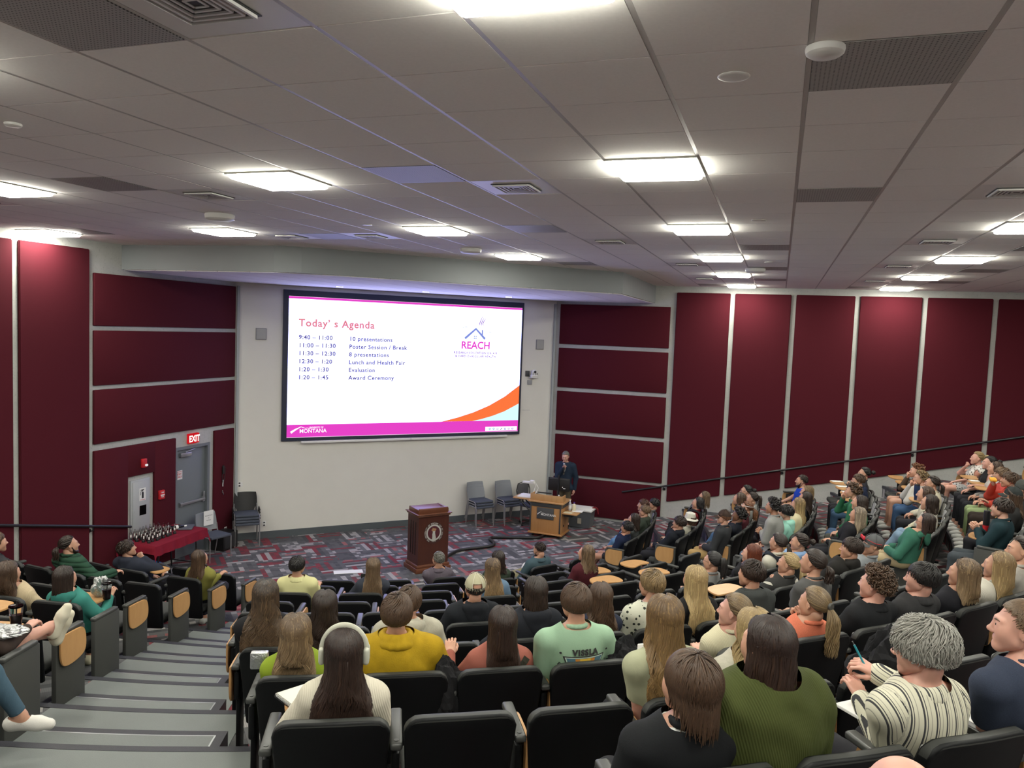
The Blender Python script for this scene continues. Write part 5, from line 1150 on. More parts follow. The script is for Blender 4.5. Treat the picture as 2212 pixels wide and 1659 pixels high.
def person(pid, frame_loc, rz, label, Hp, top=((.02, .02, .02), 'plain'), sleeve='long', pants=((.02, .02, .025), 'plain'), hair=None, hairmat=None, skin='light', female=False, near=0, arms=('lap', 'lap'), legs='std', yaw=0, pitch=5, hold=None,
           tt=.014, extras=(), shoes=(.6, .6, .58), size=1., stand=False, name='person', legskin=False, face=False, tilt=0, group=None, torsoback=0., nolegs=False):
    e = empty(name, frame_loc, rz, label, 'person', group); rng = np.random.RandomState(pid*7+3); Hp = np.array(Hp, float)
    R = rotz(math.radians(yaw))@rotx(math.radians(pitch))@roty(math.radians(tilt)); b = Body(); sw = (.142 if female else .172)*size; fs = .92 if female else 1.
    Nk = Hp+R@np.array([0, -.032, -.10]); NB = Hp+np.array([0, -.045, -.17])+(R@np.array([0, 0, -.05])-np.array([0, 0, -.05]))*.5
    if not stand: NB[1] = max(NB[1], .135+tt)
    P0 = np.array([Hp[0]*.25, .255 if not stand else Hp[1]-.02, .53 if not stand else .93]); spine = lambda t: P0*(1-t)+NB*t+np.array([0, -.012*math.sin(PI*t)+torsoback, 0])*(0 if stand else 1)
    lat = (NB-P0)/np.linalg.norm(NB-P0); sh = {}
    for s in (-1, 1): sh[s] = NB+np.array([s*sw, .005, -.052])+np.array([0, 0, -.03*abs(tilt)/20*(s > 0)])
    b.cap(Nk+R@np.array([0, .0, .03]), NB, .050*fs, .055*fs, 1, .03)
    b.ell(P0+np.array([0, .0, .02]), np.array([.165, .125, .12])*size*(1.0 if female else .97), 6, .06)
    b.ell(spine(.36), np.array([.135*fs, .102, .13])*size, 2, .07); b.ell(spine(.68), np.array([.152*fs, .108, .15])*size, 2, .07); b.ell(spine(.84)+np.array([0, -.004, 0]), np.array([.150*fs, .088, .10])*size, 2, .06)
    for s in (-1, 1): b.cap(NB+np.array([s*.03, 0, -.01]), sh[s]+np.array([-s*.02, 0, .012]), .042, .046*fs, 2, .05)
    if female: 
        for s in (-1, 1): b.ell(spine(.70)+np.array([s*.065, .085, 0]), (.055, .05, .055), 2, .04)
    HS = .925 if female else .965; hands = {}
    ua, fa = .275*size, .245*size
    for s, pose in ((-1, arms[0]), (1, arms[1])):
        S = sh[s]; up = (0, 0, 1); kind = 'relaxed'
        if pose == 'lap': Hn = np.array([s*.07+P0[0], P0[1]+.20, .645]); el = np.array([s*(sw+.055), S[1]+.05, .74]); kind = 'relaxed'
        elif pose == 'knee': Hn = np.array([s*.13, .50, .63]); el = np.array([s*(sw+.05), .22, .74])
        elif pose == 'rest': Hn = np.array([s*.235, .43, .775]); el = np.array([s*(sw+.06), S[1]+.06, .735])
        elif pose == 'chin': Hn = Hp+R@np.array([s*.035, .115, -.135]); el = np.array([s*(sw+.03), S[1]+.24, S[2]-.24]); up = (0, -1, .3); kind = 'fist'
        elif pose == 'cheek': Hn = Hp+R@np.array([s*.085, .06, -.12]); el = np.array([s*(sw+.08), S[1]+.2, S[2]-.25]); up = (0, -1, .3); kind = 'fist'
        elif pose == 'clasp': Hn = np.array([s*.03, .40, .86]); el = np.array([s*(sw+.03), .30, .74]); up = (-s, 0, .4); kind = 'hold'
        elif pose == 'write': Hn = np.array([s*.13, .46, .76]); el = np.array([s*(sw+.07), .20, .77]); kind = 'hold'
        elif pose == 'phone': Hn = np.array([s*.05, .40, .80]); el = np.array([s*(sw+.03), .2, .74]); up = (-s*.6, -.2, .8); kind = 'hold'
        elif pose == 'eat': Hn = Hp+R@np.array([s*.03, .18, -.10]); el = np.array([s*(sw+.05), S[1]+.24, S[2]-.2]); up = (0, -1, .2); kind = 'hold'
        elif pose == 'side': Hn = np.array([s*(sw+.06), S[1]+.02, S[2]-.52]); el = np.array([s*(sw+.07), S[1]-.03, S[2]-.27]); up = (s, 0, 0)
        elif pose == 'mic': Hn = Hp+np.array([s*.02, .13, -.27]); el = np.array([s*(sw+.05), S[1]+.05, S[2]-.26]); up = (0, -1, .2); kind = 'hold'
        elif pose == 'none': Hn = None
        elif pose == 'writeL': Hn = np.array([-.13, .44, .80]); el = np.array([-sw-.04, .22, .74]); kind = 'relaxed'
        elif pose == 'writeR': Hn = np.array([.0, .47, .88]); el = np.array([sw+.05, .24, .78]); up = (-.3, -.3, .9); kind = 'hold'
        else: Hn = np.array(pose[0], float); el = np.array(pose[1], float); up = pose[2]; kind = pose[3]
        # keep the bone lengths
        d = el-S; el = S+d/np.linalg.norm(d)*ua; d = Hn-el; L_ = np.linalg.norm(d)
        W_ = el+d/L_*min(fa, L_) if L_ > fa*1.02 else Hn
        if L_ > fa*1.25: el = (el+S+(Hn-S)*.5)/2; d = el-S; el = S+d/np.linalg.norm(d)*ua; d = Hn-el; W_ = el+d/np.linalg.norm(d)*fa
        ab = .052*fs*(1.0 if size <= 1 else size)
        b.cap(S, el, ab, .040*fs, 3, .035); b.cap(el, W_, .040*fs, .026, 4, .02); hands[s] = (W_, (W_-el)/np.linalg.norm(W_-el), up, kind)
    hj = {s: P0+np.array([s*.088, .02 if not stand else 0, -.015]) for s in (-1, 1)}; ank = {}
    if stand:
        for s in (-1, 1): kn = np.array([s*.095, P0[1]+.02, .49]); an = np.array([s*.10, P0[1]-.01, .085]); b.cap(hj[s], kn, .083, .055, 7, .05); b.cap(kn, an, .055, .037, 8, .02); ank[s] = (an, np.array([s*.15, 1, 0]))
    else:
        kz = .505; kyy = .62
        for s in (-1, 1):
            kn = np.array([s*.115+P0[0]*.5, kyy, kz]); an = np.array([s*.12, kyy+.03, .085]); fd = np.array([s*.12, 1, 0])
            if legs == 'stretch': kn = np.array([s*.11, .64, .47]); an = np.array([s*.11, .86, .10]); fd = np.array([s*.1, 1, .3])
            if legs == 'wide': kn = np.array([s*.20, .60, .51]); an = np.array([s*.17, .60, .085])
            if legs == 'up' : kn = np.array([s*.11, .50, .66]); an = np.array([s*.11, .70, .36]); fd = np.array([s*.1, 1, -.3])
            if legs == 'cross' and s == 1: kn = np.array([.02, .62, .62]); an = np.array([-.20, .70, .30]); fd = np.array([-.5, .8, -.35])
            if legs == 'ankle' and s == 1: kn = np.array([.24, .56, .60]); an = np.array([-.06, .66, .60]); fd = np.array([-.55, .55, .5])
            if legs == 'aisle' and s == 1: kn = np.array([.30, .56, .60]); an = np.array([.43, .64, .30]); fd = np.array([.85, .35, -.1])
            if legs == 'aisle_up': kn = np.array([.04 if s < 0 else .16, .50, .66]); an = np.array([.14 if s < 0 else .20, .80-.06*s, .62+.05*s]); fd = np.array([.30, .25, .92])
            if legs == 'ankle_l' and s == -1: kn = np.array([-.24, .56, .60]); an = np.array([.08, .66, .60]); fd = np.array([.55, .55, .5])
            b.cap(hj[s], kn, .080*size*fs**.5, .056, 7, .05); b.cap(kn, an, .054, .036, 8, .025); ank[s] = (an, fd/np.linalg.norm(fd))
    for s in (-1, 1):
        an, fd = ank[s]; dn = np.array([0, 0, -1.]); dn = dn-fd*(dn@fd); dn /= np.linalg.norm(dn)+1e-9
        hl = an+dn*.045-fd*.045; b.cap(an, hl, .036, .032, 9, .03); b.cap(hl, an+dn*.048+fd*.10, .032, .036, 9, .03); b.cap(an+dn*.048+fd*.10, an+dn*.055+fd*.165, .036, .026, 9, .02)
    hstep = {0: .0175, 1: .0125, 2: .0095}[near]; D, o, h = b.grid(hstep, .075)
    V, F = surfnet(D, o, h)
    lab, tp = b.label(V); fl = lab[F[:, 0]]
    Vs, Fs = [V], [F]; n0 = len(V)
    HV, HF = head_mesh(near, female); HV2 = HV*HS@R.T+Hp; Vs.append(HV2); Fs.append(HF+n0); n0 += len(HV2)
    for s in (-1, 1):
        W_, dv, up, kind = hands[s]; A_, B_ = hand_mesh(kind, near); fr = frame(dv, up); X = A_*np.array([s*-1 if False else -s, 1, 1])*(.93 if female else 1.02); Vs.append(X@fr.T+W_+dv*.012); Fs.append((B_ if s < 0 else B_[:, ::-1])+n0); n0 += len(A_)
    body = mesh_np('body', np.vstack(Vs), np.vstack(Fs), skin_mat(skin), e)
    # ---- garments: the same surface pushed out
    def garment(nm, keep, t, mat, f=16., amp=.35, seedo=0, solid=True):
        V2, F2 = surfnet(D-t, o, h); l2, t2 = b.label(V2); kv = keep(l2, t2, V2); kf = kv[F2].all(1)
        if kf.sum() < 20: return None
        N2 = vnormals(V2, F2); V2 = V2+N2*(wrinkle(V2, pid*3+seedo, f)*t*amp)[:, None]; V3, F3, _ = sub_mesh(V2, F2, kf); V3 = hem(V3, F3)
        at_ = None
        if nm in ('shirt', 'jacket'):
            l3, t3 = b.label(V3); su = V3[:, 0]-P0[0]
            for p_ in b.p:
                if p_[5] in (3, 4):
                    ax_d = (p_[2]-p_[1])/np.linalg.norm(p_[2]-p_[1]); d_, _ = b.dist(p_, V3); m_ = ((l3 == 3) | (l3 == 4)) & (d_ < .035+t); pr_ = np.cross(ax_d, (0, 1., .3)); pr_ /= np.linalg.norm(pr_); su = np.where(m_, (V3-p_[1])@pr_, su)
            at_ = {'su': su}
        return mesh_np(nm, V3, F3, mat, e, attrs=at_)
    tm_ = cloth(*top) if isinstance(top, tuple) else top; slv = {'long': (1.1, 1.1), 'short': (.62, -1), 'none': (.0, -1), 'elbow': (1.1, .1), '34': (1.1, .55)}[sleeve]
    zc = NB[2]
    def ktop(l, t, X):
        low = X[:, 2] > P0[2]-.02 if not stand else X[:, 2] > P0[2]-.04
        r = ((l == 2) | ((l == 6) & low) | ((l == 7) & (t < .10) & low)) | ((l == 3) & (t <= slv[0])) | ((l == 4) & (t <= slv[1])); r |= (l == 1) & (X[:, 2] < zc+.040)
        return r
    shirt = garment('shirt' if not stand else 'jacket', ktop, tt, tm_, 15. if tt > .012 else 20., .38)
    pm = cloth(*pants)
    if legs == 'shorts' or legskin: garment('shorts', lambda l, t, X: (l == 6) & (X[:, 2] < P0[2]+.06) | ((l == 7) & (t < .62)), .009, pm, 14, .3, 5)
    else: garment('trousers', lambda l, t, X: (l == 6) & (X[:, 2] < P0[2]+.06) | (l == 7) | ((l == 8) & (t < .93)), .0075, pm, 14, .35, 5)
    ax_ = {q_: ank[q_][0] for q_ in (-1, 1)}
    for q_ in (-1, 1): garment('shoe', lambda l, t, X: (l == 9) & (np.linalg.norm(X-(ax_[q_]+ank[q_][1]*.06), axis=1) < np.linalg.norm(X-(ax_[-q_]+ank[-q_][1]*.06), axis=1)), .009, cloth((*shoes,), 'plain'), 5, .1, 9)
    # ---- face details
    if face:
        fk = HS
        def put(mb, nm, mt): mb.v = [v*fk@R.T+Hp for v in mb.v]; mb.build(nm, mt, e)
        for s in (-1, 1):
            put(MB().ball((s*.031, .0825, .0), (.0118, .0115, .0075), 10, 0).ball((s*.031, .0910, .0), (.0062, .0042, .0060), 8, 1), 'eye', [M['eye'], M['iris']])
            put(MB().tube([(s*.014, .0975, .017), (s*.030, .0945, .023), (s*.047, .080, .019)], [.0028, .0035, .0018], 6), 'eyebrow', hairmat or M['black'])
        mb = MB(); mb.tube([(-.020, .0840, -.064), (-.007, .0910, -.0605), (0, .0917, -.062), (.007, .0910, -.0605), (.020, .0840, -.064)], [.001, .0032, .0032, .0032, .001], 6).tube([(-.018, .0840, -.069), (0, .0905, -.0725), (.018, .0840, -.069)], [.001, .0042, .001], 6); put(mb, 'lips', M['lips'])
    back_y = None
    zs = NB[2]-.03; yb = NB[1]-.088-tt
    if hair: 
        hh = dict(hair); kind = hh.pop('kind'); make_hair(kind, Hp, R, rng, near, hairmat, e, yb, zsh=zs, hat=any(x.startswith('cap_') or x in ('bucket', 'beanie') for x in extras), **hh)
    def HX(v): return Hp+R@np.array(v)*HS
    def hmb(fn, nm, mat): mb = MB(); fn(mb); mb.v = [v*HS*1.01@R.T+Hp for v in mb.v]; return mb.build(nm, mat, e)
    if not stand and not any(x in ('collar', 'bigcollar') for x in extras): extras = tuple(extras)+('neckband',)
    for x in extras:
        if x == 'glasses':
            def g(mb):
                for s in (-1, 1):
                    mb.tube([(s*.033+.021*math.cos(a), .103-.004*abs(math.cos(a)), .0+.017*math.sin(a)) for a in np.linspace(0, 2*PI, 15)], .0018, 5); mb.tube([(s*.054, .098, .004), (s*.072, .05, .006), (s*.080, -.02, .002)], .0018, 5)
                mb.tube([(-.012, .104, .004), (.012, .104, .004)], .0018, 5)
            hmb(g, 'glasses', M['black'])
        if x in ('hood', 'collar', 'bigcollar', 'neckband'):
            hb = Body(); c = NB.copy(); c[1] = .55*NB[1]+.45*(Nk[1]+.0)
            if x == 'hood':
                A_ = np.linspace(-2.3, 2.3, 11); P = [c+np.array([.085*math.sin(a), -.075*math.cos(a)-.012+(.02 if abs(a) > 1.6 else 0), .005+.022*math.cos(a)-.02*(abs(a) > 1.8)]) for a in A_]
                for q0, q1, a in zip(P, P[1:], A_): hb.cap(q0, q1, .022+.014*math.cos(a/2.3)**2, .022+.014*math.cos(a/2.3)**2, 1, .03)
                hb.ell(c+np.array([0, -.088, -.035]), (.088, .036, .058), 1, .035); hb.ell(c+np.array([0, -.098, -.085]), (.055, .026, .045), 1, .035); sh_ = .012 if near < 2 else .009
            elif x == 'neckband':
                ta = min(1., .048/max(.01, Nk[2]-NB[2])); c = NB+(Nk-NB)*ta; rr = .050*fs+tt*.55; sh_ = .006; rs = np.linspace(-PI, PI, 17)
                for a0_, a1_ in zip(rs, rs[1:]): hb.cap(c+np.array([rr*math.sin(a0_), -rr*math.cos(a0_), -.006+.010*math.cos(a0_)]), c+np.array([rr*math.sin(a1_), -rr*math.cos(a1_), -.006+.010*math.cos(a1_)]), .005+tt*.5, .005+tt*.5, 1, .01)
            else:
                big = x == 'bigcollar'; A_ = np.linspace(-2.5, 2.5, 15); 
                for rr, dz, th in (((.078, .055, .016), (.088, .036, .020), (.100, .012, .024)) if big else ((.060*fs+tt*.3, .036, .009), (.068*fs+tt*.4, .020, .012), (.078*fs+tt*.4, .002, .012))):
                    P = [c+np.array([rr*math.sin(a), -rr*.92*math.cos(a)-.006, dz+.004*math.cos(a)]) for a in A_]
                    for q0, q1 in zip(P, P[1:]): hb.cap(q0, q1, th, th, 1, .016)
                sh_ = .0085 if near < 2 else .006
            Dh, oh, h2 = hb.grid(sh_, .03); Vh, Fh = surfnet(Dh, oh, h2); Vh = Vh+vnormals(Vh, Fh)*(wrinkle(Vh, pid, 38.)*.0035)[:, None]
            mesh_np(x if x in ('hood', 'neckband') else 'collar', Vh, Fh, tm_, e, attrs={'su': Vh[:, 0]})
        if x == 'lanyard':
            mb = MB(); P = [NB+np.array([.078*fs*math.sin(a), -.075*math.cos(a)-.004, .022-.028*(1-math.cos(a))/2]) for a in np.linspace(-2.2, 2.2, 17)]; mb.tube(P, .006, 6); mb.build('lanyard', M['black'], e)
        if x in ('cap_back', 'cap_brown', 'cap_gray', 'cap_black'):
            c1, c2 = {'cap_back': ((.42, .40, .28), (.60, .58, .48)), 'cap_brown': ((.045, .028, .022), (.045, .028, .022)), 'cap_gray': ((.10, .105, .11), (.09, .09, .10)), 'cap_black': ((.03, .035, .035), (.03, .035, .035))}[x]
            def g(mb):
                n = 24; V = []; k = 8
                for i in range(k+1):
                    for j in range(n):
                        a = 2*PI*j/n; al = (PI/2*1.10)*i/k; rx, ry, rz_ = .088, .110, .104; zz = rz_*math.cos(al)
                        V.append((rx*math.sin(al)*math.sin(a), -.016+ry*math.sin(al)*math.cos(a), .034+zz*(1-.08*math.sin(al))))
                F = [(i*n+j, (i+1)*n+j, (i+1)*n+(j+1) % n, i*n+(j+1) % n) for i in range(k) for j in range(n) if not (x == 'cap_back' and i >= 5 and j in (11, 12, 10, 13) and i < 7)]
                mb.add(V, F, 0, True); mb.ball((0, -.016, .145), .008, 8, 1)
                for j in range(6):
                    a = 2*PI*(j+.5)/6; mb.tube([(.0935*math.sin(al)*math.sin(a), -.016+.1155*math.sin(al)*math.cos(a), .036+.109*math.cos(al)) for al in np.linspace(.1, PI/2, 8)], .0022, 5, 1)
                sgn = 1
                if x != 'cap_back' or True:
                    V = []; 
                    for i in range(9):
                        a = -1.05+2.1*i/8
                        for rr, dz in ((1., 0), (1.62 if abs(a) < .8 else 1.25, -.022)): V.append((.088*math.sin(a)*rr**.5, -.016+.108*math.cos(a)*rr, .024+dz-.012*abs(a)))
                    if x != 'cap_back': mb.add(V, [(2*i, 2*i+1, 2*i+3, 2*i+2) for i in range(8)], 0, True); mb.add([(a_, b_, c_-.006) for a_, b_, c_ in V], [(2*i, 2*i+2, 2*i+3, 2*i+1) for i in range(8)], 0, True)
            hmb(g, 'cap', [cloth(c1), cloth(c2)])
        if x == 'bucket':
            def g(mb):
                mb.lathe([(.10, .01), (.099, .06), (.085, .11), (.05, .125), (0.001, .127)], (0, -.016, 0), 24, 0); mb.lathe([(.100, .02), (.155, -.005), (.155, -.009), (.099, .012)], (0, -.016, 0), 24, 0)
            hmb(g, 'bucket_hat', cloth((.62, .60, .53), 'fleece'))
        if x == 'beanie': hmb(lambda mb: mb.lathe([(.100, .02), (.103, .05), (.094, .10), (.06, .14), (.001, .15)], (0, -.02, 0), 24, 0), 'beanie', cloth((.06, .065, .06), 'knit'))
        if x == 'headphones':
            wm = plain('cream_headphone_plastic', (.55, .55, .46), .45)
            def g(mb):
                mb.tube([(.103*math.cos(a), -.012, .012+.128*math.sin(a)) for a in np.linspace(.12, PI-.12, 25)], .011, 10, sy=1.5)
                for s in (-1, 1): mb.bbox((s*.104, -.008, -.008), (.030, .068, .085), .014, seg=3)
            hp = hmb(g, 'headphones', wm); hmb(lambda mb: [mb.bbox((s*.086, -.006, -.008), (.014, .06, .075), .007) for s in (-1, 1)], 'ear_cushion', plain('gray_ear_cushion', (.2, .2, .19), .7))
        if x == 'headband': hmb(lambda mb: mb.tube([(.098*math.sin(a), -.018+.12*math.cos(a)*.98, .05+.0*math.cos(a)) for a in np.linspace(-PI, PI, 30)], .0035, 5), 'headband', M['white'])
        if x == 'beard': hmb(lambda mb: [mb.ell if False else None, mb.ball((0, .058, -.102), (.045, .040, .036), 14), mb.tube([(-.066, .01, -.02), (-.056, .03, -.075), (-.02, .07, -.105)], [.008, .016, .02], 8), mb.tube([(.066, .01, -.02), (.056, .03, -.075), (.02, .07, -.105)], [.008, .016, .02], 8), mb.tube([(-.022, .088, -.062), (0, .098, -.054), (.022, .088, -.062)], .005, 6)], 'beard', hairmat)
        if x == 'sunglasses_up': hmb(lambda mb: [mb.tube([(.085, .085, .075), (.093, .0, .045), (.088, -.08, .04)], .004, 6), mb.tube([(-.085, .085, .075), (-.093, .0, .045), (-.088, -.08, .04)], .004, 6), mb.bbox((0, .115, .078), (.16, .02, .04), .01)], 'sunglasses', red)
        if x == 'hairtie': hmb(lambda mb: mb.cyl((0, -.135, .028), .026, .022, 16, axis='y'), 'hair_tie', plain('gray_hair_tie', (.06, .06, .055), .5))
    return dict(e=e, b=b, Hp=Hp, NB=NB, R=R, hands=hands, P0=P0, D=D)
M['eye'] = plain('eye_white', (.7, .68, .66), .25); M['iris'] = plain('iris', (.035, .022, .015), .2); M['lips'] = plain('lips', (.40, .14, .12), .45)
HCOL = {'blk': ((0.009, 0.008, 0.009), (0.022, 0.018, 0.017)), 'dk': ((0.017, 0.01, 0.008), (0.045, 0.026, 0.018)), 'dkbr': ((0.018, 0.01, 0.009), (0.055, 0.028, 0.018)), 'dkom': ((0.014, 0.01, 0.01), (0.2, 0.125, 0.07)), 'br': ((0.045, 0.025, 0.016), (0.12, 0.068, 0.038)), 'lt': ((0.085, 0.052, 0.03), (0.23, 0.15, 0.085)), 'om': ((0.05, 0.03, 0.022), (0.42, 0.28, 0.14)), 'bl': ((0.26, 0.18, 0.085), (0.6, 0.45, 0.22)), 'db': ((0.11, 0.07, 0.035), (0.36, 0.25, 0.12)), 'rd': ((0.1, 0.022, 0.01), (0.21, 0.055, 0.022)), 'gr': ((0.2, 0.195, 0.175), (0.46, 0.45, 0.41)), 'gd': ((0.12, 0.115, 0.1), (0.24, 0.23, 0.2)), 'gi': ((0.12, 0.045, 0.02), (0.24, 0.1, 0.04)), 'hl': ((0.08, 0.048, 0.028), (0.36, 0.25, 0.135)), 'gold': ((0.09, 0.052, 0.026), (0.36, 0.22, 0.085)), 'gold2': ((0.16, 0.1, 0.05), (0.5, 0.36, 0.17)), 'ash': ((0.14, 0.11, 0.085), (0.45, 0.36, 0.25)), 'rbr': ((0.05, 0.018, 0.012), (0.12, 0.05, 0.03))}
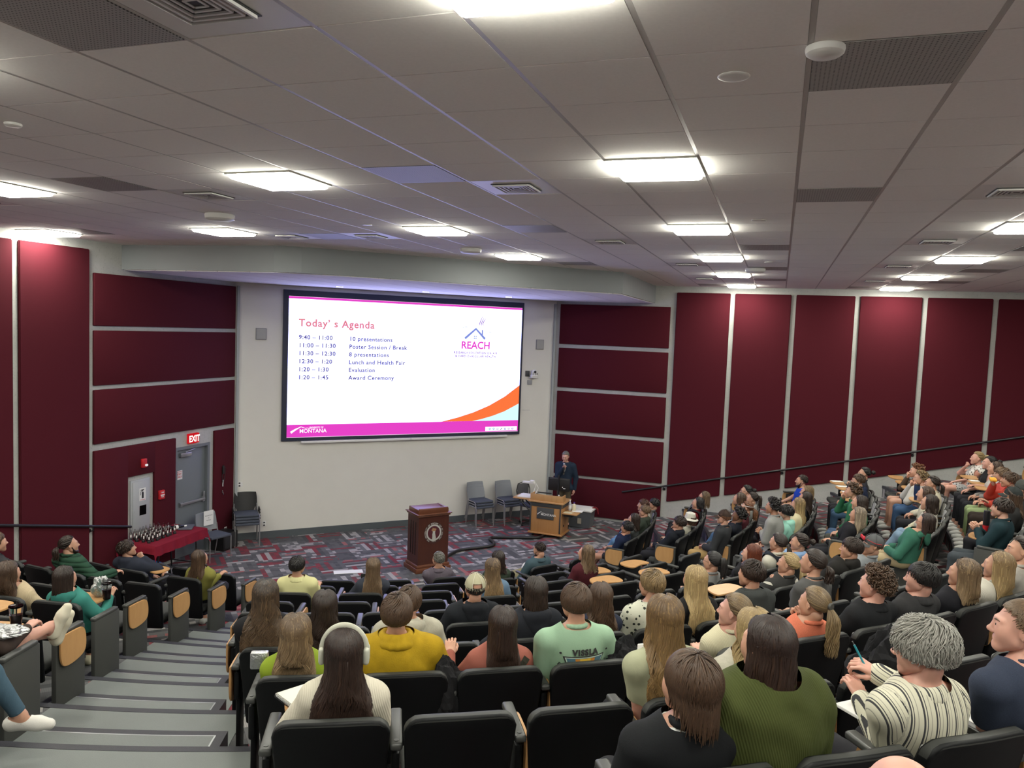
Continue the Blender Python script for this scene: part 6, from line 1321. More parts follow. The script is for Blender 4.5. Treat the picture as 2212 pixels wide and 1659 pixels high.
PEOPLE = [
(0,3,-90.99,0.166,1.150,0,'person in a green puffer jacket with dark ponytail and beard by the left wall',{'top': ((0.022, 0.062, 0.038), 'quilt'), 'tt': 0.03, 'hair': {'kind': 'lowpony', 'L': 0.16}, 'hc': 'dk', 'yaw': -28, 'pitch': 8, 'pants': ((0.06, 0.06, 0.065), 'plain'), 'extras': ('beard',), 'face': True, 'arms': ('lap', 'rest')}),
(1,2,-91.40,0.138,1.100,0,'person in a dark hoodie holding a hand to the chin beside the maroon table',{'top': ((0.022, 0.026, 0.04), 'plain'), 'tt': 0.022, 'hair': {'kind': 'messy'}, 'hc': 'dk', 'yaw': -35, 'pitch': 16, 'arms': ('lap', 'chin'), 'extras': ('hood',), 'face': True, 'legs': 'ankle'}),
(2,2,-81.54,0.146,1.105,0,'person with long brown hair and an olive shirt, leg crossed in white sneaker',{'top': ((0.2, 0.19, 0.045), 'plain'), 'tt': 0.02, 'hair': {'kind': 'long', 'L': 0.26, 'wave': 0.01}, 'hc': 'br', 'female': True, 'yaw': -15, 'pitch': 10, 'legs': 'ankle', 'pants': ((0.02, 0.02, 0.03), 'plain'), 'arms': ('lap', 'rest')}),
(3,5,-82.35,0.106,1.055,1,'person in a ribbed cream sweater with long wavy brown hair at the left edge',{'top': ((0.5, 0.4, 0.26), 'knit'), 'tt': 0.022, 'hair': {'kind': 'long', 'L': 0.34, 'wave': 0.018, 'width': 1.2, 'vol': 1.4}, 'hc': 'br', 'female': True, 'yaw': -10, 'arms': ('lap', 'lap')}),
(4,5,-78.85,0.121,1.060,1,'person in a teal hooded shirt with long straight dark brown hair, tablet in front',{'top': ((0.04, 0.2, 0.17), 'plain'), 'tt': 0.02, 'hair': {'kind': 'long', 'L': 0.36, 'wave': 0.004}, 'hc': 'dk', 'female': True, 'yaw': -12, 'extras': ('hood',), 'arms': ('lap', 'rest'), 'legs': 'cross', 'shoes': (0.62, 0.58, 0.42)}),
(5,4,-90.86,0.179,1.175,0,'person with brown hair cut off by the left edge of the frame, farther row',{'top': ((0.03, 0.03, 0.035), 'plain'), 'hair': {'kind': 'short'}, 'hc': 'br', 'yaw': -20}),
(7,3,-68.44,0.156,1.145,1,'person in a pale yellow shirt with short black hair near the front',{'top': ((0.6, 0.58, 0.3), 'plain'), 'tt': 0.022, 'hair': {'kind': 'short', 'vol': 1.3}, 'hc': 'blk', 'yaw': -12, 'arms': ('lap', 'rest'), 'extras': ('collar',)}),
(8,3,-61.85,0.154,1.135,1,'person with very long light brown hair raising a phone, before the podium',{'top': ((0.035, 0.04, 0.055), 'plain'), 'hair': {'kind': 'long', 'L': 0.33, 'wave': 0.008, 'width': 1.1}, 'hc': 'lt', 'female': True, 'yaw': 0, 'arms': ('lap', 'phone')}),
(9,1,-52.65,0.143,1.105,0,'person in a gray plaid shirt with short gray hair and glasses, front row',{'top': ((0.13, 0.11, 0.14), 'plaid', (0.05, 0.04, 0.05)), 'tt': 0.016, 'hair': {'kind': 'crop'}, 'hc': 'gd', 'yaw': 14, 'extras': ('glasses', 'collar', 'lanyard')}),
(10,4,-53.12,0.162,1.135,1,'person with long ombre hair and a denim jacket right of the cap wearer',{'top': ((0.12, 0.19, 0.28), 'denim'), 'tt': 0.02, 'hair': {'kind': 'long', 'L': 0.36, 'wave': 0.008}, 'hc': 'om', 'female': True, 'arms': ('lap', 'lap')}),
(11,2,-47.40,0.147,1.110,0,'person with dark curly hair and a dark green top behind the ombre-haired one',{'top': ((0.035, 0.05, 0.035), 'plain'), 'hair': {'kind': 'long', 'L': 0.2, 'wave': 0.02, 'vol': 1.3}, 'hc': 'dk', 'female': True}),
(12,1,-35.75,0.142,1.090,0,'bearded person in a teal-gray quarter zip and khaki trousers, front row',{'top': ((0.05, 0.085, 0.105), 'plain'), 'tt': 0.018, 'hair': {'kind': 'crop'}, 'hc': 'dk', 'yaw': 12, 'pitch': -12, 'pants': ((0.22, 0.2, 0.12), 'plain'), 'legs': 'ankle_l', 'extras': ('collar', 'beard'), 'arms': ('lap', 'lap')}),
(13,3,-40.90,0.160,1.130,0,'person in a maroon tee with wavy light brown hair near the lectern side',{'top': ((0.07, 0.012, 0.018), 'plain'), 'sleeve': 'elbow', 'hair': {'kind': 'long', 'L': 0.24, 'wave': 0.015}, 'hc': 'lt', 'female': True, 'yaw': 28, 'face': True, 'legs': 'up', 'arms': ('lap', 'lap')}),
(14,7,-65.22,0.164,1.165,2,'person in black with long dark hair lightening at the ends, beside the left aisle',{'top': ((0.012, 0.012, 0.014), 'plain'), 'tt': 0.02, 'hair': {'kind': 'long', 'L': 0.4, 'wave': 0.022, 'width': 1.25, 'vol': 1.3}, 'hc': 'dkom', 'female': True}),
(15,7,-63.24,0.141,1.100,2,"person with curly dark brown hair behind the lime-green sweater wearer's neighbour",{'top': ((0.02, 0.016, 0.014), 'plain'), 'hair': {'kind': 'long', 'L': 0.34, 'wave': 0.022, 'width': 1.2, 'vol': 1.2}, 'hc': 'dk', 'female': True}),
(16,7,-60.38,0.146,1.120,2,'person in a cream hoodie mostly hidden behind the mustard sweater wearer',{'top': ((0.45, 0.43, 0.35), 'fleece'), 'tt': 0.025, 'hair': {'kind': 'short', 'vol': 1.2}, 'hc': 'br', 'extras': ('hood',), 'yaw': -8}),
(17,8,-60.97,0.169,1.150,2,'person in a mustard fleece pullover with short brown hair',{'top': ((0.42, 0.27, 0.012), 'fleece'), 'tt': 0.03, 'hair': {'kind': 'short', 'vol': 1.5}, 'hc': 'br', 'size': 1.12, 'extras': ('bigcollar',), 'yaw': -4, 'pitch': 6, 'arms': ('lap', 'lap')}),
(18,6,-57.09,0.143,1.115,1,'person in a black hoodie and backwards cream mesh cap',{'top': ((0.012, 0.014, 0.018), 'plain'), 'tt': 0.024, 'hair': {'kind': 'crop'}, 'hc': 'blk', 'extras': ('cap_back', 'hood', 'lanyard'), 'legs': 'wide', 'pants': ((0.12, 0.19, 0.28), 'denim')}),
(19,7,-55.82,0.168,1.150,1,'person with a black bob and dark hoodie left of the mint tee wearer',{'top': ((0.014, 0.016, 0.022), 'plain'), 'tt': 0.024, 'hair': {'kind': 'bob', 'L': 0.11, 'wave': 0.004}, 'hc': 'dk', 'female': True, 'extras': ('hood',), 'pants': ((0.3, 0.4, 0.5), 'denim')}),
(20,7,-53.35,0.132,1.090,1,'person with wavy brown hair and navy top right of the mint tee wearer',{'top': ((0.02, 0.025, 0.045), 'plain'), 'hair': {'kind': 'long', 'L': 0.28, 'wave': 0.016}, 'hc': 'br', 'female': True}),
(21,7,-51.13,0.169,1.145,1,'person in a black and white patterned shirt with short sandy hair',{'top': ((0.55, 0.56, 0.46), 'blotch', (0.03, 0.035, 0.03)), 'tt': 0.018, 'sleeve': 'short', 'hair': {'kind': 'short', 'vol': 1.3}, 'hc': 'db', 'yaw': 8, 'extras': ('collar',), 'arms': ('rest', 'lap')}),
(22,7,-49.20,0.170,1.150,1,'person in black with long bright blonde hair right of the patterned shirt',{'top': ((0.012, 0.012, 0.014), 'plain'), 'hair': {'kind': 'long', 'L': 0.4, 'wave': 0.008, 'width': 1.2}, 'hc': 'bl', 'female': True}),
(23,8,-63.51,0.116,1.065,2,'person in a lime green sweater with wavy highlighted brown hair',{'top': ((0.22, 0.3, 0.025), 'plain'), 'tt': 0.014, 'hair': {'kind': 'long', 'L': 0.26, 'wave': 0.014, 'vol': 1.2}, 'hc': 'hl', 'female': True, 'arms': ('lap', 'lap'), 'tilt': -3}),
(24,9,-62.08,0.139,1.110,2,'person wearing cream over-ear headphones over very long dark hair, notebook on tablet',{'top': ((0.6, 0.56, 0.46), 'knit'), 'tt': 0.016, 'hair': {'kind': 'long', 'L': 0.52, 'wave': 0.01, 'width': 1.8, 'vol': 1.1}, 'hc': 'dkbr', 'female': True, 'extras': ('headphones',), 'arms': ('lap', 'lap'), 'yaw': -4}),
(25,8,-58.16,0.123,1.075,2,'person in a rose top with long dark straight hair and a dark shoulder strap',{'top': ((0.3, 0.1, 0.075), 'plain'), 'tt': 0.01, 'hair': {'kind': 'long', 'L': 0.34, 'wave': 0.004, 'width': 0.8}, 'hc': 'dkbr', 'female': True, 'arms': ('rest', 'lap')}),
(26,8,-56.04,0.170,1.170,2,'person in a mint green tee with a printed triangular graphic on the back',{'top': ((0.3, 0.46, 0.32), 'plain'), 'tt': 0.014, 'sleeve': 'elbow', 'hair': {'kind': 'short', 'vol': 1.5}, 'hc': 'br', 'size': 1.1, 'extras': ('lanyard', 'collar0'), 'pants': ((0.28, 0.38, 0.46), 'denim'), 'pitch': 0, 'arms': ('lap', 'lap')}),
(27,9,-55.60,0.180,1.185,2,'person in a sage tee with very long wavy golden brown hair',{'top': ((0.36, 0.37, 0.25), 'plain'), 'tt': 0.012, 'sleeve': 'short', 'hair': {'kind': 'long', 'L': 0.46, 'wave': 0.016, 'width': 1.15, 'vol': 1.4}, 'hc': 'gold', 'skin': 'pink', 'female': True, 'size': 1.05, 'arms': ('phone', 'rest')}),
(28,8,-51.11,0.110,1.060,2,'person in a cream ribbed tee with a blonde braid, face turned left',{'top': ((0.58, 0.54, 0.38), 'knit'), 'tt': 0.012, 'sleeve': 'short', 'hair': {'kind': 'lowpony', 'L': 0.2, 'wave': 0.004}, 'hc': 'db', 'female': True, 'yaw': 34, 'skin': 'pink', 'face': True, 'arms': ('lap', 'lap')}),
(29,5,-39.19,0.107,1.055,1,'person with black ponytail and glasses in a gray top before the redhead',{'top': ((0.25, 0.25, 0.25), 'plain'), 'hair': {'kind': 'pony', 'L': 0.22}, 'hc': 'blk', 'female': True, 'yaw': 15, 'extras': ('glasses',)}),
(30,5,-35.34,0.104,1.060,1,'redheaded person with long straight hair and black top',{'top': ((0.014, 0.014, 0.016), 'plain'), 'hair': {'kind': 'long', 'L': 0.36, 'wave': 0.005}, 'hc': 'rd', 'female': True, 'yaw': 22, 'skin': 'fair', 'face': True}),
(31,7,-46.44,0.167,1.145,1,'person in a charcoal hoodie with short dark hair and an earbud',{'top': ((0.045, 0.05, 0.05), 'heather'), 'tt': 0.024, 'hair': {'kind': 'short', 'vol': 1.2}, 'hc': 'dk', 'extras': ('hood', 'lanyard'), 'yaw': 14}),
(32,6,-38.93,0.108,1.050,1,'person in a black and white striped sweater with a blonde ponytail',{'top': ((0.035, 0.035, 0.035), 'hstripe', (0.6, 0.58, 0.52)), 'tt': 0.018, 'hair': {'kind': 'lowpony', 'L': 0.3}, 'hc': 'bl', 'female': True, 'yaw': 22, 'arms': ('cheek', 'lap'), 'extras': ('lanyard',), 'face': True}),
(33,5,-31.95,0.135,1.105,1,'person in a dark vest over white sleeves with a dark brown ponytail',{'top': ((0.55, 0.53, 0.45), 'plain'), 'tt': 0.022, 'hair': {'kind': 'lowpony', 'L': 0.3}, 'hc': 'dk', 'female': True, 'vest': ((0.018, 0.022, 0.03), 'quilt')}),
(34,5,-29.42,0.095,1.050,0,'person in a light blue hoodie with dark hair tied back',{'top': ((0.24, 0.38, 0.62), 'plain'), 'tt': 0.022, 'hair': {'kind': 'bun'}, 'hc': 'dk', 'female': True, 'yaw': 20, 'extras': ('hood',), 'face': True}),
(35,7,-42.99,0.173,1.170,1,'person in a gray tee with a dark side ponytail right of the striped sweater',{'top': ((0.085, 0.085, 0.085), 'plain'), 'sleeve': 'short', 'hair': {'kind': 'lowpony', 'L': 0.14, 'wave': 0.02}, 'hc': 'dk', 'female': True, 'yaw': 18, 'face': True}),
(36,6,-33.04,0.096,1.065,1,'person in a black hoodie with swept dark brown hair left of the gray cap wearer',{'top': ((0.016, 0.015, 0.014), 'plain'), 'tt': 0.024, 'hair': {'kind': 'short', 'vol': 1.5}, 'hc': 'dk', 'yaw': 30, 'extras': ('hood',), 'face': True, 'pants': ((0.06, 0.1, 0.18), 'denim')}),
(37,6,-30.65,0.076,1.040,1,'person in a gray cap and denim shirt with red sunglasses on the cap',{'top': ((0.26, 0.28, 0.3), 'denim'), 'tt': 0.018, 'hair': {'kind': 'crop'}, 'hc': 'br', 'yaw': 38, 'extras': ('cap_gray', 'sunglasses_up'), 'face': True}),
(38,8,-48.20,0.099,1.055,2,'person in a coral tee with a wavy light brown ponytail and hair tie',{'top': ((0.6, 0.17, 0.1), 'heather'), 'tt': 0.016, 'sleeve': 'short', 'hair': {'kind': 'lowpony', 'L': 0.3, 'wave': 0.018, 'width': 1.4}, 'hc': 'db', 'female': True, 'yaw': 12, 'arms': ('rest', 'chin'), 'extras': ('hairtie', 'lanyard')}),
(39,8,-45.39,0.140,1.110,1,'person in a black polo with curly brown hair',{'top': ((0.012, 0.013, 0.015), 'plain'), 'tt': 0.016, 'hair': {'kind': 'curly', 'vol': 1.25}, 'hc': 'br', 'yaw': 18, 'face': True, 'skin': 'pink', 'extras': ('collar',)}),
(40,8,-43.18,0.127,1.100,1,'person in a charcoal polo with gray collar and thick black hair',{'top': ((0.028, 0.028, 0.03), 'heather'), 'tt': 0.016, 'sleeve': 'short', 'hair': {'kind': 'short', 'vol': 1.5}, 'hc': 'blk', 'yaw': 28, 'face': True, 'skin': 'pink', 'extras': ('collar',)}),
(41,8,-40.91,0.115,1.085,1,'person in a black top with straight highlighted brown hair and blue jeans',{'top': ((0.012, 0.012, 0.016), 'plain'), 'hair': {'kind': 'long', 'L': 0.22, 'wave': 0.004}, 'hc': 'hl', 'female': True, 'yaw': 18, 'legs': 'up', 'pants': ((0.12, 0.19, 0.3), 'denim')}),
(42,8,-38.64,0.113,1.080,1,'person in a white ribbed knit with long blonde hair',{'top': ((0.55, 0.53, 0.46), 'knit'), 'tt': 0.022, 'hair': {'kind': 'long', 'L': 0.36, 'wave': 0.006}, 'hc': 'gold2', 'female': True, 'yaw': 14, 'pants': ((0.2, 0.28, 0.38), 'denim')}),
(43,8,-36.54,0.152,1.140,1,'person with a dark brown bun at the right edge, light gray sweater',{'top': ((0.4, 0.38, 0.34), 'fleece'), 'tt': 0.02, 'hair': {'kind': 'bun'}, 'hc': 'dk', 'female': True, 'yaw': 30, 'face': True}),
(44,10,-57.19,0.139,1.105,2,'person in a black sweater and white collar with shaggy brown hair, nearest row',{'top': ((0.01, 0.011, 0.013), 'plain'), 'tt': 0.022, 'hair': {'kind': 'shag', 'vol': 1.3}, 'hc': 'br', 'yaw': 20, 'arms': ('lap', 'lap'), 'extras': ('whitecollar',), 'size': 0.97}),
(45,10,-55.88,0.193,1.200,2,'person in an olive green knit sweater with long dark brown hair',{'top': ((0.055, 0.068, 0.018), 'knit'), 'tt': 0.045, 'hair': {'kind': 'long', 'L': 0.19, 'wave': 0.004, 'width': 1.0}, 'hc': 'dkbr', 'female': True, 'size': 1.28, 'yaw': 10, 'arms': ('lap', 'lap')}),
(46,9,-53.58,0.132,1.105,2,'person with wavy blonde hair and a white sweater hidden behind the olive knit',{'top': ((0.48, 0.46, 0.38), 'fleece'), 'tt': 0.024, 'hair': {'kind': 'long', 'L': 0.26, 'wave': 0.018, 'vol': 1.4}, 'hc': 'bl', 'female': True}),
(47,10,-53.18,0.161,1.145,2,'gray-haired person with dark glasses in a black-striped cream shirt writing with a teal pen',{'top': ((0.62, 0.6, 0.48), 'vstripe', (0.055, 0.055, 0.06)), 'tt': 0.02, 'hair': {'kind': 'messy', 'vol': 1.55}, 'hc': 'gr', 'yaw': 30, 'pitch': -4, 'skin': 'pink', 'female': True, 'size': 1.12, 'extras': ('glasses', 'bigcollar0', 'collar'), 'face': True, 'arms': ('writeL', 'writeR')}),
(48,10,-51.03,0.177,1.175,2,'person in a navy tee at the right edge, light brown hair, white paper in lap',{'top': ((0.035, 0.045, 0.075), 'heather'), 'tt': 0.014, 'sleeve': 'short', 'hair': {'kind': 'crop'}, 'hc': 'lt', 'yaw': 40, 'pitch': 4, 'skin': 'pink', 'face': True, 'size': 1.1, 'arms': ('lap', 'lap')}),
(49,1,-12.63,0.098,1.070,0,'person in a navy tee with black hair, aisle end of the right front row',{'top': ((0.01, 0.016, 0.045), 'plain'), 'sleeve': 'short', 'hair': {'kind': 'short', 'vol': 1.4}, 'hc': 'blk', 'skin': 'tan', 'face': True, 'legs': 'stretch', 'legskin': True, 'shoes': (0.3, 0.3, 0.3), 'arms': ('lap', 'lap')}),
(50,1,-8.37,0.141,1.130,0,'person with long dark brown hair in gray and jeans, right front row',{'top': ((0.05, 0.055, 0.055), 'plain'), 'hair': {'kind': 'long', 'L': 0.2, 'wave': 0.01}, 'hc': 'dk', 'pants': ((0.1, 0.2, 0.36), 'denim'), 'female': True, 'legs': 'up', 'face': True}),
(51,1,-0.63,0.127,1.130,0,'person in a dark olive hoodie with glasses and short light brown hair, right front row',{'top': ((0.03, 0.04, 0.03), 'plain'), 'tt': 0.022, 'hair': {'kind': 'short'}, 'hc': 'lt', 'extras': ('glasses', 'hood'), 'face': True, 'legs': 'up', 'pants': ((0.12, 0.2, 0.34), 'denim'), 'arms': ('clasp', 'clasp')}),
(52,1,2.96,0.209,1.165,0,'person with reddish brown hair behind the boy with glasses, right front row',{'top': ((0.35, 0.33, 0.28), 'plain'), 'hair': {'kind': 'short'}, 'hc': 'rbr', 'face': True}),
(53,1,6.06,0.022,1.135,0,'person with black hair and gray sweater, wall end of the right front row',{'top': ((0.16, 0.16, 0.16), 'plain'), 'hair': {'kind': 'short'}, 'hc': 'blk', 'face': True}),
(54,2,-13.02,0.091,1.080,0,'person in a black hoodie with a dark bowl cut, second row aisle end',{'top': ((0.01, 0.012, 0.018), 'plain'), 'tt': 0.022, 'hair': {'kind': 'short', 'vol': 1.5}, 'hc': 'dk', 'extras': ('hood',), 'face': True, 'legs': 'stretch', 'arms': ('lap', 'lap')}),
(55,2,-8.90,0.063,1.070,0,'person in a white fuzzy bucket hat with brown hair and cream sleeves',{'top': ((0.5, 0.48, 0.4), 'plain'), 'tt': 0.02, 'hair': {'kind': 'bob', 'L': 0.1}, 'hc': 'br', 'extras': ('bucket',), 'face': True, 'female': True}),
(56,2,0.03,0.109,1.135,0,'person with black hair and a dark hood over a red sleeve, second row',{'top': ((0.14, 0.012, 0.018), 'plain'), 'hair': {'kind': 'bob', 'L': 0.1}, 'hc': 'blk', 'extras': (), 'face': True, 'vest': ((0.012, 0.012, 0.015), 'plain')}),
(57,2,4.65,0.027,1.150,0,'person with long light brown hair nearest the right wall, second row',{'top': ((0.1, 0.1, 0.1), 'plain'), 'hair': {'kind': 'long', 'L': 0.2}, 'hc': 'lt', 'female': True, 'face': True}),
(58,3,-16.16,0.168,1.155,0,'person in a dark brown cap, charcoal sweatshirt and khaki trousers',{'top': ((0.03, 0.032, 0.036), 'plain'), 'tt': 0.022, 'hair': {'kind': 'crop'}, 'hc': 'gi', 'extras': ('cap_brown',), 'face': True, 'pants': ((0.36, 0.24, 0.1), 'plain'), 'skin': 'fair', 'arms': ('lap', 'lap')}),
(59,3,-11.92,0.099,1.100,0,'person with a full black afro and dark scarf-like collar, third row',{'top': ((0.012, 0.014, 0.022), 'plain'), 'hair': {'kind': 'curly', 'vol': 1.5}, 'hc': 'blk', 'skin': 'brown', 'face': True, 'pants': ((0.06, 0.12, 0.22), 'denim'), 'legs': 'up'}),
(60,3,-7.52,0.098,1.115,0,'person with curly ginger brown hair and a thin headband, third row',{'top': ((0.12, 0.03, 0.04), 'plain'), 'hair': {'kind': 'lowpony', 'L': 0.2, 'wave': 0.03, 'width': 1.6}, 'hc': 'gi', 'female': True, 'extras': ('headband',), 'face': True}),
(61,3,-5.59,0.271,1.200,0,'person with straight brown hair between the headband and glasses wearers',{'top': ((0.3, 0.29, 0.26), 'plain'), 'hair': {'kind': 'bob', 'L': 0.1}, 'hc': 'br', 'female': True, 'face': True}),
(62,3,-1.85,0.096,1.135,0,'person with dark ponytail and light gray hood, third row',{'top': ((0.3, 0.3, 0.29), 'plain'), 'hair': {'kind': 'pony', 'L': 0.22}, 'hc': 'dk', 'female': True, 'extras': ('hood',), 'face': True}),
(63,3,2.68,0.222,1.145,0,'person in a white sweater with black hair and glasses by the right wall',{'top': ((0.55, 0.53, 0.48), 'plain'), 'tt': 0.02, 'hair': {'kind': 'bun'}, 'hc': 'blk', 'extras': ('glasses',), 'face': True, 'female': True, 'pants': ((0.22, 0.32, 0.46), 'denim')}),
(64,4,-16.11,0.174,1.155,0,'person in a mint hoodie with short dark hair and headphones at the neck',{'top': ((0.3, 0.6, 0.5), 'plain'), 'tt': 0.024, 'hair': {'kind': 'short', 'vol': 1.2}, 'hc': 'blk', 'extras': ('hood',), 'face': True, 'pants': ((0.07, 0.012, 0.02), 'plain'), 'legs': 'shorts', 'skin': 'fair'}),
(65,4,-18.19,0.281,1.275,0,'person with curly black hair and gray sweatshirt with clasped hands',{'top': ((0.26, 0.26, 0.25), 'heather'), 'tt': 0.022, 'hair': {'kind': 'curly', 'vol': 1.4}, 'hc': 'blk', 'face': True, 'skin': 'tan', 'arms': ('clasp', 'clasp'), 'pants': ((0.1, 0.13, 0.17), 'denim'), 'legs': 'wide'}),
(66,4,-11.15,0.169,1.150,0,'person with long blonde hair and pale yellow top, fourth row',{'top': ((0.55, 0.5, 0.32), 'plain'), 'hair': {'kind': 'long', 'L': 0.3, 'wave': 0.004}, 'hc': 'gold2', 'female': True, 'face': True}),
(67,4,-6.92,0.140,1.140,0,'person with long wavy dark hair behind the blonde one, fourth row',{'top': ((0.015, 0.015, 0.017), 'plain'), 'hair': {'kind': 'long', 'L': 0.28, 'wave': 0.02, 'vol': 1.4}, 'hc': 'dk', 'female': True, 'face': True}),
(68,4,-3.19,0.144,1.150,0,'person with straight light brown hair next to the blue polo wearer',{'top': ((0.2, 0.18, 0.15), 'plain'), 'hair': {'kind': 'bob', 'L': 0.12}, 'hc': 'db', 'female': True, 'face': True}),
(69,4,4.50,0.187,1.140,0,'person in a royal blue polo with short dark hair and beard by the wall',{'top': ((0.015, 0.06, 0.45), 'plain'), 'sleeve': 'short', 'hair': {'kind': 'crop'}, 'hc': 'dk', 'extras': ('beard', 'collar'), 'face': True, 'pants': ((0.28, 0.25, 0.17), 'plain'), 'arms': ('lap', 'knee')}),
(70,5,-17.30,0.084,1.090,0,'person with long ash blonde hair in black with coral pink sleeves, legs crossed',{'top': ((0.014, 0.014, 0.018), 'plain'), 'hair': {'kind': 'long', 'L': 0.3, 'wave': 0.01}, 'hc': 'ash', 'female': True, 'face': True, 'legs': 'stretch', 'shoes': (0.6, 0.6, 0.55), 'arms': ('lap', 'lap')}),
(71,5,-13.83,0.173,1.155,0,'person with dark hair and green sweater behind the ash blonde one',{'top': ((0.03, 0.15, 0.07), 'plain'), 'hair': {'kind': 'bob', 'L': 0.08}, 'hc': 'dk', 'face': True, 'pants': ((0.07, 0.07, 0.06), 'plain'), 'legs': 'wide'}),
(72,5,-10.82,0.342,1.220,0,'person with curly brown hair resting chin on hand, green sleeve',{'top': ((0.03, 0.14, 0.07), 'plain'), 'hair': {'kind': 'curly', 'vol': 1.4}, 'hc': 'br', 'face': True, 'arms': ('lap', 'chin'), 'pants': ((0.06, 0.1, 0.18), 'denim')}),
(73,5,0.31,0.265,1.105,0,'person in a navy hoodie with short brown hair, hand raised, fifth row',{'top': ((0.012, 0.018, 0.045), 'plain'), 'tt': 0.022, 'hair': {'kind': 'short'}, 'hc': 'br', 'face': True, 'extras': ('hood',), 'arms': ('lap', 'chin'), 'pants': ((0.04, 0.08, 0.14), 'denim')}),
(74,5,2.57,0.126,1.180,0,'person with a dark hair bun nearest the wall, fifth row',{'top': ((0.03, 0.03, 0.04), 'plain'), 'hair': {'kind': 'bun'}, 'hc': 'blk', 'female': True, 'face': True}),
(75,6,-21.69,0.047,1.060,0,'person in a green hoodie with very long dark hair, glasses and khaki trousers',{'top': ((0.035, 0.13, 0.09), 'plain'), 'tt': 0.022, 'hair': {'kind': 'long', 'L': 0.34, 'wave': 0.01}, 'hc': 'dkbr', 'female': True, 'extras': ('hood', 'glasses'), 'face': True, 'pants': ((0.45, 0.36, 0.22), 'plain'), 'arms': ('lap', 'lap')}),
(76,6,-16.93,0.170,1.155,0,'person with dark bob and white lace top behind the green hoodie wearer',{'top': ((0.5, 0.48, 0.42), 'blotch', (0.3, 0.28, 0.24)), 'hair': {'kind': 'bob', 'L': 0.14}, 'hc': 'dk', 'female': True, 'face': True, 'pants': ((0.18, 0.26, 0.36), 'denim'), 'legs': 'up'}),
(77,6,-14.61,0.269,1.190,0,'person with brown hair and pale sweater holding a tumbler, sixth row',{'top': ((0.5, 0.47, 0.36), 'plain'), 'hair': {'kind': 'bob', 'L': 0.08}, 'hc': 'br', 'face': True, 'pants': ((0.015, 0.015, 0.018), 'plain')}),
(78,6,-6.79,0.219,1.135,0,'person with a sleek dark ponytail and cream top, sixth row',{'top': ((0.5, 0.47, 0.36), 'plain'), 'hair': {'kind': 'lowpony', 'L': 0.15}, 'hc': 'dk', 'female': True, 'face': True}),
(79,6,-2.29,0.312,1.065,0,'person in a white hoodie with curly blond hair, face leaning on hands',{'top': ((0.48, 0.46, 0.42), 'plain'), 'tt': 0.024, 'hair': {'kind': 'curly', 'vol': 1.2}, 'hc': 'db', 'face': True, 'extras': ('hood',), 'arms': ('cheek', 'chin'), 'pants': ((0.05, 0.1, 0.2), 'denim')}),
(80,6,2.17,0.254,1.065,0,'person with curly copper hair and dark jacket, hand at mouth, by the wall',{'top': ((0.08, 0.06, 0.045), 'plain'), 'hair': {'kind': 'curly', 'vol': 1.3}, 'hc': 'gi', 'face': True, 'arms': ('lap', 'chin'), 'legs': 'shorts', 'skin': 'fair'}),
(81,7,-22.33,0.186,1.165,0,'person in a dark teal jacket with a dark bowl cut holding up both hands',{'top': ((0.01, 0.028, 0.035), 'plain'), 'tt': 0.02, 'hair': {'kind': 'short', 'vol': 1.6}, 'hc': 'dk', 'face': True, 'arms': ('clasp', 'clasp'), 'pants': ((0.05, 0.06, 0.07), 'denim'), 'legs': 'std', 'skin': 'fair'}),
(82,7,-17.07,0.194,1.155,0,'person in a black cap with a blue tag and long brown hair',{'top': ((0.02, 0.02, 0.02), 'plain'), 'hair': {'kind': 'long', 'L': 0.25, 'wave': 0.015}, 'hc': 'br', 'extras': ('cap_black',), 'face': True}),
(83,7,-13.81,0.103,1.155,0,'person in a dark green beanie at the right edge',{'top': ((0.05, 0.05, 0.05), 'plain'), 'hair': {'kind': 'crop'}, 'hc': 'br', 'extras': ('beanie',), 'face': True}),
(84,7,-9.16,0.206,1.135,0,'person with tousled brown hair and a red jacket lifting yellow food',{'top': ((0.42, 0.05, 0.03), 'plain'), 'tt': 0.022, 'hair': {'kind': 'messy'}, 'hc': 'br', 'face': True, 'arms': ('rest', 'eat'), 'pants': ((0.03, 0.022, 0.018), 'plain')}),
(85,7,-5.63,0.231,1.100,0,'person with wavy brown hair beside the red jacket wearer',{'top': ((0.42, 0.06, 0.05), 'plain'), 'hair': {'kind': 'messy'}, 'hc': 'lt', 'face': True, 'pants': ((0.25, 0.32, 0.16), 'plain')}),
(86,7,-2.23,0.217,1.100,0,"person with long brown hair and white top behind the floral dress wearer's neighbour",{'top': ((0.4, 0.38, 0.36), 'plain'), 'hair': {'kind': 'bob', 'L': 0.12}, 'hc': 'br', 'female': True, 'face': True}),
(87,7,0.41,0.188,1.115,0,'person in a black sleeveless top with dark hair tied back',{'top': ((0.012, 0.012, 0.014), 'plain'), 'sleeve': 'none', 'hair': {'kind': 'bun'}, 'hc': 'blk', 'female': True, 'face': True, 'arms': ('rest', 'knee'), 'skin': 'pink'}),
(88,7,3.69,0.205,1.095,0,'person in a black and white floral dress with blonde hair by the right wall',{'top': ((0.6, 0.58, 0.54), 'blotch', (0.02, 0.02, 0.02)), 'sleeve': 'none', 'hair': {'kind': 'bun'}, 'hc': 'bl', 'female': True, 'face': True, 'arms': ('lap', 'chin'), 'legs': 'shorts', 'skin': 'pink', 'pants': ((0.5, 0.5, 0.5), 'blotch', (0.02, 0.02, 0.02))}),
]
HM = {k: hair_mat('hair_'+k, *v) for k, v in HCOL.items()}
TAKEN = {}
def nearest_seat(k, th):
    best = None
    for (b, kk, i), (e, t, w) in SEATS.items():
        if kk == k and (best is None or abs(t-th) < abs(best[1]-th)): best = ((b, kk, i), t, e)
    return best
PP = {}
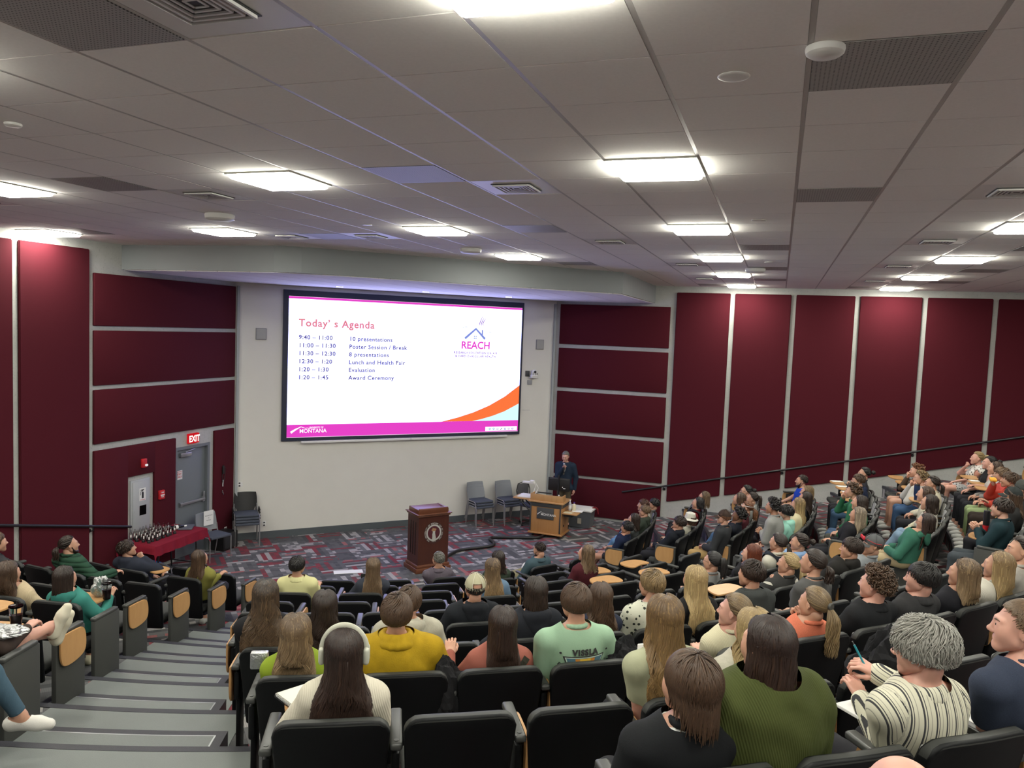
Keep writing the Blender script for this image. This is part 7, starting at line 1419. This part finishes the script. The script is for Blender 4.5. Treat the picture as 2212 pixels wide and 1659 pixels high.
def place(pid, k, th, y, z, near, lab, at, head=None):
    at = dict(at); hc = at.pop('hc'); vest = at.pop('vest', None); ex = tuple(x for x in at.pop('extras', ()) if not x.endswith('0')); wc = 'whitecollar' in ex; ex = tuple(x for x in ex if x != 'whitecollar')
    ns = nearest_seat(k, th); ts = th
    if ns and abs(math.radians(ns[1]-th))*RK(k) < .24 and ns[0] not in TAKEN: ts = ns[1]; TAKEN[ns[0]] = lab
    dx = (RK(k)-y)*math.sin(math.radians(th-ts)); loc, rz = seat_frame(k, ts)
    r = person(pid, loc, rz, lab, (dx, y, z), hairmat=HM[hc], near=near, extras=ex, group=None, **at)
    if vest:
        b, h = r['b'], .014; D, o, h = b.grid(h, .09); V2, F2 = surfnet(D-.040, o, h); l, t = b.label(V2); kv = (l == 2) | ((l == 6) & (V2[:, 2] > .52)) | ((l == 1) & (V2[:, 2] < r['NB'][2]+.03)); V3, F3, _ = sub_mesh(V2, F2, kv[F2].all(1)); mesh_np('vest', hem(V3, F3), F3, cloth(*vest), r['e'])
    if wc:
        mb = MB(); c = r['NB']+np.array([0, 0, .02]); mb.tube([c+np.array([.078*math.sin(a), -.074*math.cos(a), -.004]) for a in np.linspace(-2.6, 2.6, 19)], .017, 8); mb.build('shirt_collar', whitep, r['e'])
    return r
by = {}
for row in PEOPLE: by[row[0]] = place(*row)
def bylab(s): return next(by[r[0]] for r in PEOPLE if s in r[6])
# people whose heads are outside the frame
place(200, 7, -75.9, .11, 1.15, 1, 'person in the left block with crossed bare legs and cream sneakers, head out of frame', dict(hc='br', hair=dict(kind='short'), legs='aisle_up', legskin=True, pants=((.02, .016, .014), 'plain'), top=((.05, .035, .03), 'plain'), skin='pink', shoes=(.62, .58, .46), arms=('lap', 'rest')))
place(201, 8, -74.4, .11, 1.15, 1, 'person in wide blue jeans and white sneakers by the left aisle, head out of frame', dict(hc='br', hair=dict(kind='short'), legs='aisle', pants=((.055, .10, .14), 'denim'), shoes=(.66, .64, .60), top=((.1, .1, .12), 'plain')))
place(202, 11, -57.1, .13, 1.03, 2, 'bald person whose bare crown just enters the bottom edge', dict(hc='lt', hair=None, skin='pink', top=((.05, .05, .06), 'plain'), arms=('lap', 'rest')))
# ---------------------------------------------------------------- speaker behind the lectern
spk = (-3.36, 12.12); srz = front+PI
def HXS(v): return v
SP = person(300, (*spk, 0), srz+.06, 'person in a dark blue suit speaking into a handheld microphone behind the lectern', (0, .0, 1.66), top=((.016, .028, .050), 'plain'), tt=.022, pants=((.09, .075, .05), 'plain'), hair=dict(kind='crop'), hairmat=HM['gd'], near=1, stand=True, arms=('side', 'mic'), face=True, skin='pink', pitch=-14, name='person', size=1.04, extras=(), shoes=(.02, .015, .012))
mb = MB(); c = SP['NB']
mb.add([c+np.array(v) for v in ((-.045, .095, .0), (.045, .095, .0), (.035, .150, -.12), (.0, .158, -.24), (-.035, .150, -.12))], [(0, 1, 2, 3, 4)]); mb.tube([c+np.array([.066*math.sin(a), .066*math.cos(a)-.0, .012]) for a in np.linspace(-2.2, 2.2, 15)], .012, 6); mb.build('dress_shirt', whitep, SP['e'])
mb = MB(); mb.box(tuple(c+np.array((0, .155, -.12))), (.035, .01, .22)); mb.build('tie', plain('gray_tie', (.12, .11, .10), .6), SP['e'])
W_, dv, up, kd = SP['hands'][1]; mp_ = np.array(W_)+np.array(dv)*.075+np.array((0, .035, 0)); mic = empty('handheld_microphone', (*spk, 0), srz+.06, 'black handheld microphone with silver head held by the speaker', 'microphone')
MB().tube([mp_+np.array((0, .01, -.15)), mp_+np.array((0, .0, .03))], [.014, .019], 10).build('handle', M['black'], mic); MB().ball(mp_+np.array((0, -.002, .055)), (.027, .027, .030), 12).build('grille_head', M['alu'], mic)
# ---------------------------------------------------------------- printed back of the mint tee
r20 = bylab('mint green tee')
def drape(r, mb_fn, name, mats, tt, lift=.004, back=True):
    mb = MB(); mb_fn(mb); P = np.vstack(mb.v); b = r['b']; Y = np.full(len(P), -.45)
    for _ in range(60):
        X = np.stack([P[:, 0], Y, P[:, 2]], 1); d = b.field(X)-tt-lift; Y = Y+np.clip(d, 0, .03)*.8
    P2 = np.stack([P[:, 0], Y, P[:, 2]], 1); mb.v = [P2]; return mb.build(name, mats, r['e'])
nb = r20['NB']; ox, oz = nb[0]*.55, nb[2]
tm_m = [plain('print_black', (.03, .03, .03), .8), plain('print_slate', (.08, .17, .22), .8), plain('print_yellow', (.75, .50, .05), .8), plain('print_orange', (.60, .24, .03), .8), plain('print_pale', (.55, .68, .58), .8), plain('print_tan', (.50, .40, .10), .8)]
def grid_poly(mb, P, m, n=10):
    """four-cornered patch split finely so that it can follow the back"""
    P = np.array(P, float); V = []
    for i in range(n+1):
        for j in range(n+1): u, v = i/n, j/n; q = (P[0]*(1-u)+P[1]*u)*(1-v)+(P[3]*(1-u)+P[2]*u)*v; V.append((ox+q[0], 0, oz+q[1]))
    mb.add(V, [(i*(n+1)+j, (i+1)*(n+1)+j, (i+1)*(n+1)+j+1, i*(n+1)+j+1) for i in range(n) for j in range(n)], m)
def band(a0, a1, t0, t1): return [(a0, t0), (a1, t0), (a1*t1+0, t1), (a0, t1)]
T0, T1 = -.115, -.32; W0, W1 = .125, .040
def xw(f, z): return f*(W0+(W1-W0)*(T0-z)/(T0-T1))
def trap(mb, f0, f1, z0, z1, m): grid_poly(mb, [(xw(f0, z0), z0), (xw(f1, z0), z0), (xw(f1, z1), z1), (xw(f0, z1), z1)], m)
drape(r20, lambda mb: (trap(mb, -1.06, 1.06, T0+.006, T1-.01, 0), None)[1], 'print_outline', tm_m[0], .014, .003)
drape(r20, lambda mb: trap(mb, -.99, .99, T0, T1, 4), 'print_ground', tm_m, .014, .0045)
def pr1(mb):
    trap(mb, -.94, .94, T0-.004, T1, 1)
drape(r20, pr1, 'print_slate_field', tm_m, .014, .006)
def pr2(mb):
    for x0, x1, m in ((-.055, -.032, 3), (-.032, -.010, 5), (-.010, .010, 2), (.010, .032, 5), (.032, .055, 3)):
        grid_poly(mb, [(x0*1.15, T0-.006), (x1*1.15, T0-.006), (x1*.55, T1), (x0*.55, T1)], m)
drape(r20, pr2, 'print_v_stripes', tm_m, .014, .0075)
def pr3(mb):
    for s in (-1, 1):
        grid_poly(mb, [(s*.035, T0-.006), (s*.012, T0-.006), (0, -.235), (0, -.27)], 2)
drape(r20, pr3, 'print_v', tm_m, .014, .009)
def pr4(mb):
    put_text(mb, 'VISSLA', .047, (ox, 0, oz-.100), (1, 0, 0), (0, 0, 1), align='CENTER', bold=.0032, spacing=1.2)
    for s in (-1, 1): disc(mb, (ox+s*.148, oz-.088), .007, 0, 14)
    for i, ch in enumerate('RAISED'): put_text(mb, ch, .026, (ox-.155+i*.012, 0, oz-.165-i*.030), (.85, 0, -.5), (.5, 0, .85), align='CENTER', bold=.001)
    for i, ch in enumerate('SEVAW'): put_text(mb, ch, .026, (ox+.150-i*.012, 0, oz-.165-i*.030), (.85, 0, .5), (-.5, 0, .85), align='CENTER', bold=.001)
drape(r20, pr4, 'print_lettering', tm_m[0], .014, .008)
# strap of the rose top
r19 = bylab('rose top'); n19 = r19['NB']
def strap(mb):
    n = 16; P = []; a = np.array((n19[0]+.15, n19[2]-.02)); b_ = np.array((n19[0]-.13, n19[2]-.36)); d = (b_-a)/np.linalg.norm(b_-a); nn = np.array((-d[1], d[0]))*.022
    V = []
    for i in range(n+1): q = a+(b_-a)*i/n; V += [(q[0]-nn[0], 0, q[1]-nn[1]), (q[0]+nn[0], 0, q[1]+nn[1])]
    mb.add(V, [(2*i, 2*i+1, 2*i+3, 2*i+2) for i in range(n)], 0)
drape(r19, strap, 'shoulder_strap', cloth((.035, .035, .025)), .010, .006)
# ================================================================ things the audience has brought
def WS(k, th, x, y, z):
    loc, rz = seat_frame(k, th); p = rotz(rz)@np.array([x, y, 0]); return (loc[0]+p[0], loc[1]+p[1], loc[2]+z), rz
def seatof(block, k, i): return SEATS[(block, k, i)][1]
def cup(block, k, i, x, y, z, liquid, lab, straw=True, h=.15):
    loc, rz = WS(k, seatof(block, k, i), x, y, z); e = empty('plastic_cup', loc, rz, lab, 'cup')
    MB().lathe([(.030, 0), (.033, .004), (.046, h)], n=22).build('cup_wall', glass('clear_plastic', (.9, .92, .92), .05), e)
    MB().lathe([(.028, .003), (.0295, .006), (.039, h*.66), (.001, h*.66)], n=22).build('drink', plain('drink_'+lab[:6], liquid, .2), e)
    MB().lathe([(.046, h), (.049, h+.004), (.047, h+.012), (.040, h+.010), (.001, h+.010)], n=22).build('lid', glass('clear_lid', (.85, .87, .87), .1), e)
    if straw: MB().tube([(0, 0, h*.3), (.004, .002, h+.045)], .0035, 8).build('straw', M['black'], e)
    return e
foilm = None
def foil():
    n = NT('silver_foil'); f = n.noise(n.obj(), 16, 4, .7); return n.pb((.55, .56, .57), .28, bump=f, bstr=.9, bdist=.02, Metallic=.9)
foilm = foil()
def crumple(loc, rz, r, lab, seed, name='foil_bag', m=None, cat='bag', rot=None):
    mb = MB().ball((0, 0, 0), 1, n=44); V = mb.v[0]; out = []
    for v in V:
        q = Vector(v); k = 1+.35*mnoise.noise(q*1.7+Vector((seed, 0, 0)))+.22*abs(mnoise.noise(q*4.3+Vector((0, seed, 0))))-.16*abs(mnoise.noise(q*8+Vector((0, 0, seed)))); out.append(v*k)
    mb.v[0] = np.array(out)*np.array(r); mb.v[0][:, 2] = np.maximum(mb.v[0][:, 2], -r[2]*.8)+r[2]*.8
    if rot is not None: mb.xf(rot)
    mb.sm = [False]*len(mb.sm); o = mb.build(name, m or foilm, None, label=lab, cat=cat); o.location = loc; o.rotation_euler = (0, 0, rz); return o
TZ = .7945
cup('left', 5, 0, .26, .36, TZ, (.55, .02, .07), 'clear plastic cup of red drink with black straw on the tablet of the left block')
l_, z_ = WS(5, seatof('left', 5, 0), .15, .42, TZ); crumple(l_, z_+.4, (.075, .05, .11), 'crumpled silver snack bag standing beside the red drink', 2.3)
cup('left', 7, 0, .20, .38, TZ, (.22, .07, .09), 'clear plastic cup of dusky pink drink nearer the camera, left block', h=.16)
l_, z_ = WS(7, seatof('left', 7, 0), .22, .24, TZ); crumple(l_, z_+.3, (.13, .075, .045), 'crumpled silver wrapper lying before the dusky pink drink', 5.1)
l_, z_ = WS(7, seatof('left', 7, 0), .05, .30, TZ); tag(MB().bbox((0, 0, .018), (.05, .16, .036), .014, rz=z_-1.2).build('phone_case', M['black']), 'black case lying beside the dusky pink drink', 'case').location = l_
l_, z_ = WS(8, seatof('left', 8, 0), .24, .34, TZ); crumple(l_, z_, (.07, .06, .10), 'crumpled silver snack bag at the left edge of the frame', 7.7)
# notebook on the nearest tablet
l_, z_ = WS(9, seatof('centre', 9, 0), -.12, .33, TZ+.004); nbk = empty('spiral_notebook', l_, z_+.62, 'white spiral notebook with a small brown dot on the nearest writing tablet', 'notebook')
MB().bbox((0, 0, .007), (.215, .28, .014), .002).build('pages', whitep, nbk); MB().bbox((0, 0, .0145), (.215, .28, .002), .0008).build('front_cover', plain('ivory_cover', (.66, .64, .56), .6), nbk); MB().cyl((.01, .02, .0162), .006, .001).build('cover_dot', plain('brown_dot', (.12, .05, .02), .6), nbk)
mb = MB()
for i in range(26): y = -.13+i*.0104; mb.tube([(-.108+.009*math.cos(a), y, .008+.011*math.sin(a)) for a in np.linspace(0, 2*PI, 9)], .0011, 4)
mb.build('wire_spiral', M['blackm'], nbk)
# small white pack on the tablet of the lime green sweater's seat
l_, z_ = WS(8, seatof('centre', 8, 0), -.28, .28, TZ); tag(MB().bbox((0, 0, .05), (.10, .05, .10), .01, rz=z_).build('snack_packet', foilm), 'small silver white packet on the tablet beside the lime green sweater', 'packet').location = l_
# teal pen, notebook of the gray-haired writer
r41 = bylab('gray-haired'); W_, dv, up, kd = r41['hands'][1]; e0 = r41['e']
def inseat(r, name, lab, cat): e = empty(name, tuple(r['e'].location), r['e'].rotation_euler[2], lab, cat); return e
pen = inseat(r41, 'pen', 'teal ballpoint pen held by the gray-haired writer', 'pen'); p0 = W_+dv*.075; MB().tube([p0+np.array((.03, -.02, -.05)), p0+np.array((-.035, .02, .085))], .0045, 8).build('barrel', plain('teal_plastic', (.03, .30, .38), .3), pen); MB().tube([p0+np.array((-.035, .02, .085)), p0+np.array((-.043, .024, .10))], .003, 6).build('clip_end', M['chrome'], pen)
nb2 = inseat(r41, 'open_notebook', 'open white notebook under the hands of the gray-haired writer', 'notebook')
mb = MB(); mb.bbox((-.02, .42, .755), (.34, .24, .014), .003, M=rotz(.1)); mb.build('pages', whitep, nb2)
r42 = bylab('navy tee at the right edge'); nb3 = inseat(r42, 'paper_pad', 'white paper pad in the lap of the navy tee wearer at the right edge', 'paper')
MB().bbox((-.20, .36, .70), (.32, .26, .012), .003, M=rotz(.05)).build('pages', whitep, nb3)
# black jackets over seats
def jacket(k, th, x, y, z, r, lab, seed, col=(.014, .014, .016)):
    l_, z_ = WS(k, th, x, y, z); return crumple(l_, z_, r, lab, seed, 'jacket', cloth(col), 'jacket')
o = jacket(9, -50.2, -.0, .06, .60, (.22, .10, .24), 'black jacket draped over the seat in front of the gray-haired writer', 3.3); 
o = jacket(8, seatof('centre', 8, 3)+1.2, .0, .14, .58, (.16, .10, .19), 'black puffer jacket bunched between the mint and sage tee wearers', 8.1)
o = jacket(8, seatof('centre', 8, 2)-1.3, .0, .10, .52, (.13, .10, .20), 'dark jacket bunched beside the rose top wearer', 1.4)
# phone
r21 = bylab('sage tee'); W_, dv, up, kd = r21['hands'][-1]; e = inseat(r21, 'phone', 'pale phone held by the person in the sage tee', 'phone'); MB().bbox(tuple(W_+dv*.09+np.array((-.03, 0, .02))), (.075, .012, .15), .006, M=None).build('phone_body', whitep, e)
r2 = bylab('very long light brown hair raising'); W_, dv, up, kd = r2['hands'][1]; e = inseat(r2, 'phone', 'dark phone raised by the long-haired person before the podium', 'phone'); MB().bbox(tuple(W_+dv*.1+np.array((0, .02, .02))), (.075, .012, .15), .006).build('phone_body', M['black'], e)
# bags, bottles, papers in the right block
def tumbler(block, k, i, x, y, z, col, lab, h=.24, r=.045, handle=True):
    l_, z_ = WS(k, seatof(block, k, i), x, y, z); e = empty('tumbler', l_, z_, lab, 'tumbler'); MB().lathe([(r*.75, 0), (r*.78, .06), (r, .09), (r, h*.9), (r*.95, h)], n=22).build('body', plain('tumbler_'+lab[:5], col, .35), e); MB().lathe([(r*.95, h), (r*.9, h+.02), (.01, h+.024)], n=22).build('lid', M['black'], e)
    if handle: MB().tube([(r, 0, h*.85), (r+.035, 0, h*.8), (r+.035, 0, h*.5), (r, 0, h*.42)], .007, 8).build('handle', M['black'], e)
    MB().tube([(.01, 0, h), (.012, 0, h+.05)], .004, 6).build('straw', M['black'], e)
tumbler('right', 6, 5, -.05, .40, .793, (.012, .03, .09), 'navy tumbler with handle on the tablet of the sixth row')
tumbler('right', 7, 0, .22, .36, TZ, (.012, .012, .014), 'black bottle with red and white print on the right aisle tablet', h=.26, r=.037, handle=False)
l_, z_ = WS(7, seatof('right', 7, 0), .22, .36, TZ); o = MB().lathe([(.0285, .03), (.0292, .03), (.0385, .09), (.0385, .10)], n=22).build('bottle_print', red, [x for x in C.objects if x.name.startswith('tumbler')][-1])
for n_, (k, i) in enumerate(((5, 8), (5, 7), (5, 6), (5, 5), (7, 8), (8, 9))):
    if ('right', k, i) in SEATS:
        l_, z_ = WS(k, seatof('right', k, i), .16, .36, TZ+.001); tag(MB().bbox((0, 0, .002), (.15, .21, .003), .001, rz=z_+.2).build('handout', whitep), f"white handout on a folded-out tablet, {ORD[k-1]} row, {ORD[i]} seat from the right aisle", 'paper').location = l_
r36 = bylab('lifting yellow food'); W_, dv, up, kd = r36['hands'][1]; e = inseat(r36, 'food_tray', 'yellow food tray lifted by the red jacket wearer', 'food'); MB().bbox(tuple(W_+dv*.08+np.array((0, .02, .03))), (.22, .09, .035), .012).build('tray', plain('yellow_carton', (.70, .33, .02), .5), e)
l_, z_ = WS(4, seatof('centre', 4, min(5, 7)), 0, .35, .47)
bg = SEATS[('centre', 5, 5)][1]; l_, z_ = WS(6, SEATS[('centre', 6, 6)][1], .05, .30, .47); crumple(l_, z_, (.14, .10, .12), 'white tote bag with a dark star on the seat beside the blonde in black', 4.2, 'tote_bag', cloth((.55, .54, .48)), 'bag')
# objects on the floor and aisle
l_ = pol(RK(1)-.15, LB[1]+2.2, 0); e = empty('patterned_bottle', l_, 0, 'black bottle with white print standing by the left front aisle seat', 'bottle'); MB().lathe([(.04, 0), (.042, .02), (.042, .22), (.03, .26), (.022, .30)], n=20).build('body', cloth((.02, .02, .02), 'blotch', (.5, .5, .5)), e); MB().lathe([(.024, .28), (.024, .32)], n=16).build('cap', M['black'], e)
l_ = pol(RK(7)-.2, RB[7]-1.2, FK(7)); e = empty('water_bottle', l_, 0, 'dark blue water bottle on the floor by the right aisle', 'bottle'); MB().lathe([(.038, 0), (.04, .02), (.04, .17), (.025, .21), (.02, .24)], n=20).build('body', plain('blue_bottle', (.01, .03, .09), .3), e); MB().lathe([(.022, .23), (.022, .26)], n=14).build('cap', M['black'], e)
# foil bag in the lap between mustard sweater and cream hoodie; papers on laps
l_, z_ = WS(8, seatof('centre', 8, 2), -.1, .28, .60); crumple(l_, z_, (.09, .07, .10), 'silver chip bag in front of the mustard fleece wearer', 9.4)
# label seats with the person they hold
for key, lab in TAKEN.items():
    e = SEATS[key][0]; d = lab.replace('person in the ', '').replace('person in a ', '').replace('person in ', '').replace('person with ', '').replace('person wearing ', ''); w = d.split()[:8]
    while w and w[-1] in ('a', 'the', 'and', 'with', 'of', 'in', 'by', 'at', 'to', 'an', 'over', 'beside', 'behind', 'nearest', 'holding'): w.pop()
    e['label'] = 'black auditorium seat occupied by: '+' '.join(w)
print('people', len(by), 'seated', len(TAKEN), 'faces', sum(len(o.data.polygons) for o in C.objects if o.type == 'MESH'))
